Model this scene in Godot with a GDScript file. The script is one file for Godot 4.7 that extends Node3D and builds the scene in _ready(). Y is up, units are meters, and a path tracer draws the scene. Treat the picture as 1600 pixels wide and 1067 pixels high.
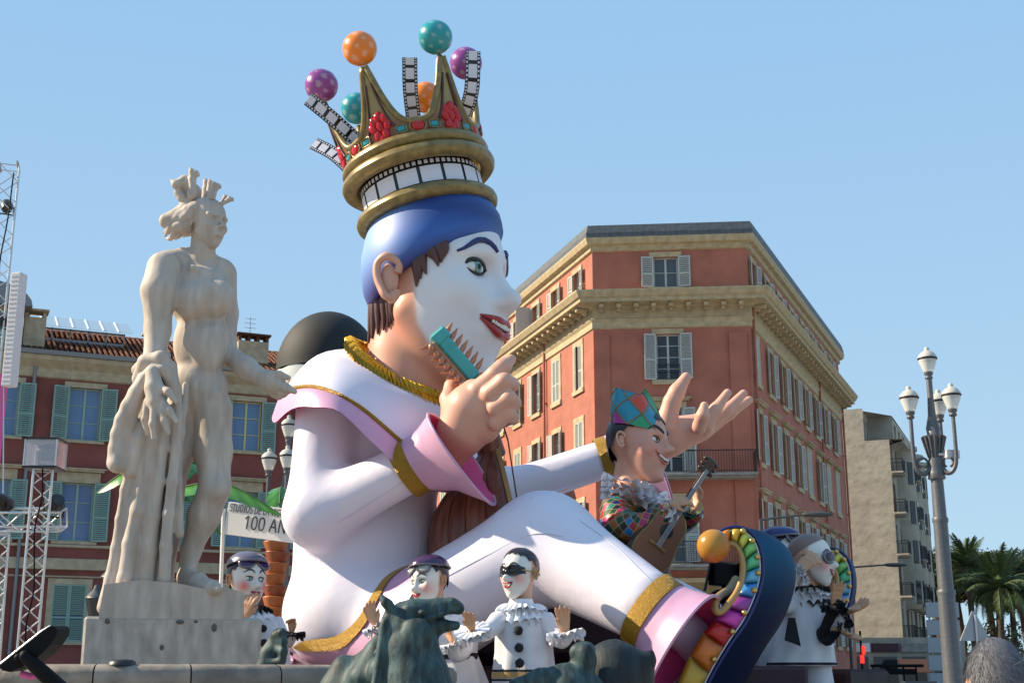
extends Node3D
# A carnival square: giant seated clown float, a stone statue with bronze horses, town houses, lamps and palms.

class MB:
	var v := PackedVector3Array()
	var c := PackedColorArray()
	var uv := PackedVector2Array()
	var nn := PackedVector3Array()
	var ix := PackedInt32Array()
	var col := Color(1, 1, 1)
	func vert(p: Vector3, t := Vector2.ZERO) -> int:
		v.append(p); c.append(col); uv.append(t)
		return v.size() - 1
	func tri(a: int, b: int, d: int) -> void:
		ix.append(a); ix.append(b); ix.append(d)
	func quad(a: int, b: int, d: int, e: int) -> void:
		tri(a, b, d); tri(a, d, e)
	func face(a: Vector3, b: Vector3, d: Vector3, e: Vector3) -> void:
		quad(vert(a, Vector2(0, 0)), vert(b, Vector2(1, 0)), vert(d, Vector2(1, 1)), vert(e, Vector2(0, 1)))
	func flat3(a: Vector3, b: Vector3, d: Vector3) -> void:
		tri(vert(a), vert(b), vert(d))
	# turns the faces added since i0 outwards from the middle of the points added since v0
	func outward(v0: int, i0: int) -> void:
		var mid := Vector3.ZERO
		for i in range(v0, v.size()): mid += v[i]
		mid /= maxf(1.0, v.size() - v0)
		var s := 0.0
		for i in range(i0, ix.size(), 3):
			var a := v[ix[i]] - mid
			var b := v[ix[i + 1]] - mid
			var d := v[ix[i + 2]] - mid
			s += a.dot(d.cross(b))
		if s < 0.0:
			for i in range(i0, ix.size(), 3):
				var q := ix[i + 1]
				ix[i + 1] = ix[i + 2]
				ix[i + 2] = q
	func box(t: Transform3D, s: Vector3, bev := 0.0) -> void:
		var v0 := v.size()
		var i0 := ix.size()
		var h := s * 0.5
		if bev <= 0.0:
			for ax in 3:
				for sg in [-1.0, 1.0]:
					var n := Vector3.ZERO; n[ax] = sg
					var p := Vector3.ZERO; p[(ax + 1) % 3] = 1.0
					var q := Vector3.ZERO; q[(ax + 2) % 3] = sg
					face(t * ((n - p - q) * h), t * ((n - p + q) * h), t * ((n + p + q) * h), t * ((n + p - q) * h))
		else:
			var e := Vector3(minf(bev, h.x * 0.9), minf(bev, h.y * 0.9), minf(bev, h.z * 0.9))
			var pts := {}
			for i in 8:
				var sg := Vector3(1 if i & 1 else -1, 1 if i & 2 else -1, 1 if i & 4 else -1)
				for ax in 3:
					var w := e * 1.0; w[ax] = 0.0
					pts[[i, ax]] = t * (sg * (h - w))
			for ax in 3:
				var b1 := 1 << ((ax + 1) % 3)
				var b2 := 1 << ((ax + 2) % 3)
				for sg in 2:
					var b0 := (1 << ax) * sg
					if sg: face(pts[[b0, ax]], pts[[b0 | b2, ax]], pts[[b0 | b1 | b2, ax]], pts[[b0 | b1, ax]])
					else: face(pts[[b0, ax]], pts[[b0 | b1, ax]], pts[[b0 | b1 | b2, ax]], pts[[b0 | b2, ax]])
				var a1 := (ax + 1) % 3
				var a2 := (ax + 2) % 3
				for k in 4:
					var base := (b1 if k & 1 else 0) | (b2 if k & 2 else 0)
					var top := base | (1 << ax)
					var flip := (k == 0 or k == 3)
					if flip: face(pts[[base, a1]], pts[[base, a2]], pts[[top, a2]], pts[[top, a1]])
					else: face(pts[[base, a2]], pts[[base, a1]], pts[[top, a1]], pts[[top, a2]])
			for i in 8:
				var odd := (i & 1) ^ ((i >> 1) & 1) ^ ((i >> 2) & 1)
				if odd: flat3(pts[[i, 0]], pts[[i, 2]], pts[[i, 1]])
				else: flat3(pts[[i, 0]], pts[[i, 1]], pts[[i, 2]])
		outward(v0, i0)
	func bar(a: Vector3, b: Vector3, w: float, d: float, side := Vector3.RIGHT) -> void:
		var y := (b - a).normalized()
		var z := side.cross(y)
		if z.length() < 0.01: z = Vector3(0.2, 0.3, 1).cross(y)
		z = z.normalized()
		var x := y.cross(z)
		box(Transform3D(Basis(x, y, z), (a + b) * 0.5), Vector3(w, a.distance_to(b), d))
	# rows of equally many points; ring joins the last column to the first; two equal rows make a crease
	func grid(rows: Array, ring := true, fix := true) -> void:
		var v0 := v.size()
		var i0 := ix.size()
		var w: int = rows[0].size()
		var nr := rows.size()
		for r in nr:
			var row: PackedVector3Array = rows[r]
			for j in w: vert(row[j], Vector2(float(j) / w, float(r) / maxf(1, nr - 1)))
		for r in nr - 1:
			if rows[r][0].distance_squared_to(rows[r + 1][0]) < 1e-12 and rows[r][w / 2].distance_squared_to(rows[r + 1][w / 2]) < 1e-12: continue
			for j in (w if ring else w - 1):
				var k := (j + 1) % w
				quad(v0 + r * w + j, v0 + r * w + k, v0 + (r + 1) * w + k, v0 + (r + 1) * w + j)
		if fix: outward(v0, i0)
	func cap(row: PackedVector3Array, towards: Vector3) -> void:
		var mid := Vector3.ZERO
		for p in row: mid += p
		mid /= row.size()
		var m := vert(mid)
		var f := vert(row[0])
		for j in row.size() - 1: vert(row[j + 1])
		var w := row.size()
		var up := (row[1] - row[0]).cross(mid - row[0]).dot(towards) > 0.0
		for j in w:
			if up: tri(f + (j + 1) % w, f + j, m)
			else: tri(f + j, f + (j + 1) % w, m)
	# a round or flattened tube along a path
	func tube(path: PackedVector3Array, rad: PackedFloat32Array, sides := 10, caps := true, squash := Vector3.ZERO, sf := 1.0, wob := 0.0) -> void:
		var rows := []
		var last := Vector3.ZERO
		var n := path.size()
		for i in n:
			var d := (path[mini(i + 1, n - 1)] - path[maxi(i - 1, 0)]).normalized()
			if last == Vector3.ZERO:
				last = (Vector3.UP if absf(d.y) < 0.9 else Vector3.RIGHT).cross(d).normalized()
			var x := (last - d * last.dot(d)).normalized()
			last = x
			var y := d.cross(x)
			var r: float = rad[i] if rad.size() == n else rad[0] + (rad[rad.size() - 1] - rad[0]) * i / maxf(1, n - 1)
			var row := PackedVector3Array()
			for j in sides:
				var a := TAU * j / sides
				var o := (x * cos(a) + y * sin(a)) * r * (1.0 + wob * sin(a * 3.0 + i))
				if sf != 1.0: o -= squash * o.dot(squash) * (1.0 - sf)
				row.append(path[i] + o)
			rows.append(row)
		grid(rows)
		if caps:
			cap(rows[0], path[0] - path[1])
			cap(rows[n - 1], path[n - 1] - path[n - 2])
	func lathe(t: Transform3D, prof: Array, sides := 20, from := 0.0, to := TAU) -> void:
		var rows := []
		var full := absf(to - from - TAU) < 1e-4
		for p in prof:
			var row := PackedVector3Array()
			for j in (sides if full else sides + 1):
				var a := from + (to - from) * j / sides
				row.append(t * Vector3(p.x * cos(a), p.y, p.x * sin(a)))
			rows.append(row)
		grid(rows, full)
	func ell(t: Transform3D, nu := 16, nv := 10) -> void:
		var pr := []
		for i in nv + 1:
			var a := -PI / 2 + PI * i / nv
			pr.append(Vector2(maxf(cos(a), 1e-4), sin(a)))
		lathe(t, pr, nu)
	func ball(p: Vector3, r: float, nu := 16, nv := 10) -> void:
		ell(Transform3D(Basis.from_scale(Vector3(r, r, r)), p), nu, nv)
	# an outline given a thickness: pts in the plane x, y of t, front at z = +d/2
	func slab(t: Transform3D, pts: PackedVector2Array, d: float) -> void:
		var id := Geometry2D.triangulate_polygon(pts)
		var v0 := v.size()
		var i0 := ix.size()
		for s in [0.5, -0.5]:
			var f := v.size()
			for p in pts: vert(t * Vector3(p.x, p.y, d * s), p)
			for k in range(0, id.size(), 3):
				var a := pts[id[k]]
				var b := pts[id[k + 1]]
				var e := pts[id[k + 2]]
				if ((b - a).cross(e - a) > 0.0) == (s > 0.0): tri(f + id[k], f + id[k + 2], f + id[k + 1])
				else: tri(f + id[k], f + id[k + 1], f + id[k + 2])
		var m := pts.size()
		var ccw := not Geometry2D.is_polygon_clockwise(pts)
		for j in m:
			var a := pts[j]
			var b := pts[(j + 1) % m]
			if not ccw:
				var q := a; a = b; b = q
			face(t * Vector3(a.x, a.y, d / 2), t * Vector3(b.x, b.y, d / 2), t * Vector3(b.x, b.y, -d / 2), t * Vector3(a.x, a.y, -d / 2))
	func mesh(off := Vector3.ZERO) -> ArrayMesh:
		var n := PackedVector3Array()
		n.resize(v.size())
		for i in range(0, ix.size(), 3):
			var a := ix[i]
			var b := ix[i + 1]
			var d := ix[i + 2]
			var q := (v[d] - v[a]).cross(v[b] - v[a])
			n[a] += q; n[b] += q; n[d] += q
		var pv := v.duplicate()
		for i in v.size():
			n[i] = n[i].normalized() if n[i].length_squared() > 1e-20 else Vector3.UP
			pv[i] = v[i] - off
		var ar := []
		ar.resize(Mesh.ARRAY_MAX)
		ar[Mesh.ARRAY_VERTEX] = pv
		ar[Mesh.ARRAY_NORMAL] = n
		ar[Mesh.ARRAY_COLOR] = c
		ar[Mesh.ARRAY_TEX_UV] = uv
		ar[Mesh.ARRAY_INDEX] = ix
		var m := ArrayMesh.new()
		m.add_surface_from_arrays(Mesh.PRIMITIVE_TRIANGLES, ar)
		return m

# A sculpted body: rounded bones and ellipsoids joined by a smooth minimum and meshed with surface nets
class Clay:
	var prims := []
	var k := 20.0
	var h := 0.05
	func _init(cell: float, sharp: float) -> void:
		h = cell; k = sharp
	func cap(a: Vector3, b: Vector3, ra: float, rb: float, sq := Vector3.ZERO, sf := 1.0) -> void:
		prims.append([0, a, b, ra, rb, sq, 1.0 / sf - 1.0])
	func chain(p: Array, r: Array) -> void:
		for i in p.size() - 1: cap(p[i], p[i + 1], r[i], r[i + 1])
	func ell(p: Vector3, r: Vector3, b := Basis()) -> void:
		var q := b.orthonormalized().transposed()
		prims.append([1, p, r, q, 0, 0, 0])
	func cut(p: Vector3, r: Vector3, b := Basis()) -> void:
		var q := b.orthonormalized().transposed()
		prims.append([2, p, r, q, 0, 0, 0])
	func dist(pr: Array, p: Vector3) -> float:
		if pr[0] == 0:
			var a: Vector3 = pr[1]
			var ba: Vector3 = pr[2] - a
			var q := p - a
			var w: float = pr[6]
			if w != 0.0:
				var s: Vector3 = pr[5]
				q += s * (s.dot(q) - s.dot(ba) * clampf(q.dot(ba) / ba.length_squared(), 0, 1)) * w
			var t := clampf(q.dot(ba) / ba.length_squared(), 0.0, 1.0)
			return (q - ba * t).length() - lerpf(pr[3], pr[4], t)
		var r: Vector3 = pr[2]
		var bq: Basis = pr[3]
		var u: Vector3 = bq * (p - pr[1])
		var e: Vector3 = u / r
		var k0 := e.length()
		return k0 * (k0 - 1.0) / maxf((e / r).length(), 1e-6)
	func at(p: Vector3) -> float:   # above 0 inside
		var s := 0.0
		for pr in prims:
			if pr[0] == 2: s = 1.0 / (1.0 / maxf(s, 1e-12) + exp(-k * dist(pr, p)))
			else: s += exp(-k * dist(pr, p))
		return log(maxf(s, 1e-12)) / k
	func hit(o: Vector3, d: Vector3, far := 2.0) -> Vector3:   # first surface point along d
		var t := 0.0
		for i in 90:
			var f := -at(o + d * t)
			if f < 0.0005: break
			t += maxf(f * 0.7, 0.0005)
			if t > far: break
		return o + d * t
	func mesh(mb: MB, paint = null) -> void:
		var m := maxf(4.5 / k, h * 1.5)
		var lo := Vector3(1e9, 1e9, 1e9)
		var hi := -lo
		var boxes := []
		for pr in prims:
			var a: Vector3
			var b: Vector3
			if pr[0] == 0:
				var ra := Vector3.ONE * float(pr[3])
				var rb := Vector3.ONE * float(pr[4])
				a = (pr[1] - ra).min(pr[2] - rb)
				b = (pr[1] + ra).max(pr[2] + rb)
			else:
				var q: Basis = pr[3].transposed()
				var r: Vector3 = pr[2]
				var e := Vector3.ZERO
				for i in 3: e[i] = sqrt((q.x[i] * r.x) ** 2 + (q.y[i] * r.y) ** 2 + (q.z[i] * r.z) ** 2)
				a = pr[1] - e
				b = pr[1] + e
			boxes.append([a - Vector3.ONE * m, b + Vector3.ONE * m])
			if pr[0] != 2:
				lo = lo.min(a); hi = hi.max(b)
		lo -= Vector3.ONE * (m + h)
		hi += Vector3.ONE * (m + h)
		var nx := int((hi.x - lo.x) / h) + 2
		var ny := int((hi.y - lo.y) / h) + 2
		var nz := int((hi.z - lo.z) / h) + 2
		var acc := PackedFloat32Array()
		acc.resize(nx * ny * nz)
		var pi := 0
		for pr in prims:
			var bx: Array = boxes[pi]
			pi += 1
			var ia: Vector3 = ((bx[0] - lo) / h).floor()
			var ib: Vector3 = ((bx[1] - lo) / h).ceil()
			var x0 := maxi(0, int(ia.x)); var x1 := mini(nx - 1, int(ib.x))
			var y0 := maxi(0, int(ia.y)); var y1 := mini(ny - 1, int(ib.y))
			var z0 := maxi(0, int(ia.z)); var z1 := mini(nz - 1, int(ib.z))
			var kind: int = pr[0]
			if kind == 0:
				var a: Vector3 = pr[1]
				var ba: Vector3 = pr[2] - a
				var l2 := 1.0 / maxf(ba.length_squared(), 1e-9)
				var ra: float = pr[3]
				var dr: float = pr[4] - ra
				var s: Vector3 = pr[5]
				var w: float = pr[6]
				var sba := s.dot(ba)
				for z in range(z0, z1 + 1):
					for y in range(y0, y1 + 1):
						var row := (z * ny + y) * nx
						for x in range(x0, x1 + 1):
							var q := Vector3(lo.x + x * h, lo.y + y * h, lo.z + z * h) - a
							if w != 0.0: q += s * ((s.dot(q) - sba * clampf(q.dot(ba) * l2, 0.0, 1.0)) * w)
							var t := clampf(q.dot(ba) * l2, 0.0, 1.0)
							var d := (q - ba * t).length() - ra - dr * t
							if d < m: acc[row + x] += exp(-k * d)
			else:
				var r: Vector3 = pr[2]
				var ir := Vector3.ONE / r
				var bq: Basis = pr[3]
				var o: Vector3 = pr[1]
				for z in range(z0, z1 + 1):
					for y in range(y0, y1 + 1):
						var row := (z * ny + y) * nx
						for x in range(x0, x1 + 1):
							var e := (bq * (Vector3(lo.x + x * h, lo.y + y * h, lo.z + z * h) - o)) * ir
							var k0 := e.length()
							var d := k0 * (k0 - 1.0) / maxf((e * ir).length(), 1e-6)
							if kind == 2:
								if d < m: acc[row + x] = 1.0 / (1.0 / maxf(acc[row + x], 1e-12) + exp(-k * d))
							elif d < m: acc[row + x] += exp(-k * d)
		var ids := {}
		var sx := 1; var sy := nx; var sz := nx * ny
		var cor := [0, sx, sy, sx + sy, sz, sx + sz, sy + sz, sx + sy + sz]
		var edges := [[0, 1], [2, 3], [4, 5], [6, 7], [0, 2], [1, 3], [4, 6], [5, 7], [0, 4], [1, 5], [2, 6], [3, 7]]
		var dirs := [[sx, -1, sy, sz], [-sx, 1, sy, sz], [sy, -1, sz, sx], [-sy, 1, sz, sx], [sz, -1, sx, sy], [-sz, 1, sx, sy]]
		var quads := PackedInt32Array()
		var floor_ := 1e-9
		for i in acc.size():
			if acc[i] < 1.0: continue
			for q in dirs:
				var o: int = q[0]
				if acc[i + o] >= 1.0: continue
				var e: int = i if o > 0 else i + o    # the lower corner of the edge
				var u: int = q[2]
				var w: int = q[3]
				# cells round the edge
				var c00 := e - u - w; var c10 := e - w; var c11 := e; var c01 := e - u
				if o > 0: quads.append_array([c00, c01, c11, c10])
				else: quads.append_array([c00, c10, c11, c01])
		var out := PackedInt32Array()
		for qi in quads.size():
			var ci := quads[qi]
			if not ids.has(ci):
				var f := []
				for o in cor: f.append(log(maxf(acc[ci + o], floor_)))
				var sum := Vector3.ZERO
				var cnt := 0
				for ed in edges:
					var fa: float = f[ed[0]]
					var fb: float = f[ed[1]]
					if (fa >= 0.0) != (fb >= 0.0):
						var t := fa / (fa - fb)
						var a: int = ed[0]
						var b: int = ed[1]
						sum += Vector3(a & 1, (a >> 1) & 1, (a >> 2) & 1).lerp(Vector3(b & 1, (b >> 1) & 1, (b >> 2) & 1), t)
						cnt += 1
				var base := Vector3(ci % nx, (ci / nx) % ny, ci / (nx * ny))
				var p := lo + (base + sum / maxf(1, cnt)) * h
				if paint: mb.col = paint.call(p)
				ids[ci] = mb.vert(p)
			out.append(ids[ci])
		for qi in range(0, out.size(), 4): mb.quad(out[qi], out[qi + 1], out[qi + 2], out[qi + 3])

var rng := RandomNumberGenerator.new()
var used := {}
var M := {}
var cache := {}

func numbered(called: String) -> String:
	var n: int = used.get(called, -1) + 1
	used[called] = n
	return called if n == 0 else "%s_%03d" % [called, n]

func lin(r: float, g: float, b: float) -> Color:
	return Color(r, g, b).linear_to_srgb()

func mat(key: String, r: float, g: float, b: float, rough := 0.8, metal := 0.0, vc := false) -> StandardMaterial3D:
	var m := StandardMaterial3D.new()
	m.resource_name = key
	m.albedo_color = lin(r, g, b)
	m.roughness = rough
	m.metallic = metal
	m.vertex_color_use_as_albedo = vc
	M[key] = m
	return m

func noise_tex(freq: float, lo: Color, hi: Color, seed_ := 1, octaves := 4, size := 256, normal := false, bump := 4.0) -> NoiseTexture2D:
	var f := FastNoiseLite.new()
	f.seed = seed_
	f.frequency = freq
	f.noise_type = FastNoiseLite.TYPE_SIMPLEX_SMOOTH
	f.fractal_octaves = octaves
	var t := NoiseTexture2D.new()
	t.width = size; t.height = size
	t.seamless = true
	t.noise = f
	if normal:
		t.as_normal_map = true
		t.bump_strength = bump
	else:
		var g := Gradient.new()
		g.set_color(0, lo); g.set_color(1, hi)
		t.color_ramp = g
	return t

# wear: grain over the whole surface, scale in repeats per metre
func grain(m: StandardMaterial3D, scale: float, lo := 0.75, freq := 0.02, seed_ := 1, bump := 0.0, tint := Color(1, 1, 1)) -> void:
	m.albedo_texture = noise_tex(freq, Color(lo, lo, lo) * tint, Color(1, 1, 1), seed_)
	m.uv1_triplanar = true
	m.uv1_world_triplanar = true
	m.uv1_scale = Vector3.ONE * scale
	if bump > 0.0:
		m.normal_enabled = true
		m.normal_texture = noise_tex(freq * 2.0, Color.BLACK, Color.WHITE, seed_ + 7, 4, 256, true, 6.0)
		m.normal_scale = bump

func thing(called: String, label: String, category: String, at: Vector3, group := "") -> Node3D:
	var o := Node3D.new()
	o.name = numbered(called)
	add_child(o)
	o.position = at
	return tag(o, label, category, group)

func tag(o: Node3D, label: String, category: String, group := "") -> Node3D:
	o.set_meta("label", label)
	o.set_meta("category", category)
	if group: o.set_meta("group", group)
	return o

# commits a mesh as one named part; vertices are given in world coordinates unless local
func part(parent: Node3D, called: String, mb, m: Material, local := false) -> MeshInstance3D:
	var o := MeshInstance3D.new()
	o.name = called if parent != self else StringName(numbered(called))
	var ms: ArrayMesh = mb if mb is ArrayMesh else mb.mesh(Vector3.ZERO if local or parent == self else parent.global_position)
	o.mesh = ms
	o.material_override = m
	parent.add_child(o, true)
	return o

func struct(called: String, mb, m: Material) -> MeshInstance3D:
	var o := part(self, called, mb, m)
	o.set_meta("kind", "structure")
	return o

func again(parent: Node3D, called: String, mesh: Mesh, m: Material, t: Transform3D) -> MeshInstance3D:
	var o := MeshInstance3D.new()
	o.name = called
	o.mesh = mesh
	o.material_override = m
	o.transform = t
	parent.add_child(o, true)
	return o

func V(x: float, y: float, z: float) -> Vector3:
	return Vector3(x, y, z)

func PV(a: Array) -> PackedVector3Array:
	return PackedVector3Array(a)

func PF(a: Array) -> PackedFloat32Array:
	return PackedFloat32Array(a)

func frame(x: Vector3, y: Vector3, o: Vector3) -> Transform3D:
	x = x.normalized()
	var z := x.cross(y).normalized()
	return Transform3D(Basis(x, z.cross(x), z), o)

func smooth(p: Array, n: int) -> PackedVector3Array:   # Catmull-Rom through the points
	var out := PackedVector3Array()
	var m := p.size()
	for i in m - 1:
		var a: Vector3 = p[maxi(i - 1, 0)]
		var b: Vector3 = p[i]
		var d: Vector3 = p[i + 1]
		var e: Vector3 = p[mini(i + 2, m - 1)]
		for s in n: out.append(b.cubic_interpolate(d, a, e, float(s) / n))
	out.append(p[m - 1])
	return out

func mixf(a: Array, t: float) -> float:   # looks a list of numbers up at t in 0..1
	var x := clampf(t, 0, 1) * (a.size() - 1)
	var i := mini(int(x), a.size() - 2)
	return lerpf(a[i], a[i + 1], x - i)


func _ready() -> void:
	rng.seed = 7
	# ----- camera, sky, sun, exposure -----
	var cam := Camera3D.new()
	cam.name = "view_camera"
	cam.position = V(0, 1.6, 0)
	cam.rotation_degrees = V(14.2, 0, 0)
	cam.fov = 29.22
	cam.near = 0.1
	cam.far = 3000.0
	add_child(cam)
	cam.current = true
	var sky := ProceduralSkyMaterial.new()
	sky.sky_top_color = Color(0.455, 0.602, 0.748)
	sky.sky_horizon_color = Color(0.615, 0.717, 0.77)
	sky.sky_curve = 0.22
	sky.sun_angle_max = 1.0
	sky.ground_horizon_color = Color(0.6, 0.6, 0.58)
	sky.ground_bottom_color = Color(0.4, 0.39, 0.37)
	var env := Environment.new()
	env.background_mode = Environment.BG_SKY
	env.sky = Sky.new()
	env.sky.sky_material = sky
	env.tonemap_mode = Environment.TONE_MAPPER_LINEAR
	env.tonemap_exposure = 1.62
	env.sdfgi_enabled = true
	env.ssao_enabled = true
	env.ssil_enabled = true
	var we := WorldEnvironment.new()
	we.name = "world"
	we.environment = env
	add_child(we)
	var sun := DirectionalLight3D.new()
	sun.name = "sun"
	sun.light_energy = 1.6
	sun.light_color = Color(1.0, 0.93, 0.82)
	sun.light_angular_distance = 0.5
	sun.shadow_enabled = true
	var el := deg_to_rad(34.0)
	var az := deg_to_rad(6.0)
	sun.look_at_from_position(V(-cos(az) * cos(el), sin(el), -sin(az) * cos(el)) * 50.0, Vector3.ZERO)
	add_child(sun)
	materials()
	# ----- ground -----
	var mb := MB.new()
	mb.face(V(-1500, 0, 40), V(-1500, 0, -2500), V(1500, 0, -2500), V(1500, 0, 40))
	struct("ground", mb, M.paving)
	# ----- buildings -----
	red_building()
	orange_building()
	grey_building()
	# ----- trees -----
	for q in [[Vector3(40.701, 2.209, -118.000), 10.7, 3.4, "tall palm whose fronds rise above the flat pine crowns", 1], [Vector3(36.437, 2.116, -100.000), 7.6, 3.9, "broad palm with drooping fronds in front of the pines", 2], [Vector3(48.725, 2.271, -130.000), 9.0, 3.4, "small palm at the right edge behind the broad palm", 3]]:
		palm(V(q[0].x, 0, q[0].z), q[1], q[2], q[3], q[4])
	for q in [[Vector3(41.692, 2.245, -125.000), 12.9, 6.2, "umbrella pine with a reddish leaning trunk behind the tall lamp", 11], [Vector3(47.158, 2.281, -132.000), 13.4, 6.6, "umbrella pine between the two palms", 12], [Vector3(40.688, 2.260, -128.000), 12.2, 4.6, "umbrella pine next to the pale apartment house", 13], [Vector3(45.831, 2.219, -120.000), 11.0, 3.6, "umbrella pine cut off by the right edge", 14]]:
		pine(V(q[0].x, 0, q[0].z), q[1], q[2], q[3], q[4])
	hedge()
	# ----- lamps -----
	var lamp := street_lamp(V(Vector3(11.751, 1.786, -36.000).x, 0, -36), Vector3(11.741, 10.215, -36.000).y - 0.35, "tall grey street lamp with a crown of frosted lanterns at the right", [PI, 0.7, -0.9])
	mb = MB.new()
	var cb := Vector3(12.135, 7.443, -35.800)
	mb.box(Transform3D(Basis(Vector3.UP, 0.25), cb), V(0.42, 0.24, 0.22), 0.02)
	mb.tube(PV([cb - V(0.35, 0, 0), cb]), PF([0.04]), 6)
	part(lamp, "camera_box", mb, M.speaker_white)
	street_lamp(V(Vector3(-7.440, 2.618, -43.000).x, 0, -43), Vector3(-7.729, 9.263, -43.000).y, "grey street lamp half hidden behind the clown's near arm", [PI * 0.97, PI * 0.45, -PI * 0.5])
	cable_lamp(Vector3(11.535, 8.495, -61.000), Vector3(13.929, 8.762, -61.000), "slender street light whose arm reaches right above the curled shoe")
	cable_lamp(Vector3(20.172, 7.752, -80.000), Vector3(22.891, 7.943, -80.000), "slender street light in front of the blank pale wall")
	small_lantern_post(Vector3(-15.117, 4.779, -50.000), "upper dark lantern left of the statue's plinth")
	small_lantern_post(Vector3(-14.986, 3.903, -48.000), "lower dark lantern left of the pedestal")
	# ----- the float -----
	float_platform()
	giant()
	crown()
	mandolin()
	harlequin()
	clowns()
	black_hat()
	banner()
	# ----- the fountain -----
	statue()
	fountain_wall()
	horses()
	# ----- small things -----
	stage_gear()
	far_right()

func materials() -> void:
	grain(mat("paving", 0.5, 0.46, 0.41, 0.9), 0.3, 0.7)
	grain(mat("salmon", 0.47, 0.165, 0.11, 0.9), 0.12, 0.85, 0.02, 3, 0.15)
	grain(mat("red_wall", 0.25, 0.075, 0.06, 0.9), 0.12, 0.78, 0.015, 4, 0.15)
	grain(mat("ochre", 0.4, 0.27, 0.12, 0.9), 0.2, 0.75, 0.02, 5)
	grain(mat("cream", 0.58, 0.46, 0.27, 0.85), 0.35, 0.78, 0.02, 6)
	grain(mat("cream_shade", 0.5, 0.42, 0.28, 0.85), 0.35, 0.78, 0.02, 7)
	grain(mat("grey_wall", 0.44, 0.40, 0.32, 0.9), 0.11, 0.84, 0.02, 8, 0.2)
	grain(mat("stone_grey", 0.36, 0.34, 0.3, 0.85), 0.4, 0.75)
	grain(mat("slate", 0.12, 0.13, 0.14, 0.6), 0.6, 0.7)
	mat("zinc", 0.2, 0.21, 0.22, 0.5, 0.4)
	grain(mat("tile_base", 0.16, 0.06, 0.035, 0.9), 0.5, 0.6)
	mat("tiles", 1, 1, 1, 0.85, 0, true)
	mat("shutter_grey", 0.42, 0.45, 0.41, 0.6)
	mat("shutter_green", 0.19, 0.32, 0.28, 0.6)
	mat("window_grey", 0.48, 0.48, 0.44, 0.5)
	mat("window_green", 0.24, 0.36, 0.29, 0.5)
	mat("window_yellow", 0.5, 0.46, 0.2, 0.5)
	mat("glass_dark", 0.025, 0.03, 0.035, 0.08)
	mat("glass_mid", 0.07, 0.085, 0.1, 0.1)
	mat("curtain", 0.42, 0.41, 0.38, 0.5)
	mat("glass_blue", 0.1, 0.18, 0.32, 0.08)
	var gr := mat("glass_roof", 0.5, 0.55, 0.55, 0.1)
	gr.transparency = BaseMaterial3D.TRANSPARENCY_ALPHA
	gr.albedo_color.a = 0.45
	var cp := mat("clear_pane", 0.8, 0.8, 0.85, 0.05)
	cp.transparency = BaseMaterial3D.TRANSPARENCY_ALPHA
	cp.albedo_color.a = 0.2
	mat("iron", 0.02, 0.021, 0.024, 0.5, 0.3)
	mat("brown_wood", 0.12, 0.05, 0.025, 0.6)
	grain(mat("lamp_iron", 0.15, 0.155, 0.165, 0.45, 0.3), 2.0, 0.8)
	mat("lamp_cap", 0.5, 0.48, 0.42, 0.5)
	mat("lamp_dark", 0.06, 0.065, 0.07, 0.5, 0.2)
	var lg := mat("lantern_glass", 0.78, 0.78, 0.72, 0.35)
	lg.transparency = BaseMaterial3D.TRANSPARENCY_ALPHA
	lg.albedo_color.a = 0.72
	mat("alu", 0.6, 0.6, 0.6, 0.35, 0.85)
	mat("black", 0.012, 0.012, 0.013, 0.4)
	mat("black_rough", 0.006, 0.006, 0.007, 0.6).metallic_specular = 0.25
	mat("black_gloss", 0.01, 0.01, 0.012, 0.15)
	mat("black_soft", 0.014, 0.014, 0.017, 0.9)
	mat("white_paint", 0.74, 0.74, 0.72, 0.5)
	mat("speaker_white", 0.6, 0.58, 0.58, 0.5)
	mat("speaker_grey", 0.4, 0.38, 0.38, 0.5)
	mat("pink_banner", 0.6, 0.1, 0.3, 0.6)
	mat("leaf", 1, 1, 1, 0.7, 0, true)
	grain(mat("bark", 0.16, 0.09, 0.06, 0.95), 1.0, 0.5)
	grain(mat("palm_bark", 0.14, 0.1, 0.07, 0.95), 1.0, 0.5)
	# float
	var su := mat("suit", 0.8, 0.785, 0.815, 0.68)
	su.albedo_texture = noise_tex(0.008, Color(0.93, 0.93, 1.0), Color(1.0, 0.975, 0.985), 21, 4)
	su.uv1_triplanar = true
	su.uv1_world_triplanar = true
	su.uv1_scale = V(0.13, 0.13, 0.13)
	su.normal_enabled = true
	su.normal_texture = noise_tex(0.012, Color.BLACK, Color.WHITE, 23, 4, 256, true, 8.0)
	su.normal_scale = 0.12
	mat("seam", 0.64, 0.62, 0.7, 0.8)
	grain(mat("pink", 0.72, 0.40, 0.58, 0.42), 0.2, 0.82, 0.012, 22, 0.0, Color(1, 1, 1))
	mat("magenta", 0.7, 0.06, 0.22, 0.45)
	var gl := mat("glitter", 0.78, 0.46, 0.035, 0.35, 0.25)
	gl.normal_enabled = true
	gl.normal_texture = noise_tex(0.25, Color.BLACK, Color.WHITE, 31, 2, 256, true, 18.0)
	gl.normal_scale = 1.0
	gl.uv1_triplanar = true
	gl.uv1_world_triplanar = true
	gl.uv1_scale = V(1.4, 1.4, 1.4)
	gl.albedo_texture = noise_tex(0.2, Color(0.6, 0.55, 0.4), Color(1, 1, 1), 33, 2)
	mat("gold", 0.6, 0.4, 0.12, 0.3, 0.9)
	mat("gold_foil", 0.72, 0.42, 0.02, 0.3, 0.3)
	grain(mat("gold_paint", 0.36, 0.26, 0.09, 0.35, 0.25), 0.6, 0.6, 0.02, 25)
	mat("gold_old", 0.4, 0.24, 0.08, 0.4, 0.2)
	mat("painted", 1, 1, 1, 0.5, 0, true)
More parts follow.
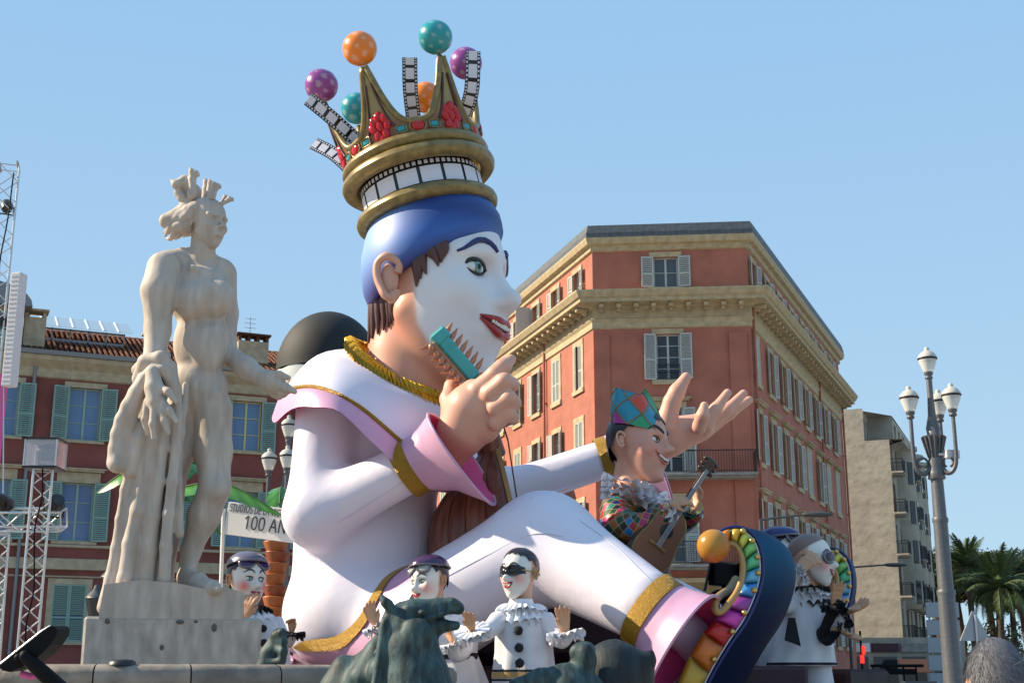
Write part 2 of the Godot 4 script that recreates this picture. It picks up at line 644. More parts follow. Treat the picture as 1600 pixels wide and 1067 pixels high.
	mat("painted_matte", 1, 1, 1, 0.6, 0, true).metallic_specular = 0.2
	mat("painted_gloss", 1, 1, 1, 0.25, 0, true)
	mat("eye_white", 0.7, 0.72, 0.68, 0.25)
	mat("iris_green", 0.16, 0.3, 0.27, 0.2)
	mat("navy", 0.015, 0.02, 0.12, 0.4)
	mat("skin", 0.62, 0.33, 0.23, 0.45)
	mat("skin_tan", 0.5, 0.27, 0.15, 0.5)
	mat("lip_red", 0.35, 0.02, 0.02, 0.25)
	mat("lip_pale", 0.5, 0.14, 0.1, 0.4)
	mat("mouth_dark", 0.06, 0.008, 0.008, 0.5)
	mat("teeth", 0.72, 0.7, 0.62, 0.25)
	mat("hair_brown", 0.085, 0.035, 0.03, 0.4)
	mat("helmet_grey", 0.16, 0.15, 0.2, 0.25, 0.3)
	mat("hair_black", 0.025, 0.02, 0.028, 0.35)
	mat("hair_grey", 1, 1, 1, 0.6, 0, true)
	mat("film_white", 0.72, 0.71, 0.76, 0.4)
	mat("gem_red", 0.5, 0.012, 0.015, 0.15)
	mat("gem_teal", 0.03, 0.3, 0.33, 0.2)
	mat("brown_dark", 0.07, 0.025, 0.015, 0.4)
	var w := noise_tex(0.012, Color(0.5, 0.4, 0.35), Color(1, 1, 1), 41, 5)
	for q in [["bowl_wood", 0.38, 0.14, 0.085], ["bowl_wood_b", 0.29, 0.1, 0.06]]:
		var m := mat(q[0], q[1], q[2], q[3], 0.35)
		m.albedo_texture = w
		m.uv1_triplanar = true
		m.uv1_world_triplanar = true
		m.uv1_scale = V(1.6, 0.12, 1.6)
	mat("turquoise", 0.05, 0.36, 0.36, 0.4)
	mat("copper", 0.42, 0.2, 0.12, 0.35, 0.4)
	mat("silver", 0.5, 0.5, 0.53, 0.3, 0.6)
	grain(mat("smock_white", 0.74, 0.73, 0.76, 0.6), 0.5, 0.9, 0.02, 51)
	mat("frill_white", 0.78, 0.77, 0.8, 0.35)
	mat("helmet_purple", 0.06, 0.03, 0.09, 0.2)
	mat("helmet_blue", 0.025, 0.03, 0.14, 0.2)
	mat("goggle_frame", 0.16, 0.14, 0.17, 0.25, 0.4)
	mat("lens_pale", 0.35, 0.4, 0.36, 0.1)
	mat("lens_purple", 0.06, 0.03, 0.13, 0.1)
	mat("lens_dark", 0.02, 0.015, 0.04, 0.08)
	mat("cap_taupe", 0.2, 0.14, 0.12, 0.4)
	mat("diamonds", 0.9, 0.9, 0.9, 0.4)
	mat("guitar_dark", 0.05, 0.025, 0.018, 0.3)
	mat("guitar_wood", 0.19, 0.085, 0.05, 0.3)
	grain(mat("hat_black", 0.012, 0.0125, 0.012, 0.7), 0.2, 0.6)
	mat("hat_band", 0.42, 0.45, 0.45, 0.6)
	mat("letter_grey", 0.06, 0.06, 0.065, 0.6)
	mat("trunk_orange", 0.36, 0.11, 0.03, 0.35)
	mat("trunk_dark", 0.24, 0.06, 0.02, 0.35)
	mat("rib_green", 0.02, 0.08, 0.02, 0.5)
	mat("maroon", 0.055, 0.022, 0.028, 0.7)
	# fountain
	grain(mat("marble", 0.6, 0.515, 0.44, 0.7), 0.35, 0.8, 0.02, 61, 0.15, Color(1, 0.98, 0.95))
	grain(mat("marble_grey", 0.6, 0.52, 0.445, 0.8), 0.3, 0.7, 0.02, 62, 0.2)
	M.marble.uv1_scale = V(0.9, 0.2, 0.9)
	M.marble_grey.uv1_scale = V(0.7, 0.25, 0.7)
	mat("stain", 0.12, 0.1, 0.085, 0.9)
	for q in [["rim_a", 0.33, 0.275, 0.22], ["rim_b", 0.28, 0.235, 0.195], ["rim_c", 0.37, 0.31, 0.255]]: grain(mat(q[0], q[1], q[2], q[3], 0.8), 0.5, 0.65, 0.02, 63, 0.2)
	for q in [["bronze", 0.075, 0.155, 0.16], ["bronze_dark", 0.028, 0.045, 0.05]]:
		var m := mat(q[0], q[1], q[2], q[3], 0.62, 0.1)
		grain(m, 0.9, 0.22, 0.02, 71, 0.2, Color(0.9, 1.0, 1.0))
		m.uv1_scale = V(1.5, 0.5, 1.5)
	mat("sign_back", 0.26, 0.3, 0.34, 0.5, 0.3)
	mat("awning", 0.42, 0.13, 0.05, 0.7)
	mat("coat", 0.03, 0.035, 0.05, 0.8)
	var ne := mat("neon", 0.5, 0.06, 0.03, 0.4)
	ne.emission_enabled = true
	ne.emission = Color(1, 0.2, 0.1)
	ne.emission_energy_multiplier = 0.9


# ---------- buildings ----------
func wall_band(mb: MB, poly: Array, prof: Array) -> void:   # sweeps a profile of (outwards, height) along corners (x, z), mitred
	var rows := []
	for p in prof:
		var row := PackedVector3Array()
		for i in poly.size():
			var a: Vector2 = poly[maxi(i - 1, 0)]
			var b: Vector2 = poly[i]
			var d: Vector2 = poly[mini(i + 1, poly.size() - 1)]
			var n1 := Vector2(-(b - a).y, (b - a).x).normalized() if i > 0 else Vector2.ZERO
			var n2 := Vector2(-(d - b).y, (d - b).x).normalized() if i < poly.size() - 1 else n1
			if i == 0: n1 = n2
			var m := (n1 + n2).normalized()
			m /= maxf(0.3, m.dot(n1))
			row.append(V(b.x + m.x * p.x, p.y, b.y + m.y * p.x))
		rows.append(row)
	for r in rows.size() - 1:
		for j in poly.size() - 1:
			mb.face(rows[r][j], rows[r + 1][j], rows[r + 1][j + 1], rows[r][j + 1])

# a wall from a to b (seen from outside a is left) with openings [s0, s1, y0, y1] that have reveals
func wall_face(mb: MB, a: Vector3, b: Vector3, y0: float, y1: float, holes: Array, deep := 0.28) -> void:
	var u := (b - a).normalized()
	var n := u.cross(Vector3.UP)
	var ys := [y0, y1]
	for h in holes:
		if h[3] < y0 or h[2] > y1: continue
		for y in [h[2], h[3]]:
			if not ys.has(y): ys.append(y)
	ys.sort()
	for i in ys.size() - 1:
		var ya: float = ys[i]
		var yb: float = ys[i + 1]
		var cuts := []
		for h in holes:
			if h[2] <= ya + 1e-4 and h[3] >= yb - 1e-4: cuts.append([h[0], h[1]])
		cuts.sort_custom(func(p, q): return p[0] < q[0])
		var s := 0.0
		for cu in cuts + [[a.distance_to(b), 0.0]]:
			if cu[0] > s + 1e-4: mb.face(a + u * s + Vector3.UP * ya, a + u * s + Vector3.UP * yb, a + u * cu[0] + Vector3.UP * yb, a + u * cu[0] + Vector3.UP * ya)
			s = cu[1]
	for h in holes:
		var p: Vector3 = a + u * float(h[0])
		var q: Vector3 = a + u * float(h[1])
		var e := n * -deep
		var lo := Vector3.UP * float(h[2])
		var hi := Vector3.UP * float(h[3])
		mb.face(p + lo, p + lo + e, p + hi + e, p + hi)
		mb.face(q + lo + e, q + lo, q + hi, q + hi + e)
		mb.face(p + hi, p + hi + e, q + hi + e, q + hi)
		mb.face(p + lo + e, p + lo, q + lo, q + lo + e)

func shutter_mesh(w: float, h: float, hinge_left: bool) -> ArrayMesh:
	var key := "sh%.2f_%.2f_%s" % [w, h, hinge_left]
	if cache.has(key): return cache[key]
	var mb := MB.new()
	var o := w / 2 if hinge_left else -w / 2
	var fr := 0.075
	for s in [-1, 1]: mb.box(Transform3D(Basis(), V(o + s * (w / 2 - fr / 2), h / 2, 0)), V(fr, h, 0.045))
	for y in [fr / 2, h * 0.42, h - fr / 2]: mb.box(Transform3D(Basis(), V(o, y, 0)), V(w - 2 * fr - 0.004, fr * 1.2, 0.04))
	var n := int(h / 0.1)
	for i in n:
		var y := (i + 0.5) * h / n
		if absf(y - h * 0.42) < 0.07 or y < fr or y > h - fr: continue
		mb.box(Transform3D(Basis(Vector3.RIGHT, 0.55), V(o, y, 0)), V(w - 2 * fr - 0.004, 0.085, 0.012))
	cache[key] = mb.mesh()
	return cache[key]

# t: middle of the sill line on the wall face, z outwards. mode: "open", "shut", "ajar", "one", "bare"
func window(bld: Node3D, t: Transform3D, w: float, h: float, mode: String, st: Dictionary, rows := 3) -> void:
	var key := "%s_%.2f_%.2f_%d" % [st.key, w, h, rows]
	if not cache.has(key):
		var fm := MB.new()
		var fr := 0.075
		for s in [-1, 1]: fm.box(Transform3D(Basis(), V(s * (w / 2 - fr / 2), h / 2, -0.2)), V(fr, h, 0.07))
		fm.box(Transform3D(Basis(), V(0, h / 2, -0.19)), V(0.1, h - 2 * fr, 0.06))
		for y in [fr / 2, h - fr / 2]: fm.box(Transform3D(Basis(), V(0, y, -0.2)), V(w - 2 * fr - 0.004, fr, 0.07))
		for s in [-1, 1]:
			for i in range(1, rows): fm.box(Transform3D(Basis(), V(s * (w / 4 - 0.01), h * i / rows, -0.2)), V(w / 2 - fr - 0.055, 0.035, 0.04))
		var pm := MB.new()
		pm.box(Transform3D(Basis(), V(0, 0, -0.215)), V(w / 2 - 0.1, h - 0.1, 0.012))
		var tm := MB.new()
		var tw: float = st.trim
		if tw > 0.0:
			for s in [-1, 1]: tm.box(Transform3D(Basis(), V(s * (w / 2 + tw / 2), h / 2, 0.025)), V(tw, h, 0.05))
			tm.box(Transform3D(Basis(), V(0, h + st.head / 2, 0.03)), V(w + 2 * tw, st.head, 0.06))
			if st.get("cap", 0.0) > 0.0:
				tm.box(Transform3D(Basis(), V(0, h + st.head + 0.07, 0.1)), V(w + 2 * tw + 0.3, 0.1, 0.28))
				tm.box(Transform3D(Basis(), V(0, h + st.head + 0.15, 0.13)), V(w + 2 * tw + 0.5, 0.06, 0.36))
		var sm := MB.new()
		sm.box(Transform3D(Basis(), V(0, -st.sill / 2 - 0.01, 0.045)), V(w + 2 * tw + 0.08, st.sill, 0.13), 0.01)
		cache[key] = [fm.mesh(), pm.mesh(), tm.mesh() if tw > 0.0 else null, sm.mesh()]
	var c: Array = cache[key]
	var win := again(bld, "window", c[0], st.frame, t)
	var gl: Material = st.glass
	var dice := rng.randf()
	if gl == M.glass_dark: gl = M.glass_mid if dice < 0.35 else (M.curtain if dice < 0.5 else gl)
	for s in [-1, 1]: again(win, "pane", c[1], gl, Transform3D(Basis(), V(s * (w / 4 - 0.01), h / 2, 0)))
	if c[2]: again(win, "surround", c[2], st.stone, Transform3D())
	again(win, "sill", c[3], st.stone, Transform3D())
	if mode == "bare": return
	for s in [-1, 1]:
		var a := 0.0
		var x: float = s * w / 2
		var left: bool = s < 0
		if mode == "shut": a = 0.0
		elif mode == "ajar": a = 0.25 if s < 0 else 0.0
		else: a = PI - (0.1 + 0.16 * rng.randf())
		if mode == "one" and s > 0: a = 0.0
		var z := 0.03 if a < 0.5 else 0.085
		if st.trim > 0.0 and a > 0.5: z = 0.1
		var b := Basis(Vector3.UP, a * (-1.0 if left else 1.0))
		again(win, "shutter", shutter_mesh(w / 2 - 0.005, h, left), st.shutter, Transform3D(b, V(x, 0, z)))

func balcony(bld: Node3D, t: Transform3D, w: float, deep: float, rail: float, mslab: Material, miron: Material) -> void:
	var s := MB.new()
	s.box(Transform3D(Basis(), V(0, -0.08, deep / 2)), V(w, 0.14, deep), 0.02)
	s.box(Transform3D(Basis(), V(0, -0.2, deep / 2 - 0.06)), V(w - 0.2, 0.1, deep - 0.14), 0.02)
	var sl := again(bld, "balcony", s.mesh(), mslab, t)
	var r := MB.new()
	var n := int(w / 0.13)
	for i in n + 1: r.box(Transform3D(Basis(), V(-w / 2 + 0.05 + (w - 0.1) * i / n, rail / 2, deep - 0.05)), V(0.025, rail, 0.025))
	var m := int(deep / 0.13)
	for sd in [-1, 1]:
		for i in range(0, m): r.box(Transform3D(Basis(), V(sd * (w / 2 - 0.05), rail / 2, deep * i / m + 0.03)), V(0.025, rail, 0.025))
		r.box(Transform3D(Basis(), V(sd * (w / 2 - 0.05), rail + 0.02, deep / 2)), V(0.05, 0.04, deep))
	r.box(Transform3D(Basis(), V(0, rail + 0.022, deep - 0.05)), V(w, 0.045, 0.06))
	r.box(Transform3D(Basis(), V(0, 0.08, deep - 0.05)), V(w - 0.1, 0.03, 0.03))
	again(sl, "railing", r.mesh(), miron, Transform3D())

func on_wall(a: Vector3, b: Vector3, s: float, y: float) -> Transform3D:
	var u := (b - a).normalized()
	return Transform3D(Basis(u, Vector3.UP, u.cross(Vector3.UP)), a + u * s + Vector3.UP * y)

func orange_building() -> void:
	var c1 := V(4.115, 0, -64.0)
	var c2 := V(11.906, 0, -63.3)
	var lf := c1 + V(-0.3065, 0, -0.9519) * 40.0
	var rt := c2 + V(0.3887, 0, -0.9213) * 28.2
	var bk := (lf + rt) / 2 + V(2, 0, -4)
	var o := thing("corner_building", "orange corner town house with a modillioned cornice and grey shutters", "building", c1)
	var st := {"key": "or", "trim": 0.2, "head": 0.26, "sill": 0.24, "frame": M.window_grey, "glass": M.glass_dark, "stone": M.cream, "shutter": M.shutter_grey, "cap": 0.0}
	var sd := st.duplicate(); sd.key = "orc"; sd.cap = 1.0; sd.head = 0.34
	var mb := MB.new()
	var todo := []
	# front
	var holes := []
	var fm := 3.72
	for q in [[20.55, 1.25, 1.6, "open", st, 2], [15.75, 1.2, 2.35, "open", st, 4], [11.1, 1.25, 3.2, "open", sd, 4], [6.75, 1.25, 3.05, "open", st, 4]]:
		holes.append([fm - q[1] / 2, fm + q[1] / 2, q[0], q[0] + q[2]])
		todo.append([on_wall(c1, c2, fm, q[0]), q])
	wall_face(mb, c1, c2, 5.9, 23.0, holes)
	# left
	var hl := []
	for i in 11:
		var s := 2.15 + i * 3.38
		var modes := ["open", "shut", "open", "open", "ajar", "open", "open", "shut", "open"]
		for q in [[20.6, 1.05, 1.45, "open", st, 2], [15.75, 1.1, 2.3, ["ajar", "shut", "open", "open", "shut", "open"][i % 6], st, 4], [11.6, 1.1, 2.45, ["shut", "open", "open", "shut", "open"][i % 5], st, 4], [7.4, 1.1, 2.5, "open", st, 4]]:
			hl.append([s - q[1] / 2, s + q[1] / 2, q[0], q[0] + q[2]])
			todo.append([on_wall(lf, c1, 40.0 - s, q[0]), q])
	for h in hl:
		var a: float = 40.0 - h[1]
		h[1] = 40.0 - h[0]; h[0] = a
	wall_face(mb, lf, c1, 5.9, 23.0, hl)
	# right
	var hr := []
	for i in 8:
		var s := 1.2 + i * 3.34
		for q in [[20.6, 1.05, 1.45, "open", st, 2], [15.75, 1.1, 2.3, "shut" if i == 0 else "open", st, 4], [11.7, 1.1, 2.5, "shut" if i in [4, 6, 7] else "open", sd, 4], [7.2, 1.1, 2.6, "open", sd, 4], [3.2, 1.1, 2.3, "open", st, 4]]:
			hr.append([s - q[1] / 2, s + q[1] / 2, q[0], q[0] + q[2]])
			todo.append([on_wall(c2, rt, s, q[0]), q])
	wall_face(mb, c2, rt, 0.0, 23.0, hr)
	mb.face(rt, rt + V(0, 23, 0), bk + V(0, 23, 0), bk)
	mb.face(bk, bk + V(0, 23, 0), lf + V(0, 23, 0), lf)
	part(o, "wall", mb, M.salmon)
	mb = MB.new()
	wall_face(mb, c1, c2, 0.0, 5.9, [[3.0, 4.6, 0.2, 3.4]])
	wall_face(mb, lf, c1, 0.0, 5.9, [])
	part(o, "ground_floor_wall", mb, M.ochre)
	for t in todo:
		var q: Array = t[1]
		var tt: Transform3D = t[0]
		tt.origin -= o.position
		window(o, tt, q[1], q[2], q[3], q[4], q[5])
	var poly := []
	for p in [lf, c1, c2, rt]: poly.append(Vector2(p.x, p.z))
	mb = MB.new()
	wall_band(mb, poly, [Vector2(0.003, 18.4), Vector2(0.08, 18.45), Vector2(0.08, 18.75), Vector2(0.18, 18.9), Vector2(0.1, 18.95), Vector2(0.1, 19.45), Vector2(0.25, 19.55), Vector2(0.95, 19.62), Vector2(0.95, 19.8), Vector2(1.05, 19.85), Vector2(1.2, 20.1), Vector2(1.2, 20.18), Vector2(0.003, 20.32)])
	part(o, "main_cornice", mb, M.cream)
	mb = MB.new()
	wall_band(mb, poly, [Vector2(0.003, 22.5), Vector2(0.12, 22.55), Vector2(0.14, 22.8), Vector2(0.35, 22.85), Vector2(0.45, 23.1), Vector2(0.45, 23.16), Vector2(0.003, 23.2)])
	part(o, "upper_cornice", mb, M.cream)
	mb = MB.new()
	wall_band(mb, poly, [Vector2(0.3, 23.16), Vector2(0.42, 23.18), Vector2(0.42, 23.4), Vector2(0.3, 23.85), Vector2(-3.0, 24.4)])
	part(o, "roof", mb, M.slate)
	mb = MB.new()
	wall_band(mb, poly, [Vector2(0.003, 5.75), Vector2(0.15, 5.8), Vector2(0.2, 6.0), Vector2(0.003, 6.05)])
	part(o, "string_course", mb, M.cream)
	var md := MB.new()
	md.box(Transform3D(Basis(), V(0, 0, 0.35)), V(0.24, 0.2, 0.62), 0.03)
	md.box(Transform3D(Basis(), V(0, -0.14, 0.2)), V(0.2, 0.16, 0.3), 0.05)
	var mm := md.mesh()
	for f in [[lf, c1], [c1, c2], [c2, rt]]:
		var len: float = f[0].distance_to(f[1])
		var n := int(len / 0.86)
		for i in n:
			var t := on_wall(f[0], f[1], (i + 0.5) * len / n, 19.46)
			t.origin += t.basis.z * 0.12 - o.position
			again(o, "modillion", mm, M.cream, t)
	# pilaster strips and pipes
	for f in [[c1, c2, 0.45, 0.7], [c1, c2, 7.2, 0.9]]:
		mb = MB.new()
		var t := on_wall(f[0], f[1], f[2], 12.0)
		mb.box(t.translated_local(V(0, 0, 0.02)), V(f[3], 12.2, 0.16))
		part(o, "pilaster", mb, M.salmon)
	for f in [[lf, c1, 40.0 - 7.2, 0.0], [c2, rt, 0.35, 0], [c2, rt, 19.0, 0], [c2, rt, 27.9, 0]]:
		mb = MB.new()
		var t := on_wall(f[0], f[1], f[2], 0.0)
		mb.tube(PV([t * V(0, 6, 0.14), t * V(0, 19.4, 0.14)]), PF([0.07]), 8)
		for y in [8.0, 12.0, 16.0]: mb.box(t.translated_local(V(0, y, 0.1)), V(0.2, 0.06, 0.2))
		part(o, "drainpipe", mb, M.salmon)
	for q in [[5.3, 10.95, 5.0], [5.0, 6.6, 5.0]]:
		var t := on_wall(c1, c2, q[0], q[1])
		t.origin -= o.position
		balcony(o, t, q[2], 1.0, 1.05, M.stone_grey, M.iron)
	var t2 := on_wall(c1, c2, fm, 15.75)
	t2.origin -= o.position
	var g := MB.new()
	for i in 9: g.box(Transform3D(Basis(), V(-0.56 + i * 0.14, 0.4, -0.06)), V(0.02, 0.8, 0.02))
	for y in [0.06, 0.42, 0.8]: g.box(Transform3D(Basis(), V(0, y, -0.06)), V(1.18, 0.03, 0.03))
	again(o, "window_guard", g.mesh(), M.iron, t2)
	# an air-conditioner and a folding cage on the sunny wall
	var cg := MB.new()
	for s in [15.2, 18.2]:
		var t := on_wall(lf, c1, 40.0 - s, 20.5)
		for i in 6:
			cg.box(t.translated_local(V(-0.9 + i * 0.36, 0.8, 0.55)), V(0.02, 1.7, 0.02))
			cg.box(t.translated_local(V(0, i * 0.34, 0.55)), V(1.85, 0.02, 0.02))
	part(o, "window_cage", cg, M.iron)
	var sc := MB.new()
	sc.box(on_wall(lf, c1, 40.0 - 9.6, 21.2).translated_local(V(0, 0, 0.5)), V(0.05, 1.8, 1.0))
	part(o, "privacy_screen", sc, M.speaker_grey)

func roof_tiles(mb: MB, a: Vector3, u: Vector3, up: Vector3, w: float, l: float) -> void:   # rows of half-round clay tiles
	var nx := int(w / 0.26)
	var ny := int(l / 0.36)
	var n := u.cross(up).normalized()
	if n.y < 0: n = -n
	for i in nx:
		for j in ny:
			var p := a + u * (i * 0.26 + 0.13) + up * (j * 0.36)
			var k := 0.75 + 0.4 * rng.randf()
			mb.col = Color(0.32 * k, 0.13 * k, 0.07 * k)
			var r0 := PackedVector3Array()
			var r1 := PackedVector3Array()
			for s in 5:
				var an := PI * s / 4
				r0.append(p + u * cos(an) * 0.12 + n * (sin(an) * 0.1 + 0.05))
				r1.append(p + up * 0.42 + u * cos(an) * 0.095 + n * (sin(an) * 0.08 + 0.015))
			var v0 := mb.v.size()
			for s in 5: mb.vert(r0[s]); mb.vert(r1[s])
			for s in 4: mb.quad(v0 + s * 2, v0 + s * 2 + 1, v0 + s * 2 + 3, v0 + s * 2 + 2)

func red_building() -> void:
	var a0 := V(-20.63, 0, -62)
	var u := V(0.916, 0, -0.4).normalized()
	var A := a0 + u * -16.0
	var B := a0 + u * 17.0
	var n := u.cross(Vector3.UP)
	var o := thing("arcade_building", "dark red town house with sea green shutters and a tiled roof", "building", A)
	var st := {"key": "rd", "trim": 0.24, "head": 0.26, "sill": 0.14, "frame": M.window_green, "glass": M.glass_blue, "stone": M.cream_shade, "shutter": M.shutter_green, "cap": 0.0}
	var sc := st.duplicate(); sc.key = "rdc"; sc.cap = 1.0; sc.head = 0.5
	var sy := st.duplicate(); sy.key = "rdy"; sy.frame = M.window_yellow
	var mb := MB.new()
	var holes := []
	var todo := []
	for i in range(-3, 5):
		var s: float = 16.0 + [-11.4, -7.6, -3.75, 0.0, 3.9, 7.85, 11.8, 15.4][i + 3]
		for q in [[12.4, 1.5, 2.55, "open", sy if i == 2 else st, 3], [7.6, 1.5, 2.75, "open", sc, 3], [3.0, 1.5, 2.6, "shut" if i != -1 else "one", st, 3]]:
			holes.append([s - q[1] / 2, s + q[1] / 2, q[0], q[0] + q[2]])
			todo.append([on_wall(A, B, s, q[0]), q])
	wall_face(mb, A, B, 0, 15.5, holes)
	var bk := n * -12.0
	mb.face(B, B + V(0, 15.5, 0), B + bk + V(0, 15.5, 0), B + bk)
	mb.face(A + bk, A + bk + V(0, 15.5, 0), A + V(0, 15.5, 0), A)
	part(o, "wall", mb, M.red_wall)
	for t in todo:
		var q: Array = t[1]
		var tt: Transform3D = t[0]
		tt.origin -= o.position
		window(o, tt, q[1], q[2], q[3], q[4], q[5])
	var poly := [Vector2(A.x, A.z), Vector2(B.x, B.z)]
	mb = MB.new()
	wall_band(mb, poly, [Vector2(0.003, 15.3), Vector2(0.1, 15.35), Vector2(0.12, 15.75), Vector2(0.3, 15.9), Vector2(0.55, 16.1), Vector2(0.6, 16.3), Vector2(0.0, 16.32)])
	part(o, "cornice", mb, M.cream_shade)
	mb = MB.new()
	wall_band(mb, poly, [Vector2(0.5, 16.3), Vector2(0.72, 16.32), Vector2(0.75, 16.52), Vector2(0.66, 16.54), Vector2(0.6, 16.4), Vector2(0.4, 16.4)])
	part(o, "gutter", mb, M.zinc)
	for q in [[6.25, 6.8, 0.16], [7.28, 7.45, 0.14], [5.9, 6.0, 0.08]]:
		mb = MB.new()
		wall_band(mb, poly, [Vector2(0.003, q[0]), Vector2(q[2], q[0] + 0.03), Vector2(q[2], q[1] - 0.03), Vector2(0.003, q[1])])
		part(o, "string_course", mb, M.cream_shade)
	mb = MB.new()
	var t0 := on_wall(A, B, 13.6, 0)
	mb.tube(PV([t0 * V(0, 0.5, 0.12), t0 * V(0, 15.9, 0.12)]), PF([0.09]), 8)
	part(o, "drainpipe", mb, M.zinc)
	# roof: slope down to the gutter
	var up := (n * -1.0 + Vector3.UP * 0.42).normalized()
	mb = MB.new()
	var e0 := A + V(0, 16.33, 0) + n * 0.6
	mb.face(e0, e0 + up * 6.6, e0 + up * 6.6 + u * 33.0, e0 + u * 33.0)
	var rdg := e0 + up * 6.6
	mb.face(rdg + u * 33.0, rdg, rdg - n * 6 - V(0, 2.6, 0), rdg - n * 6 - V(0, 2.6, 0) + u * 33.0)
	var rf := part(o, "roof", mb, M.tile_base)
	mb = MB.new()
	roof_tiles(mb, e0 + u * 10.5 + V(0, 0.02, 0), u, up, 17.0, 6.6)
	mb.col = Color(0.3, 0.13, 0.08)
	for i in 44:
		mb.tube(PV([rdg + u * (10.5 + i * 0.4), rdg + u * (10.96 + i * 0.4) + V(0, 0.03, 0)]), PF([0.15, 0.17]), 6)
	part(rf, "roof_tiles", mb, M.tiles).set_meta("kind", "stuff")
	# chimneys
	for q in [[13.45, 1.0, 17.2, 1.6, 1.0], [24.35, 1.9, 17.6, 1.0, 1.6], [19.2, 2.2, 17.0, 1.5, 0.7]]:
		mb = MB.new()
		var t := on_wall(A, B, q[0], q[2])
		t.origin -= n * q[1]
		mb.box(t.translated_local(V(0, 0.1, 0)), V(q[4], q[3] + 0.6, 0.8), 0.02)
		var ch := part(o, "chimney", mb, M.cream_shade)
		mb = MB.new()
		var top: float = 0.1 + (q[3] + 0.6) / 2
		var nb := 4 if q[4] > 1.2 else 2
		for i in nb: mb.box(t.translated_local(V(-q[4] / 2 + 0.08 + (q[4] - 0.16) * i / (nb - 1), top + 0.16, 0)), V(0.16, 0.32, 0.7))
		mb.box(t.translated_local(V(0, top + 0.36, 0)), V(q[4] + 0.2, 0.09, 1.0))
		part(ch, "chimney_cap", mb, M.tile_base if nb == 4 else M.cream_shade)
	mb = MB.new()
	var ta := on_wall(A, B, 24.2, 18.6)
	ta.origin -= n * 1.9
	mb.tube(PV([ta * V(0, 0, 0), ta * V(0, 1.3, 0)]), PF([0.02]), 5)
	for q in [0.7, 0.95, 1.2]: mb.tube(PV([ta * V(-0.3, q, 0), ta * V(0.3, q, 0)]), PF([0.012]), 4)
	part(o, "aerial", mb, M.zinc)
	# roof terrace under a glass lean-to
	mb = MB.new()
	var t1 := on_wall(A, B, 15.4, 17.1)
	t1.origin -= n * 2.6
	mb.box(t1.translated_local(V(0.3, 0.4, 0)), V(4.4, 0.8, 0.1))
	mb.box(t1.translated_local(V(0.3, 1.3, 0)), V(4.4, 0.08, 0.1))
	for i in 6: mb.box(t1.translated_local(V(-1.9 + i * 0.88, 0.9, 0)), V(0.07, 0.9, 0.1))
	var gh := part(o, "rooftop_terrace", mb, M.zinc)
	for i in 7:
		mb = MB.new()
		var p := t1.translated_local(V(-1.9 + i * 0.74, 1.35, 0.35))
		p.basis = p.basis * Basis(Vector3.RIGHT, 0.42)
		mb.box(p.translated_local(V(0, 0, -1.3)), V(0.68, 0.02, 2.7))
		part(gh, "glass_panel", mb, M.glass_roof)
		mb = MB.new()
		mb.box(p.translated_local(V(-0.37, 0.02, -1.3)), V(0.06, 0.06, 2.75))
		part(gh, "glazing_bar", mb, M.white_paint)
	# the dormer with a curved pediment
	mb = MB.new()
	var t3 := on_wall(A, B, 11.0, 16.5)
	mb.box(t3.translated_local(V(0, 1.0, -0.9)), V(3.3, 2.2, 1.8))
	var dm := part(o, "dormer", mb, M.cream_shade)
	mb = MB.new()
	var pts := PackedVector2Array()
	for i in 13:
		var an := PI * i / 12
		pts.append(Vector2(cos(an) * 2.2, 2.1 + sin(an) * 1.15))
	mb.slab(t3.translated_local(V(0, 0, -0.6)), pts, 2.4)
	part(dm, "pediment", mb, M.zinc)
	mb = MB.new()
	for i in 2: mb.box(t3.translated_local(V(-0.4 + i * 1.35, 0.9, 0.06)), V(0.9, 1.9, 0.08), 0.02)
	part(dm, "dormer_shutter", mb, M.shutter_green)

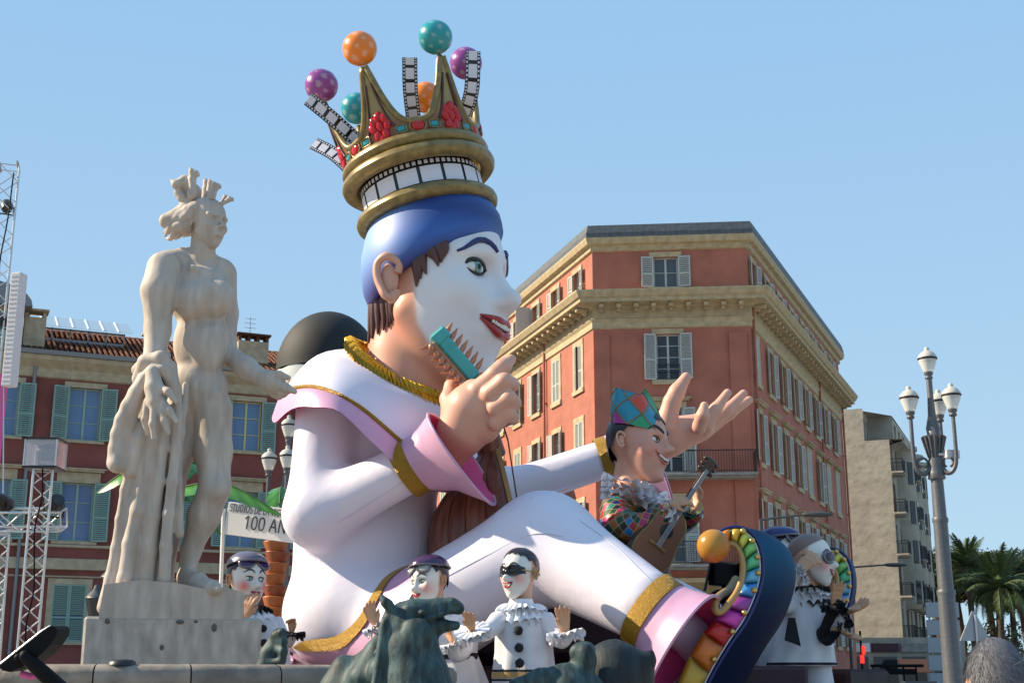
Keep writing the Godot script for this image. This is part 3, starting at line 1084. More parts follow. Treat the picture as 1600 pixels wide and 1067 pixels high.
func grey_building() -> void:
	var a := V(25.14, 0, -102.4)
	var b := V(29.35, 0, -100.6)
	var u := V(0.3887, 0, -0.9213)
	var e := b + u * 17.0
	var o := thing("pale_apartment_house", "pale grey apartment house with a blank side wall and bay balconies", "building", b)
	var mb := MB.new()
	wall_face(mb, a, b, 0, 19.2, [])
	var a2 := on_wall(a, b, 2.7, 0).origin
	wall_face(mb, a, a2, 19.2, 21.8, [])
	var back := V(1.1, 0, -8.0)
	wall_face(mb, a2, a2 + u * 3.0, 19.2, 21.6, [[0.3, 0.95, 19.3, 21.0], [1.5, 2.3, 19.3, 21.0]])
	var q0 := a2 + u * 3.0
	var q1 := b + u * 3.0
	wall_face(mb, q0, q1, 19.2, 21.6, [])
	mb.face(a2 + V(0, 19.2, 0), q0 + V(0, 19.2, 0), q1 + V(0, 19.2, 0), b + V(0, 19.2, 0))
	var st := {"key": "gr", "trim": 0.0, "head": 0.1, "sill": 0.1, "frame": M.brown_wood, "glass": M.glass_dark, "stone": M.grey_wall, "shutter": M.brown_wood, "cap": 0.0}
	var holes := []
	var todo := []
	for fl in 6:
		for i in 6:
			var s := 0.9 + i * 2.9
			var y := 1.0 + fl * 3.15
			holes.append([s - 0.5, s + 0.5, y, y + 2.2])
			todo.append([s, y, i])
	wall_face(mb, b, e, 0, 19.2, holes)
	wall_face(mb, q1, e, 19.2, 21.4, [[0.8, 2.0, 19.4, 21.0], [3.5, 4.7, 19.4, 21.0], [6.5, 7.7, 19.4, 21.0]])
	mb.face(e, e + V(0, 21.4, 0), e + V(-8, 21.4, -3), e + V(-8, 0, -3))
	mb.face(a + V(0, 21.8, 0), a + u * 18.0 + V(0, 21.8, 0), a2 + u * 18.0 + V(0, 21.6, 0), a2 + V(0, 21.6, 0))
	mb.face(a2 + V(0, 21.6, 0), a2 + u * 18.0 + V(0, 21.6, 0), e + V(0, 21.4, 0), q1 + V(0, 21.6, 0))
	mb.face(a + u * 18.0, a + u * 18.0 + V(0, 21.8, 0), a + V(0, 21.8, 0), a)
	part(o, "wall", mb, M.grey_wall)
	for t in todo:
		var tt := on_wall(b, e, t[0], t[1])
		tt.origin -= o.position
		window(o, tt, 1.0, 2.2, ["bare", "shut", "bare", "one", "bare", "shut"][(t[2] + int(t[1])) % 6], st, 2)
		if t[2] % 2 == 0 and t[1] > 3.5:
			balcony(o, tt.translated_local(V(0, -0.05, 0)), 2.0, 0.9 + 0.3 * (t[2] % 3), 0.95, M.grey_wall, M.iron)
	# bow-fronted bays and jutting eaves
	for i in 3:
		mb = MB.new()
		var t := on_wall(b, e, 4.6 + i * 4.6, 6.4)
		var pr := [Vector2(0.9, 0.0), Vector2(1.3, 0.5), Vector2(1.3, 12.4), Vector2(1.3, 12.4), Vector2(1.6, 12.5), Vector2(1.6, 12.8), Vector2(0.1, 13.0)]
		mb.lathe(t, pr, 10, 0.0, PI)
		var bay := part(o, "bay", mb, M.grey_wall)
		for fl in 4:
			mb = MB.new()
			for an in [0.9, 1.57, 2.24]: mb.box(Transform3D(t.basis * Basis(Vector3.UP, PI / 2 - an), t * V(cos(an) * 1.27, 1.3 + fl * 3.1, sin(an) * 1.27)), V(0.5, 1.8, 0.1))
			part(bay, "bay_window", mb, M.glass_dark)
	mb = MB.new()
	wall_band(mb, [Vector2(b.x, b.z), Vector2(e.x, e.z)], [Vector2(0.003, 18.7), Vector2(0.5, 18.9), Vector2(1.0, 19.0), Vector2(1.0, 19.15), Vector2(0.003, 19.25)])
	part(o, "eaves", mb, M.grey_wall)

# ---------- street things ----------
func lantern(o: Node3D, p: Vector3, s := 1.0) -> void:
	s *= 0.88
	var t := Transform3D(Basis.from_scale(V(s, s, s)), p)
	var mb := MB.new()
	mb.lathe(t, [Vector2(0.06, -0.25), Vector2(0.12, -0.22), Vector2(0.12, -0.16), Vector2(0.09, -0.12), Vector2(0.14, -0.08), Vector2(0.14, 0.0)], 14)
	var n := part(o, "lantern", mb, M.lamp_iron)
	mb = MB.new()
	mb.lathe(t, [Vector2(0.14, 0.0), Vector2(0.17, 0.05), Vector2(0.27, 0.33), Vector2(0.28, 0.4)], 18)
	part(n, "lantern_glass", mb, M.lantern_glass)
	mb = MB.new()
	mb.lathe(t, [Vector2(0.28, 0.4), Vector2(0.31, 0.42), Vector2(0.31, 0.46), Vector2(0.27, 0.47)], 18)
	part(n, "lantern_band", mb, M.iron)
	mb = MB.new()
	mb.lathe(t, [Vector2(0.29, 0.47), Vector2(0.29, 0.53), Vector2(0.2, 0.64), Vector2(0.09, 0.7), Vector2(0.07, 0.73), Vector2(0.09, 0.77), Vector2(0.05, 0.82), Vector2(0.001, 0.84)], 18)
	part(n, "lantern_cap", mb, M.lamp_cap)

func street_lamp(base: Vector3, h: float, label: String, angles: Array) -> Node3D:
	var o := thing("street_lamp", label, "street lamp", base, "tall street lamps with curled arms")
	var t := Transform3D(Basis(), base)
	var mb := MB.new()
	var k := h - 2.9
	mb.lathe(t, [Vector2(0.5, 0), Vector2(0.5, 0.5), Vector2(0.5, 0.5), Vector2(0.34, 0.7), Vector2(0.28, 1.2), Vector2(0.25, 1.25), Vector2(0.225, k * 0.52), Vector2(0.245, k * 0.525), Vector2(0.245, k * 0.54), Vector2(0.205, k * 0.545), Vector2(0.19, k * 0.8), Vector2(0.215, k * 0.805), Vector2(0.215, k * 0.82), Vector2(0.18, k * 0.825), Vector2(0.165, k - 0.2)], 20)
	part(o, "column", mb, M.lamp_iron)
	mb = MB.new()
	mb.lathe(t.translated(V(0, k, 0)), [Vector2(0.165, -0.2), Vector2(0.24, -0.17), Vector2(0.22, 0.0), Vector2(0.19, 0.15), Vector2(0.22, 0.3), Vector2(0.17, 0.42), Vector2(0.24, 0.85), Vector2(0.31, 1.02), Vector2(0.31, 1.02), Vector2(0.17, 1.05), Vector2(0.19, 1.25), Vector2(0.11, 1.6), Vector2(0.085, 2.1), Vector2(0.08, 2.7)], 20)
	for i in 14:
		var a := TAU * i / 14
		mb.tube(PV([base + V(cos(a) * 0.18, k + 0.42, sin(a) * 0.18), base + V(cos(a) * 0.31, k + 1.0, sin(a) * 0.31)]), PF([0.02, 0.04]), 6)
	part(o, "capital", mb, M.lamp_iron)
	lantern(o, base + V(0, h - 0.05, 0), 1.0)
	for an in angles:
		var d := V(cos(an), 0, sin(an))
		mb = MB.new()
		var pts := []
		for q in [[0.15, 0.15], [0.3, -0.03], [0.46, 0.0], [0.57, 0.2], [0.6, 0.6], [0.6, 1.5]]: pts.append(base + d * float(q[0]) + V(0, k + q[1], 0))
		mb.tube(smooth(pts, 5), PF([0.07, 0.055]), 8)
		var cur := []
		for i in 12:
			var b := -1.2 + i * 0.5
			cur.append(base + d * (0.36 + cos(b) * 0.14) + V(0, k + 0.27 + sin(b) * 0.14, 0))
		mb.tube(PV(cur), PF([0.045, 0.03]), 6)
		part(o, "arm", mb, M.lamp_iron)
		lantern(o, base + d * 0.6 + V(0, k + 1.72, 0), 1.0)
	return o

func truss(o: Node3D, a: Vector3, b: Vector3, w: float, r := 0.025) -> void:   # four chords with lacing
	var y := (b - a).normalized()
	var x := (Vector3.RIGHT if absf(y.x) < 0.7 else Vector3.UP)
	x = (x - y * x.dot(y)).normalized()
	var z := x.cross(y)
	var rot := Basis(y, 0.35)
	x = rot * x; z = rot * z
	var cs := [(x + z) * w / 2, (x - z) * w / 2, (-x - z) * w / 2, (-x + z) * w / 2]
	for c in cs:
		var mb := MB.new()
		mb.tube(PV([a + c, b + c]), PF([r]), 6)
		part(o, "chord", mb, M.alu)
	var l := a.distance_to(b)
	var n := maxi(2, int(l / w / 0.9))
	for f in 4:
		var mb := MB.new()
		var p: Vector3 = cs[f]
		var q: Vector3 = cs[(f + 1) % 4]
		for i in n:
			var s0 := a + y * (l * i / n)
			var s1 := a + y * (l * (i + 1) / n)
			if i % 2 == 0: mb.tube(PV([s0 + p, s1 + q]), PF([r * 0.6]), 5)
			else: mb.tube(PV([s0 + q, s1 + p]), PF([r * 0.6]), 5)
		for i in [0, n]: mb.tube(PV([a + y * (l * i / n) + p, a + y * (l * i / n) + q]), PF([r * 0.7]), 5)
		part(o, "lacing", mb, M.alu)

func moving_light(label: String, p: Vector3, aim: Vector3) -> void:
	var o := thing("stage_spotlight", label, "spotlight", p)
	var mb := MB.new()
	var d := aim.normalized()
	mb.tube(PV([p - d * 0.2, p - d * 0.12, p + d * 0.1, p + d * 0.2]), PF([0.1, 0.17, 0.17, 0.14]), 12)
	part(o, "lamp_head", mb, M.black)
	mb = MB.new()
	var sd := d.cross(Vector3.UP).normalized()
	mb.tube(PV([p + sd * 0.2, p + sd * 0.2 - V(0, 0.25, 0), p - sd * 0.2 - V(0, 0.25, 0), p - sd * 0.2]), PF([0.025]), 6)
	part(o, "yoke", mb, M.black)
	mb = MB.new()
	mb.tube(PV([p + d * 0.19, p + d * 0.215]), PF([0.12, 0.11]), 12)
	part(o, "lens", mb, M.glass_dark)

func frond_mesh(l: float, droop: float, seed_: int, stiff := false) -> ArrayMesh:
	var r := RandomNumberGenerator.new()
	r.seed = seed_
	var mb := MB.new()
	var path := []
	for i in 11:
		var t := i / 10.0
		path.append(V(l * t * (1.0 - 0.25 * t * droop), l * (0.5 * t - droop * t * t * 0.75), 0))
	var g := 0.8 + 0.4 * r.randf()
	mb.col = Color(0.07 * g, 0.10 * g, 0.03 * g)
	mb.tube(PV(path), PF([l * 0.012, l * 0.003]), 5)
	for i in 46:
		var t := 0.1 + 0.9 * i / 46.0
		var f := t * 10.0
		var p: Vector3 = path[int(f)].lerp(path[mini(10, int(f) + 1)], f - int(f))
		var d: Vector3 = (path[mini(10, int(f) + 1)] - path[maxi(0, int(f) - 1)]).normalized()
		var ll := l * 0.2 * sin(PI * (0.12 + 0.85 * t)) * (0.85 + 0.3 * r.randf())
		for s in [-1, 1]:
			var k := 0.75 + 0.5 * r.randf()
			mb.col = Color(0.075 * k * g, 0.11 * k * g, 0.035 * k)
			var tip := p + d * ll * 0.6 + V(0, -ll * (0.25 + 0.35 * r.randf()), s * ll * 0.75)
			var wv := d * l * 0.011
			mb.flat3(p - wv, p + wv, tip)
	return mb.mesh()

func palm(base: Vector3, h: float, l: float, label: String, seed_: int) -> void:
	var r := RandomNumberGenerator.new()
	r.seed = seed_
	var o := thing("palm_tree", label, "palm tree", base, "palms and pines at the far end of the square")
	var mb := MB.new()
	var lean := V(r.randf_range(-0.4, 0.4), 0, 0)
	var pts := []
	var rd := []
	for i in 15:
		var t := i / 14.0
		pts.append(base + V(0, h * t, 0) + lean * t * t)
		rd.append((0.34 - 0.1 * t) * (1.06 if i % 2 == 0 else 0.95) + (0.18 if i == 14 else 0.0))
	mb.tube(PV(pts), PF(rd), 10)
	part(o, "trunk", mb, M.palm_bark)
	if not cache.has("fr"):
		cache["fr"] = []
		for i in 5: cache["fr"].append([frond_mesh(1.0, 0.4, i + 3), frond_mesh(1.0, 0.75, i + 13), frond_mesh(1.0, 1.25, i + 23)])
	for i in 46:
		var ring := i % 4
		var a := i * 2.399 + r.randf() * 0.3
		var kind: int = [0, 1, 1, 2][ring]
		var tilt: float = [0.75, 0.35, 0.05, -0.3][ring] + r.randf_range(-0.12, 0.12)
		var b := Basis(Vector3.UP, a) * Basis(Vector3.BACK, tilt)
		var s := l * r.randf_range(0.85, 1.1)
		again(o, "frond", cache["fr"][i % 5][kind], M.leaf, Transform3D(b.scaled_local(V(s, s, s)), pts[14] - base + V(0, 0.1, 0)))

func leaf_crown(o: Node3D, blobs: Array, n: int, size: float, seed_: int, base: Color, m: Material) -> void:
	var r := RandomNumberGenerator.new()
	r.seed = seed_
	var mb := MB.new()
	for b in blobs:
		var cnt := int(n * b[2])
		for i in cnt:
			var d := V(r.randfn(), r.randfn(), r.randfn()).normalized() * pow(r.randf(), 0.28)
			var p: Vector3 = b[0] + d * b[1]
			p += V(r.randfn(), r.randfn(), r.randfn()) * size * 0.5
			var k := r.randf_range(0.6, 1.35)
			mb.col = Color(base.r * k, base.g * k, base.b * k)
			for q in 3:
				var x := V(r.randfn(), r.randfn(), r.randfn()).normalized() * size * r.randf_range(0.5, 1.0)
				var y := V(r.randfn(), r.randfn(), r.randfn()).normalized() * size * 0.4
				mb.flat3(p - y * 0.5, p + x + y * 0.3, p + y)
	part(o, "crown", mb, m)

func pine(base: Vector3, h: float, w: float, label: String, seed_: int) -> void:
	var r := RandomNumberGenerator.new()
	r.seed = seed_
	var o := thing("pine_tree", label, "pine tree", base, "palms and pines at the far end of the square")
	var mb := MB.new()
	var top := base + V(0, h * 0.68, 0)
	mb.tube(smooth([base, base + V(0.3, h * 0.3, 0), top], 6), PF([0.45, 0.28]), 9)
	var blobs := []
	for i in 9:
		var a := i * 2.4
		var rr := w * (0.25 + 0.6 * r.randf())
		var p := base + V(cos(a) * rr, h * (0.72 + 0.2 * r.randf()), sin(a) * rr * 0.8)
		mb.tube(smooth([top - V(0, h * 0.12 * r.randf(), 0), top.lerp(p, 0.5) + V(0, -0.3, 0), p], 5), PF([0.2, 0.06]), 6)
		blobs.append([p, V(w * 0.42, h * 0.11, w * 0.4), 1.0])
	part(o, "trunk", mb, M.bark)
	leaf_crown(o, blobs, 1500, 0.3, seed_ + 5, Color(0.055, 0.075, 0.028), M.leaf)


# ---------- heads, hands ----------
# a head one unit high (chin at y -0.5) that looks along +z
func head_clay(nose := 1.0, smile := 0.5, cell := 0.018, chin := 1.0, neck := 0.2, k := 38.0, back := 0.4, wide := 0.325, tall := 0.35, nape := -0.13) -> Clay:
	var c := Clay.new(cell, k)
	c.ell(V(0, 0.15, 0.34 - back), V(wide, tall, back))
	c.ell(V(0, -0.02, 0.1), V(0.28, 0.4, 0.25))
	c.ell(V(0, -0.2, 0.14), V(0.215, 0.27, 0.215))
	c.cap(V(0, -0.41, 0.255), V(0, -0.43, 0.235), 0.062 * chin, 0.06 * chin, V(0, 0, 1), 0.9)
	for s in [-1, 1]:
		c.cap(V(s * 0.215, -0.17, 0.01), V(s * 0.065, -0.41, 0.2), 0.05, 0.05)
		c.ell(V(s * 0.165, -0.1 + 0.03 * smile, 0.245), V(0.085, 0.085 + 0.02 * smile, 0.075))
		c.cap(V(s * 0.05, 0.1, 0.335), V(s * 0.2, 0.085, 0.265), 0.028, 0.025)
		c.ell(V(s * 0.048, -0.13, 0.35 + 0.03 * nose), V(0.028, 0.023, 0.045))
	c.cap(V(0, 0.08, 0.325), V(0, -0.1, 0.375 + 0.065 * nose), 0.023, 0.029)
	c.ell(V(0, -0.112, 0.385 + 0.075 * nose), V(0.03, 0.026, 0.042))
	c.ell(V(0, -0.225, 0.3), V(0.12, 0.075, 0.07))
	c.cap(V(0, -0.1, nape), V(0, -0.68, nape + 0.01), neck * 0.92, neck)
	for s in [-1, 1]: c.cut(V(s * 0.125, 0.02, 0.37), V(0.075, 0.042, 0.075))
	return c

# o: eyes, brows, lips and teeth laid on the clay, ears; b: basis * height, p: centre
func head_parts(head: Node3D, c: Clay, t: Transform3D, st: Dictionary) -> void:
	var fwd := V(0, 0, -1)
	var h := t.basis.x.length()
	for s in [-1, 1]:
		var e := c.hit(V(s * 0.125, 0.02, 1), fwd) + V(0, 0, 0.004)
		var b := Basis(Vector3.UP, s * 0.32)
		var open: float = st.get("eye", 1.0)
		var ew: float = st.get("eye_w", 1.0)
		var mb := MB.new()
		mb.ell(t * Transform3D(b.scaled_local(V(0.068 * ew, 0.036 * open * ew, 0.03)), e), 20, 10)
		var eye := part(head, "eye", mb, M.eye_white)
		mb = MB.new()
		var look: Vector3 = st.get("look", V(0.01, 0, 0))
		mb.ell(t * Transform3D(b.scaled_local(V(0.03 * ew, 0.032 * open * ew, 0.014)), e + b * (V(0, 0, 0.0215) + look)), 16, 8)
		part(eye, "iris", mb, st.iris)
		mb = MB.new()
		mb.ell(t * Transform3D(b.scaled_local(V(0.014 * ew, 0.016 * open * ew, 0.008)), e + b * (V(0, 0, 0.032) + look)), 12, 6)
		part(eye, "pupil", mb, M.black)
		mb = MB.new()
		var up := PackedVector3Array()
		var dn := PackedVector3Array()
		for i in 13:
			var a := PI * i / 12
			var q := V(ew * cos(a) * (0.074 if i not in [0, 12] else 0.085), 0, 0)
			up.append(t * (e + b * (q + V(0, sin(a) * 0.04 * open * ew, 0.018 * sin(a) + 0.002))))
			dn.append(t * (e + b * (q + V(0, -sin(a) * 0.036 * open * ew, 0.018 * sin(a) + 0.002))))
		mb.tube(up, PF([0.011 * h]), 6)
		mb.tube(dn, PF([0.006 * h]), 6)
		part(eye, "eyeliner", mb, st.liner)
		var br := PackedVector3Array()
		var bw := PackedFloat32Array()
		var bs: Array = st.brow
		for i in 13:
			var x: float = lerpf(0.045, 0.235, i / 12.0)
			br.append(t * (c.hit(V(s * x, 0.02 + mixf(bs, i / 12.0), 1), fwd) + V(0, 0, 0.002)))
			bw.append(h * st.get("brow_w", 0.014) * (0.35 + 0.75 * sin(PI * pow((i + 0.6) / 13.2, 0.7))))
		mb = MB.new()
		mb.tube(br, bw, 8)
		part(head, "eyebrow", mb, st.brow_m)
		# ears
		mb = MB.new()
		var ear := []
		for q in [[-0.005, 0.03], [0.0, 0.085], [-0.05, 0.115], [-0.105, 0.085], [-0.11, 0.02], [-0.085, -0.045], [-0.05, -0.1], [-0.02, -0.1], [-0.01, -0.06]]:
			ear.append(t * V(s * (0.322 + st.get("ear_x", 0.0) + (0.045 if q[0] < -0.04 else 0.008)), st.get("ear_y", 0.0) + q[1] * 0.84, -0.03 + st.get("ear_z", 0.0) + q[0] * 0.8))
		mb.tube(smooth(ear, 5), PF([0.018 * h]), 8)
		mb.ell(t * Transform3D(Basis(Vector3.UP, s * -0.35).scaled_local(V(0.018, 0.08, 0.042)), V(s * (0.33 + st.get("ear_x", 0.0)), st.get("ear_y", 0.0), -0.075 + st.get("ear_z", 0.0))), 14, 8)
		mb.ell(t * Transform3D(Basis().scaled_local(V(0.02, 0.03, 0.026)), V(s * (0.338 + st.get("ear_x", 0.0)), -0.085 + st.get("ear_y", 0.0), -0.055 + st.get("ear_z", 0.0))), 12, 8)
		part(head, "ear", mb, st.skin)
	# mouth: rows across from corner to corner
	var w: float = st.get("mouth_w", 0.12)
	var my: float = st.get("mouth_y", -0.245)
	var lift: float = st.get("smile", 0.04)
	var gap: float = st.get("gap", 0.03)
	var full: float = st.get("lip", 0.02)
	var upl := PackedVector3Array()
	var lol := PackedVector3Array()
	var ur := PackedFloat32Array()
	var dark := [PackedVector3Array(), PackedVector3Array()]
	for i in 19:
		var q := -1.0 + i / 9.0
		var x := q * w
		var y := my + lift * q * q
		var g := gap * (1.0 - q * q)
		var pu := c.hit(V(x, y + g * 0.4, 1), fwd)
		var pl := c.hit(V(x, y - g * 0.6, 1), fwd)
		upl.append(t * (pu + V(0, full * 0.4, 0.004 - 0.0 * full)))
		lol.append(t * (pl - V(0, full * 0.4, -0.004)))
		ur.append(h * (0.004 + full * (1.0 - q * q) * (1.0 - 0.35 * exp(-q * q * 60.0))))
		dark[0].append(t * (pu + V(0, 0, 0.004)))
		dark[1].append(t * (pl + V(0, 0, 0.004)))
	var mb2 := MB.new()
	mb2.tube(upl, ur, 8, true, t.basis.z.normalized(), 0.7)
	part(head, "upper_lip", mb2, st.lips)
	mb2 = MB.new()
	for i in ur.size(): ur[i] *= 1.15
	mb2.tube(lol, ur, 8, true, t.basis.z.normalized(), 0.7)
	part(head, "lower_lip", mb2, st.lips)
	if gap > 0.008:
		mb2 = MB.new()
		mb2.grid(dark, false, false)
		part(head, "mouth_opening", mb2, M.mouth_dark)
		mb2 = MB.new()
		for i in range(3, 15):
			var a: Vector3 = dark[0][i].lerp(dark[0][i + 1], 0.5)
			var bq: Vector3 = dark[1][i].lerp(dark[1][i + 1], 0.5)
			var tw: float = dark[0][i].distance_to(dark[0][i + 1]) * 0.92
			var nrm := t.basis.z.normalized()
			mb2.box(frame(dark[0][i + 1] - dark[0][i], Vector3.UP, a.lerp(bq, 0.3) + nrm * h * 0.005), V(tw, a.distance_to(bq) * 0.62, h * 0.012), h * 0.003)
		part(head, "teeth", mb2, M.teeth)

# an open hand, wrist at 0, middle finger along +y to y = 1, palm towards +z, thumb at +x
func hand_mesh(curl: float, spread: float, side: int, thumb := 0.6) -> ArrayMesh:
	var key := "hand%.2f_%.2f_%d_%.2f" % [curl, spread, side, thumb]
	if cache.has(key): return cache[key]
	var c := Clay.new(0.026, 42.0)
	c.cap(V(0, -0.2, 0), V(0, 0.05, 0), 0.13, 0.125, V(0, 0, 1), 0.8)
	for i in 4: c.cap(V((i - 1.5) * 0.06, 0.1, 0), V((i - 1.5) * 0.115, 0.46 - 0.02 * absf(i - 1.3), 0), 0.085, 0.075, V(0, 0, 1), 0.8)
	for i in 4:
		var x := (1.5 - i) * 0.115 * side
		var l: float = [0.43, 0.5, 0.46, 0.36][i]
		var a := (1.5 - i) * spread * side
		var p := V(x, 0.46, 0)
		var bend := curl * (0.7 + 0.15 * i)
		var tot := 0.12
		for j in 3:
			tot += bend * [0.6, 1.0, 0.8][j]
			var d := V(sin(a), cos(a) * cos(tot), cos(a) * sin(tot))
			var q: Vector3 = p + d * l * [0.45, 0.3, 0.25][j]
			c.cap(p, q, [0.062, 0.057, 0.052][j], [0.058, 0.052, 0.043][j])
			p = q
	var tp := V(0.1 * side, 0.1, 0.03)
	var td := V(sin(thumb) * side, cos(thumb), 0.25).normalized()
	c.cap(tp, tp + td * 0.22, 0.085, 0.068)
	c.cap(tp + td * 0.22, tp + td * 0.22 + V(td.x * 0.75, td.y * 1.1, 0.2).normalized() * 0.2, 0.066, 0.046)
	var mb := MB.new()
	c.mesh(mb)
	cache[key] = mb.mesh()
	return cache[key]

func place_hand(o: Node3D, wrist: Vector3, along: Vector3, palm: Vector3, size: float, m: Material, curl := 0.25, spread := 0.14, side := 1, thumb := 0.6) -> void:
	var y := along.normalized()
	var z := (palm - y * palm.dot(y)).normalized()
	var x := y.cross(z)
	again(o, "hand", hand_mesh(curl, spread, side, thumb), m, Transform3D(Basis(x * size, y * size, z * size), wrist - o.global_position))

# ring of a garment round an axis: rows of [centre, axis, radius, (stretch along side)]
func ring_row(p: Vector3, axis: Vector3, r: float, n := 32, flat := 1.0, wave := 0.0, waves := 0.0, ph := 0.0) -> PackedVector3Array:
	var y := axis.normalized()
	var x := y.cross(V(0, 0, 1)).normalized()
	var z := x.cross(y)
	var row := PackedVector3Array()
	for j in n:
		var a := TAU * j / n
		var rr := r * (1.0 + wave * sin(a * waves + ph))
		row.append(p + x * cos(a) * rr + z * sin(a) * rr * flat)
	return row

func loop_row(pts: Array, n := 6) -> PackedVector3Array:   # closed smooth loop
	var out := PackedVector3Array()
	var m := pts.size()
	for i in m:
		for s in n: out.append(pts[i].cubic_interpolate(pts[(i + 1) % m], pts[(i + m - 1) % m], pts[(i + 2) % m], float(s) / n))
	return out

func inset(rows: Array, d: float) -> Array:   # the same rows a little inside
	var out := []
	for r in rows:
		var mid := Vector3.ZERO
		for p in r: mid += p
		mid /= r.size()
		var row := PackedVector3Array()
		for p in r: row.append(p + (mid - p).normalized() * d)
		out.append(row)
	return out

func ruffle(mb: MB, centre: Vector3, axis: Vector3, r0: float, r1: float, n: int, lift: float, flat := 1.0, tilt := 0.0) -> void:   # pleated frill
	var m := n * 6
	var a := ring_row(centre, axis, r0, m, flat)
	var up := axis.normalized()
	var rows := [PackedVector3Array(), PackedVector3Array(), PackedVector3Array(), PackedVector3Array(), PackedVector3Array()]
	var ph := rng.randf() * 6.0
	for j in m:
		var d := (a[j] - centre).normalized()
		var far: float = r1 * (1.0 if flat == 1.0 else a[j].distance_to(centre) / r0)
		var w := TAU * j / 6.0 + 0.9 * sin(j * 0.13 + ph)
		for i in 5:
			var f := i / 4.0
			var amp := lift * f * (0.8 + 0.35 * sin(j * 0.21 + ph))
			rows[i].append(centre + d * lerpf(a[j].distance_to(centre), far * (1.0 + 0.07 * cos(w)), f) + up * (amp * sin(w) + tilt * f * f) + up.cross(d) * (amp * 0.5 * cos(w)))
	mb.grid(rows, true, false)


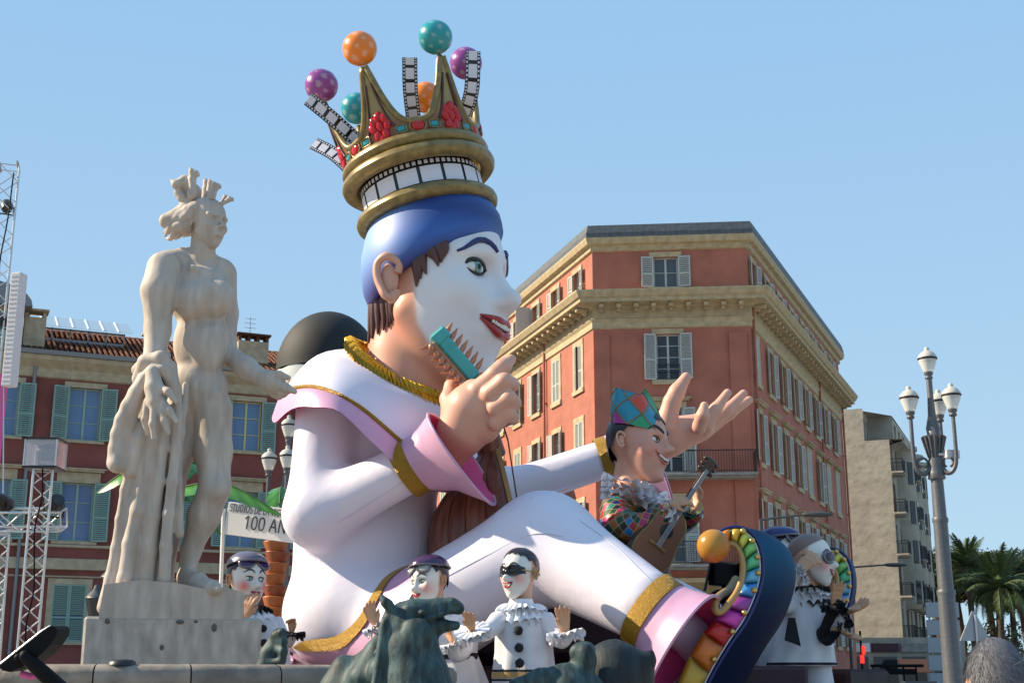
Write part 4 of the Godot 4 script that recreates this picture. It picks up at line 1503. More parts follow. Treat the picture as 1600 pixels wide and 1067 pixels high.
# ---------- the giant seated clown ----------
func giant() -> void:
	var o := thing("giant_clown", "giant seated clown in a white and pink costume with a white painted face", "parade figure", Vector3(-2.847, 1.755, -30.000))
	# suit
	var c := Clay.new(0.1, 5.5)
	c.ell(Vector3(-3.319, 4.439, -30.000), V(1.639, 2.732, 1.396))
	c.ell(Vector3(-3.081, 6.571, -30.000), V(1.609, 1.487, 1.396))
	c.ell(Vector3(-3.385, 2.858, -29.700), V(1.7, 1.366, 1.669))
	c.cap(Vector3(-4.163, 7.076, -28.700), Vector3(-4.242, 4.976, -28.400), 0.6632, 0.6178)
	c.cap(Vector3(-4.239, 4.893, -28.400), Vector3(-2.174, 5.830, -27.600), 0.6321, 0.5306)
	c.cap(Vector3(-1.699, 6.708, -31.300), Vector3(-0.345, 5.826, -32.000), 0.6693, 0.518)
	c.cap(Vector3(-0.345, 5.826, -32.000), Vector3(2.335, 6.727, -32.000), 0.5018, 0.4694)
	c.cap(Vector3(-2.320, 2.410, -28.600), Vector3(0.640, 4.136, -27.500), 1.157, 1.057)
	c.cap(Vector3(0.694, 4.163, -27.500), Vector3(2.506, 2.877, -25.600), 1.029, 0.7123)
	c.cap(Vector3(-2.109, 2.348, -31.600), Vector3(1.372, 3.834, -31.600), 1.199, 1.055)
	c.cap(Vector3(1.372, 3.834, -31.600), Vector3(4.820, 2.348, -31.600), 1.055, 0.8792)
	var mb := MB.new()
	c.mesh(mb)
	part(o, "suit", mb, M.suit)
	# seams on the sleeve
	mb = MB.new()
	var seam := PackedVector3Array()
	for q in [Vector3(-0.220, 4.669, -25.000), Vector3(0.367, 4.840, -25.000), Vector3(1.103, 5.061, -25.000), Vector3(1.770, 5.333, -25.000)]: seam.append(c.hit(V(0, 1.6, 0), (q - V(0, 1.6, 0)).normalized(), 40.0))
	mb.tube(smooth(Array(seam), 6), PF([0.018]), 5)
	for line in [[Vector3(-1.326, 3.308, -25.000), Vector3(-0.484, 3.750, -25.000), Vector3(0.365, 4.147, -25.000), Vector3(0.972, 4.111, -25.000)], [Vector3(1.279, 4.426, -25.000), Vector3(1.940, 3.942, -25.000), Vector3(2.532, 3.368, -25.000), Vector3(2.884, 3.036, -25.000)], [Vector3(-4.010, 4.147, -25.000), Vector3(-3.289, 4.389, -25.000), Vector3(-2.569, 4.840, -25.000), Vector3(-2.014, 5.209, -25.000)], [Vector3(-2.470, 5.805, -25.000), Vector3(-1.957, 4.816, -25.000), Vector3(-1.763, 4.207, -25.000), Vector3(-1.791, 3.726, -25.000)]]:
		var sm := []
		for q in line: sm.append(c.hit(V(0, 1.6, 0), (q - V(0, 1.6, 0)).normalized(), 40.0))
		mb.tube(smooth(sm, 8), PF([0.009]), 4)
	part(o, "seam", mb, M.seam)
	# gold bands and flared cuffs: [band centre, axis, band radius, cuff rows]
	var ax1 := (Vector3(-1.355, 6.346, -27.400) - Vector3(-2.451, 5.681, -27.700)).normalized()
	var ax2 := (Vector3(3.162, 6.982, -32.000) - Vector3(1.575, 6.473, -32.000)).normalized()
	var ax3 := (Vector3(3.363, 2.173, -25.200) - Vector3(2.225, 3.112, -25.700)).normalized()
	var cuffs := [
		[Vector3(-2.160, 5.817, -27.600), ax1, 0.6143, [[Vector3(-2.008, 5.864, -27.550), 0.6143], [Vector3(-1.553, 5.963, -27.400), 0.7762], [Vector3(-1.050, 5.988, -27.300), 1.16]], 0.3],
		[Vector3(2.272, 6.727, -32.000), ax2, 0.518, [[Vector3(2.414, 6.759, -32.000), 0.5342], [Vector3(2.919, 6.727, -32.000), 0.777], [Vector3(3.437, 6.632, -32.000), 1.263]], 0.3],
		[Vector3(2.688, 2.728, -25.500), ax3, 0.7482, [[Vector3(2.807, 2.632, -25.500), 0.7482], [Vector3(3.032, 2.390, -25.400), 0.8737], [Vector3(3.276, 2.081, -25.300), 1.101]], 0.2],
	]
	for q in cuffs:
		mb = MB.new()
		var hw := 0.17 if q[2] > 0.6 else 0.14
		mb.grid([ring_row(q[0] - q[1] * hw, q[1], q[2] * 0.97, 40), ring_row(q[0] - q[1] * hw, q[1], q[2] * 1.02, 40), ring_row(q[0] + q[1] * hw, q[1], q[2] * 1.02, 40), ring_row(q[0] + q[1] * hw, q[1], q[2] * 0.97, 40)])
		part(o, "gold_band", mb, M.glitter)
		var rows := []
		for i in 9:
			var t := i / 8.0 * 2.0
			var k := mini(int(t), 1)
			var a: Array = q[3][k]
			var b: Array = q[3][k + 1]
			var f := t - k
			f = f * f * (3 - 2 * f) if k == 1 else f
			rows.append(ring_row(a[0].lerp(b[0], f), q[1].lerp(V(q[1].x, q[1].y + 0.25 * q[4] * t, q[1].z), 0.5), lerpf(a[1], b[1], f), 40, 1.0, 0.05 * t / 2, 3.0, 0.7))
		mb = MB.new()
		mb.grid(rows)
		var cf := part(o, "cuff", mb, M.pink)
		mb = MB.new()
		mb.grid(inset(rows, 0.05))
		part(cf, "lining", mb, M.magenta)
		mb = MB.new()
		var edge: PackedVector3Array = rows[8].duplicate()
		edge.append(edge[0])
		mb.tube(edge, PF([0.035]), 6)
		part(cf, "hem", mb, M.pink)
	# the cape collar
	var neck := loop_row([Vector3(-3.700, 9.012, -30.000), Vector3(-3.445, 8.581, -29.300), Vector3(-3.047, 8.200, -28.950), Vector3(-2.567, 7.881, -28.850), Vector3(-2.026, 7.692, -29.000), Vector3(-1.645, 7.795, -30.000), Vector3(-1.937, 8.349, -31.000), Vector3(-2.668, 8.816, -31.300), Vector3(-3.294, 9.115, -31.200), Vector3(-3.678, 9.153, -30.700)])
	var mid := loop_row([Vector3(-4.738, 8.516, -30.200), Vector3(-4.411, 8.032, -28.600), Vector3(-3.767, 7.703, -27.900), Vector3(-2.978, 7.256, -27.800), Vector3(-2.099, 6.881, -28.200), Vector3(-1.291, 6.994, -29.600), Vector3(-1.240, 7.600, -31.200), Vector3(-2.397, 8.403, -32.000), Vector3(-3.691, 8.977, -32.000), Vector3(-4.619, 8.905, -31.200)])
	var hem := loop_row([Vector3(-5.342, 8.113, -30.200), Vector3(-4.989, 7.760, -28.700), Vector3(-4.133, 7.474, -27.300), Vector3(-3.238, 7.031, -27.100), Vector3(-2.153, 6.201, -27.600), Vector3(-1.268, 5.946, -29.300), Vector3(-0.763, 6.351, -31.000), Vector3(-1.765, 7.374, -32.400), Vector3(-3.763, 8.440, -32.800), Vector3(-5.250, 8.621, -31.800)])
	var rim := loop_row([Vector3(-5.612, 7.408, -30.200), Vector3(-5.227, 7.042, -28.600), Vector3(-4.202, 7.055, -26.950), Vector3(-3.238, 6.582, -26.750), Vector3(-2.227, 5.622, -27.300), Vector3(-1.197, 5.415, -29.100), Vector3(-0.487, 5.892, -31.000), Vector3(-1.611, 6.774, -32.700), Vector3(-3.948, 7.999, -33.100), Vector3(-5.640, 8.013, -32.000)])
	var soft := []
	for i in 9:
		var t := i / 8.0
		var row := PackedVector3Array()
		for j in neck.size():
			row.append(neck[j].lerp(mid[j], t * 2.0) if t < 0.5 else mid[j].lerp(hem[j], t * 2.0 - 1.0))
		soft.append(row)
	for it in 2:
		for i in range(1, 8):
			for j in neck.size(): soft[i][j] = soft[i][j] * 0.5 + (soft[i - 1][j] + soft[i + 1][j]) * 0.25
	for i in 9:
		for j in neck.size(): soft[i][j] += V(0, 0.25, 0.12) * sin(PI * i / 8.0)
	mb = MB.new()
	mb.grid(soft)
	var cape := part(o, "cape", mb, M.suit)
	var flare := []
	for i in 5:
		var t := i / 4.0
		var row := PackedVector3Array()
		for j in hem.size(): row.append(hem[j].lerp(rim[j], t) + V(0, 0.1 * sin(t * PI) + 0.05 * t * sin(j * 0.9), 0))
		flare.append(row)
	mb = MB.new()
	mb.grid(flare)
	part(cape, "pink_border", mb, M.pink)
	mb = MB.new()
	mb.grid(inset(flare, 0.06))
	part(cape, "lining", mb, M.magenta)
	mb = MB.new()
	var hl := hem.duplicate()
	hl.append(hem[0])
	for j in hl.size(): hl[j] += V(0, 0.02, 0.02)
	mb.tube(hl, PF([0.05]), 6)
	part(cape, "gold_trim", mb, M.glitter)
	# ruff of folded gold cloth
	mb = MB.new()
	var n := neck.size()
	for j in n * 2:
		var f := []
		for d in 2:
			var jj := (j + d) % (n * 2)
			var p := neck[jj / 2].lerp(neck[(jj / 2 + 1) % n], 0.5 * (jj % 2))
			var cen := Vector3(-2.675, 8.393, -30.000)
			var out := (p - cen).normalized()
			var z := (1.0 if jj % 2 else -1.0) * rng.randf_range(0.09, 0.15)
			var side := (neck[(jj / 2 + 1) % n] - neck[jj / 2]).normalized()
			f.append([p + V(0, 0.24, 0) + out * (0.02 + z) + side * rng.randf_range(-0.05, 0.05), p + V(0, 0.12, 0) + out * (0.17 - z), p + V(0, -0.07, 0) + out * (0.16 + z * 1.4)])
		mb.face(f[0][0], f[1][0], f[1][1], f[0][1])
		mb.face(f[0][1], f[1][1], f[1][2], f[0][2])
	part(o, "gold_ruff", mb, M.gold_foil)
	# tunic hem over the hips
	var eye := V(0, 1.6, 0)
	var top := smooth([Vector3(-4.284, 2.052, -25.000), Vector3(-3.690, 2.076, -25.000), Vector3(-3.216, 2.145, -25.000), Vector3(-2.844, 2.483, -25.000), Vector3(-2.616, 2.894, -25.000), Vector3(-2.362, 3.308, -25.000), Vector3(-2.029, 3.534, -25.000), Vector3(-1.644, 3.606, -25.000)], 5)
	var low := smooth([Vector3(-4.264, 1.591, -25.000), Vector3(-3.613, 1.614, -25.000), Vector3(-3.022, 1.660, -25.000), Vector3(-2.497, 1.960, -25.000), Vector3(-2.210, 2.425, -25.000), Vector3(-1.968, 2.894, -25.000), Vector3(-1.734, 3.225, -25.000), Vector3(-1.448, 3.451, -25.000)], 5)
	var rows2 := []
	for i in 6:
		var row := PackedVector3Array()
		for j in top.size():
			var d := (top[j].lerp(low[j], i / 5.0) - eye).normalized()
			row.append(c.hit(eye + d * 20.0, d, 30.0) - d * (0.06 + 0.05 * i))
		rows2.append(row)
	mb = MB.new()
	mb.grid(rows2, false)
	part(o, "tunic_flounce", mb, M.pink)
	mb = MB.new()
	var band := [PackedVector3Array(), PackedVector3Array(), PackedVector3Array()]
	for j in top.size():
		var d: Vector3 = (rows2[0][j] - eye).normalized()
		var acr: Vector3 = (rows2[1][j] - rows2[0][j]).normalized()
		band[0].append(rows2[0][j] - acr * 0.16 - d * 0.05)
		band[1].append(rows2[0][j] - d * 0.1)
		band[2].append(rows2[0][j] + acr * 0.12 - d * 0.08)
	mb.grid(band, false)
	part(o, "gold_band", mb, M.glitter)
	giant_head(o)
	giant_hands(o)
	giant_shoe(o, V(0, 0, 0), "curled shoe with rainbow cushions and a gold ball, nearer of the pair", V(0.95, 0.0, -1.5))
	giant_shoe(o, Vector3(7.718, 3.836, -31.000) - Vector3(4.512, 3.719, -25.200), "curled shoe farther from the viewer", V(0.3, 0.0, -1.6))

func giant_head(o: Node3D) -> void:
	var H := 5.19
	var yaw := deg_to_rad(25.0)
	var z := V(cos(yaw), 0, sin(yaw))
	var y := Vector3.UP
	var x := y.cross(z)
	var t := Transform3D(Basis(x * H, y * H, z * H), Vector3(-2.002, 10.523, -30.000))
	var c := head_clay(0.5, 0.4, 0.0125, 1.1, 0.185, 46.0, 0.285, 0.285, 0.28, -0.1)
	c.cap(V(0, -0.35, -0.1), V(0, -0.62, -0.14), 0.18, 0.215)
	var mb := MB.new()
	var white := Color(0.74, 0.73, 0.74)
	var skin := Color(0.66, 0.33, 0.22)
	c.mesh(mb, func(p: Vector3) -> Color:
		var e := minf(p.z - 0.085 + 0.45 * minf(0.0, p.y + 0.24), p.y + 0.34 + 0.62 * p.z)
		var f := smoothstep(-0.015, 0.015, e)
		var blush := smoothstep(0.12, 0.0, absf(p.y + 0.25)) * smoothstep(0.1, -0.1, p.z)
		var s := skin.lerp(Color(0.6, 0.2, 0.13), 0.6 * blush)
		# airbrushed warm tint round the nose, the eye sockets and the smile line
		var tint := 0.0
		for q in [V(0.05, -0.11, 0.42), V(0.14, -0.2, 0.3), V(0.07, 0.04, 0.34)]:
			var d := V(absf(p.x), p.y, p.z).distance_to(q)
			tint = maxf(tint, exp(-d * d * 700.0))
		return s.lerp(white.lerp(Color(0.55, 0.36, 0.28), 0.35 * tint), f))
	for i in mb.v.size(): mb.v[i] = t * mb.v[i]
	var head := part(o, "head", mb, M.painted)
	head_parts(head, c, t, {"iris": M.iris_green, "liner": M.black, "eye_w": 0.84, "ear_x": -0.005, "ear_z": 0.06, "ear_y": -0.05, "brow": [0.085, 0.12, 0.128, 0.12, 0.1, 0.075, 0.05], "brow_w": 0.0135, "brow_m": M.navy, "skin": M.skin, "lips": M.lip_red, "mouth_w": 0.135, "mouth_y": -0.238, "smile": 0.03, "gap": 0.042, "lip": 0.017, "look": V(0.004, 0, 0)})
	# hair in carved locks in front of the ear and at the nape
	for s in [-1, 1]:
		var hm := MB.new()
		for i in 15:
			var front := i < 8
			var zz: float = lerpf(0.075, 0.2, i / 7.0) if front else lerpf(-0.2, -0.03, (i - 8) / 6.0)
			var y0 := 0.12 if front else 0.05
			var y1: float = (-0.085 + 0.017 * i + (0.05 if i == 4 else 0.0)) if front else lerpf(-0.27, -0.2, (i - 8) / 6.0)
			var pts := PackedVector3Array()
			var rd := PackedFloat32Array()
			for q in 7:
				var f := q / 6.0
				var sp := c.hit(V(s * 1.0, lerpf(y0, y1, f), zz + 0.012 * sin(f * 3.0 + i) + (0.02 * f if front else -0.02 * f)), V(-s, 0, 0))
				if absf(sp.x) < 0.02 or absf(sp.x) > 0.6: continue
				pts.append(t * (sp + V(s * 0.006, 0, 0)))
				rd.append(H * (0.022 * sin(PI * (0.25 + 0.72 * f)) + 0.002))
			if pts.size() > 2: hm.tube(pts, rd, 7)
		part(head, "hair", hm, M.hair_brown)
	# blue cap
	var rows := []
	for q in [[668, 333, 96, 14.5, 96], [671, 350, 107, 16, 107], [673, 372, 116, 19, 118], [675, 393, 120, 22, 123], [678, 412, 122, 26, 124], [680, 426, 118, 28, 120], [682, 432, 110, 28.5, 112], [683, 430, 100, 28, 102]]:
		var ti := deg_to_rad(q[3])
		var u := V(cos(ti), sin(ti), 0)
		var cen := Vector3(-2.298, 10.811, -30.000) + V(q[0] - 650, 431 - q[1], 0) * 0.01518
		var row := PackedVector3Array()
		for j in 64:
			var a := TAU * j / 64
			row.append(cen + u * cos(a) * q[2] * 0.01518 + V(0, 0.03, 1) * sin(a) * q[4] * 0.01518)
		rows.append(row)
	mb = MB.new()
	mb.grid(rows)
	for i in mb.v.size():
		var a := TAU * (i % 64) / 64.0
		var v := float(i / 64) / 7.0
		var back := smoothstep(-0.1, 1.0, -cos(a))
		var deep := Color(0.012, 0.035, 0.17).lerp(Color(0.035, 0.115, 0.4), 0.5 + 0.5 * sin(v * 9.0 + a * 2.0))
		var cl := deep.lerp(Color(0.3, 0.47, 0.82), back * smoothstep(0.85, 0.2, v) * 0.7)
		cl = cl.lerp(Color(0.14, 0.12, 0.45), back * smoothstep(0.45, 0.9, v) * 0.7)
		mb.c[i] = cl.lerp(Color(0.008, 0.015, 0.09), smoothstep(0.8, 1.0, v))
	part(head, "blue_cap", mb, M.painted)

func giant_hands(o: Node3D) -> void:
	var c := Clay.new(0.028, 34.0)
	c.chain([Vector3(-1.330, 6.157, -27.500), Vector3(-1.055, 6.547, -27.300), Vector3(-0.865, 6.986, -27.150)], [0.4158, 0.5248, 0.5484])
	c.cap(Vector3(-0.648, 6.693, -27.200), Vector3(-0.565, 7.093, -27.000), 0.4371, 0.3551)
	c.cap(Vector3(-1.155, 7.016, -27.300), Vector3(-0.812, 7.362, -27.100), 0.3551, 0.2732)
	c.chain([Vector3(-0.697, 7.336, -26.850), Vector3(-0.348, 7.657, -26.750), Vector3(-0.202, 7.820, -26.800), Vector3(-0.027, 8.033, -27.000)], [0.2322, 0.1776, 0.1707, 0.1161])
	c.chain([Vector3(-0.452, 7.212, -26.650), Vector3(-0.159, 7.451, -26.500), Vector3(-0.013, 7.448, -26.800), Vector3(-0.220, 7.447, -27.500)], [0.2049, 0.1707, 0.1502, 0.1366])
	c.chain([Vector3(-0.345, 6.914, -26.650), Vector3(-0.066, 7.099, -26.500), Vector3(0.040, 7.052, -26.800), Vector3(-0.192, 7.055, -27.500)], [0.1912, 0.1571, 0.1434, 0.1229])
	c.chain([Vector3(-0.332, 6.623, -26.750), Vector3(-0.093, 6.806, -26.650), Vector3(0.000, 6.769, -26.950), Vector3(-0.218, 6.750, -27.500)], [0.1776, 0.1434, 0.1298, 0.1093])
	c.chain([Vector3(-1.252, 6.828, -27.400), Vector3(-1.349, 7.299, -27.600), Vector3(-1.292, 7.624, -27.800), Vector3(-1.041, 7.919, -28.100)], [0.2322, 0.198, 0.1707, 0.1366])
	var mb := MB.new()
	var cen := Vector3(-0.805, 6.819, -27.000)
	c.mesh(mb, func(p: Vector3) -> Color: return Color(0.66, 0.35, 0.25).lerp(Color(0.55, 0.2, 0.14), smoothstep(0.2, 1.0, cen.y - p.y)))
	part(o, "hand", mb, M.painted)
	c = Clay.new(0.032, 25.0)
	c.chain([Vector3(2.932, 6.919, -32.100), Vector3(3.904, 7.258, -32.200), Vector3(4.677, 7.551, -32.300)], [0.4209, 0.4516, 0.361])
	c.cap(Vector3(4.229, 7.643, -32.800), Vector3(4.855, 7.737, -32.600), 0.3011, 0.225)
	c.chain([Vector3(3.797, 7.477, -31.900), Vector3(3.962, 8.102, -31.800), Vector3(4.097, 8.361, -31.800), Vector3(4.331, 8.719, -31.800)], [0.3157, 0.1991, 0.1862, 0.1327])
	c.chain([Vector3(4.576, 7.422, -31.600), Vector3(4.651, 7.670, -31.400), Vector3(4.707, 7.924, -31.400)], [0.1862, 0.1457, 0.1068])
	c.chain([Vector3(4.794, 7.544, -32.000), Vector3(5.064, 7.948, -32.000), Vector3(5.400, 8.392, -32.100)], [0.1991, 0.1457, 0.1068])
	c.chain([Vector3(4.932, 7.588, -32.500), Vector3(5.433, 8.034, -32.600), Vector3(5.926, 8.523, -32.800)], [0.1862, 0.1457, 0.1068])
	c.chain([Vector3(4.957, 7.579, -32.900), Vector3(5.596, 8.066, -33.100), Vector3(6.177, 8.480, -33.400)], [0.1862, 0.1457, 0.1068])
	mb = MB.new()
	c.mesh(mb, func(_p: Vector3) -> Color: return Color(0.66, 0.35, 0.25))
	part(o, "hand", mb, M.painted)

func giant_shoe(o: Node3D, off: Vector3, label: String, w: Vector3) -> void:
	# outer edge of the near side face, from the tip round to the toe, and the inner edge
	var outer := smooth([Vector3(3.992, 4.235, -25.500), Vector3(4.219, 4.334, -25.500), Vector3(4.504, 4.321, -25.500), Vector3(4.731, 4.112, -25.500), Vector3(4.827, 3.793, -25.500), Vector3(4.821, 3.403, -25.500), Vector3(4.673, 2.975, -25.400), Vector3(4.428, 2.529, -25.300), Vector3(4.079, 2.079, -25.200), Vector3(3.697, 1.475, -25.200), Vector3(3.376, 0.810, -25.200)], 6)
	var inner := smooth([Vector3(4.033, 4.013, -25.500), Vector3(4.197, 4.075, -25.500), Vector3(4.355, 4.013, -25.500), Vector3(4.459, 3.842, -25.500), Vector3(4.498, 3.598, -25.500), Vector3(4.462, 3.342, -25.500), Vector3(4.297, 3.035, -25.400), Vector3(3.975, 2.695, -25.300), Vector3(3.634, 2.372, -25.200), Vector3(3.292, 1.846, -25.200), Vector3(2.972, 1.153, -25.200)], 6)
	var n := outer.size()
	var rows := [PackedVector3Array(), PackedVector3Array(), PackedVector3Array(), PackedVector3Array(), PackedVector3Array(), PackedVector3Array()]
	for i in n:
		var f := float(i) / (n - 1)
		var ww := w * (0.22 + 0.78 * smoothstep(0.0, 0.42, f))
		var bulge := V(0.14, 0.03, 0.02) * smoothstep(0.05, 0.4, f)
		outer[i] += off
		inner[i] += off
		rows[0].append(outer[i])
		rows[1].append(outer[i] + ww * 0.25 + bulge * 0.8)
		rows[2].append(outer[i] + ww * 0.5 + bulge)
		rows[3].append(outer[i] + ww * 0.75 + bulge * 0.8)
		rows[4].append(outer[i] + ww)
		rows[5].append(inner[i] + ww)
	var side := inner.duplicate()
	rows.append(side)
	rows.append(outer.duplicate())
	var mb := MB.new()
	mb.grid(rows, false)
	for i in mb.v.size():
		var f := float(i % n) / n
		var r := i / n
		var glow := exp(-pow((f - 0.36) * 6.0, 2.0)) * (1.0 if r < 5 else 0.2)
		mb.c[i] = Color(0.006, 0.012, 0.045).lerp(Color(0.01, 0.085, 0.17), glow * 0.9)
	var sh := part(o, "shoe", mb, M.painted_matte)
	mb = MB.new()
	mb.tube(PV([Vector3(2.720, 2.753, -25.800) + off, Vector3(3.425, 2.339, -26.100) + off, Vector3(3.993, 1.736, -26.300) + off]), PF([0.4369, 0.3855]), 20)
	mb.c.fill(Color(0.55, 0.44, 0.58))
	part(sh, "ankle", mb, M.painted_matte)
	sh.set_meta("label", label)
	# rainbow cushions on the near face
	var cols := [Color(0.75, 0.25, 0.04), Color(0.8, 0.5, 0.06), Color(0.6, 0.62, 0.1), Color(0.2, 0.55, 0.16), Color(0.1, 0.5, 0.25), Color(0.12, 0.45, 0.7), Color(0.06, 0.28, 0.65), Color(0.3, 0.05, 0.32), Color(0.6, 0.05, 0.4), Color(0.5, 0.02, 0.02), Color(0.6, 0.16, 0.02), Color(0.55, 0.35, 0.03)]
	var cut := [0.03, 0.12, 0.2, 0.28, 0.36, 0.45, 0.53, 0.6, 0.67, 0.74, 0.81, 0.89, 0.97]
	for k in 12:
		mb = MB.new()
		var gr := []
		for a in 9:
			var row := PackedVector3Array()
			for b in 9:
				var f: float = lerpf(cut[k], cut[k + 1], a / 8.0) * (n - 1)
				var i := mini(int(f), n - 2)
				var p := outer[i].lerp(outer[i + 1], f - i)
				var q := inner[i].lerp(inner[i + 1], f - i)
				var hgt := pow(sin(PI * a / 8.0) * sin(PI * b / 8.0), 0.5) * 0.12
				row.append(p.lerp(q, 0.1 + 0.9 * b / 8.0) + V(-0.3, 0.05, 0.95) * (hgt + 0.01))
			gr.append(row)
		mb.grid(gr, false)
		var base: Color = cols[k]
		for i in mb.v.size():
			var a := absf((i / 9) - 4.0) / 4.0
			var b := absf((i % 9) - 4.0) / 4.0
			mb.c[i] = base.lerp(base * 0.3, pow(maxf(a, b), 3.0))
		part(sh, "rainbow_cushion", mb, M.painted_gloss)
	# piping, studs, rim and ball
	mb = MB.new()
	mb.tube(outer, PF([0.035]), 6)
	var pale := outer.duplicate()
	for i in n: pale[i] += (inner[i] - outer[i]).normalized() * 0.07 + V(0, 0, 0.03)
	part(sh, "piping", mb, M.navy)
	mb = MB.new()
	mb.tube(pale, PF([0.018]), 6)
	part(sh, "silver_piping", mb, M.silver)
	for k in 9:
		var i := int((0.22 + k * 0.09) * (n - 1))
		mb = MB.new()
		mb.ball(outer[i].lerp(inner[i], 0.16) + V(-0.06, 0, 0.12), 0.06, 10, 7)
		part(sh, "stud", mb, M.gold)
	mb = MB.new()
	var rim := smooth([Vector3(4.042, 3.992, -25.400), Vector3(4.264, 4.004, -25.400), Vector3(4.395, 3.804, -25.350), Vector3(4.410, 3.509, -25.300), Vector3(4.306, 3.166, -25.200), Vector3(4.096, 2.875, -25.100), Vector3(3.905, 2.706, -25.000), Vector3(3.811, 2.753, -25.000), Vector3(3.848, 2.928, -25.200), Vector3(4.042, 3.057, -25.800), Vector3(4.319, 3.216, -26.400), Vector3(4.521, 3.431, -26.800)], 6)
	for i in rim.size(): rim[i] += off
	mb.tube(rim, PF([0.05, 0.085]), 9)
	part(sh, "gold_rim", mb, M.gold_old)
	mb = MB.new()
	mb.ball(Vector3(3.865, 3.958, -25.300) + off, 0.32, 28, 18)
	for i in mb.v.size():
		var q := sin(mb.v[i].x * 3.0) * sin(mb.v[i].y * 4.0 + 1.0)
		mb.c[i] = Color(0.5, 0.13, 0.02).lerp(Color(0.42, 0.2, 0.025), smoothstep(-0.2, 0.8, q))
	part(sh, "toe_ball", mb, M.painted_gloss)

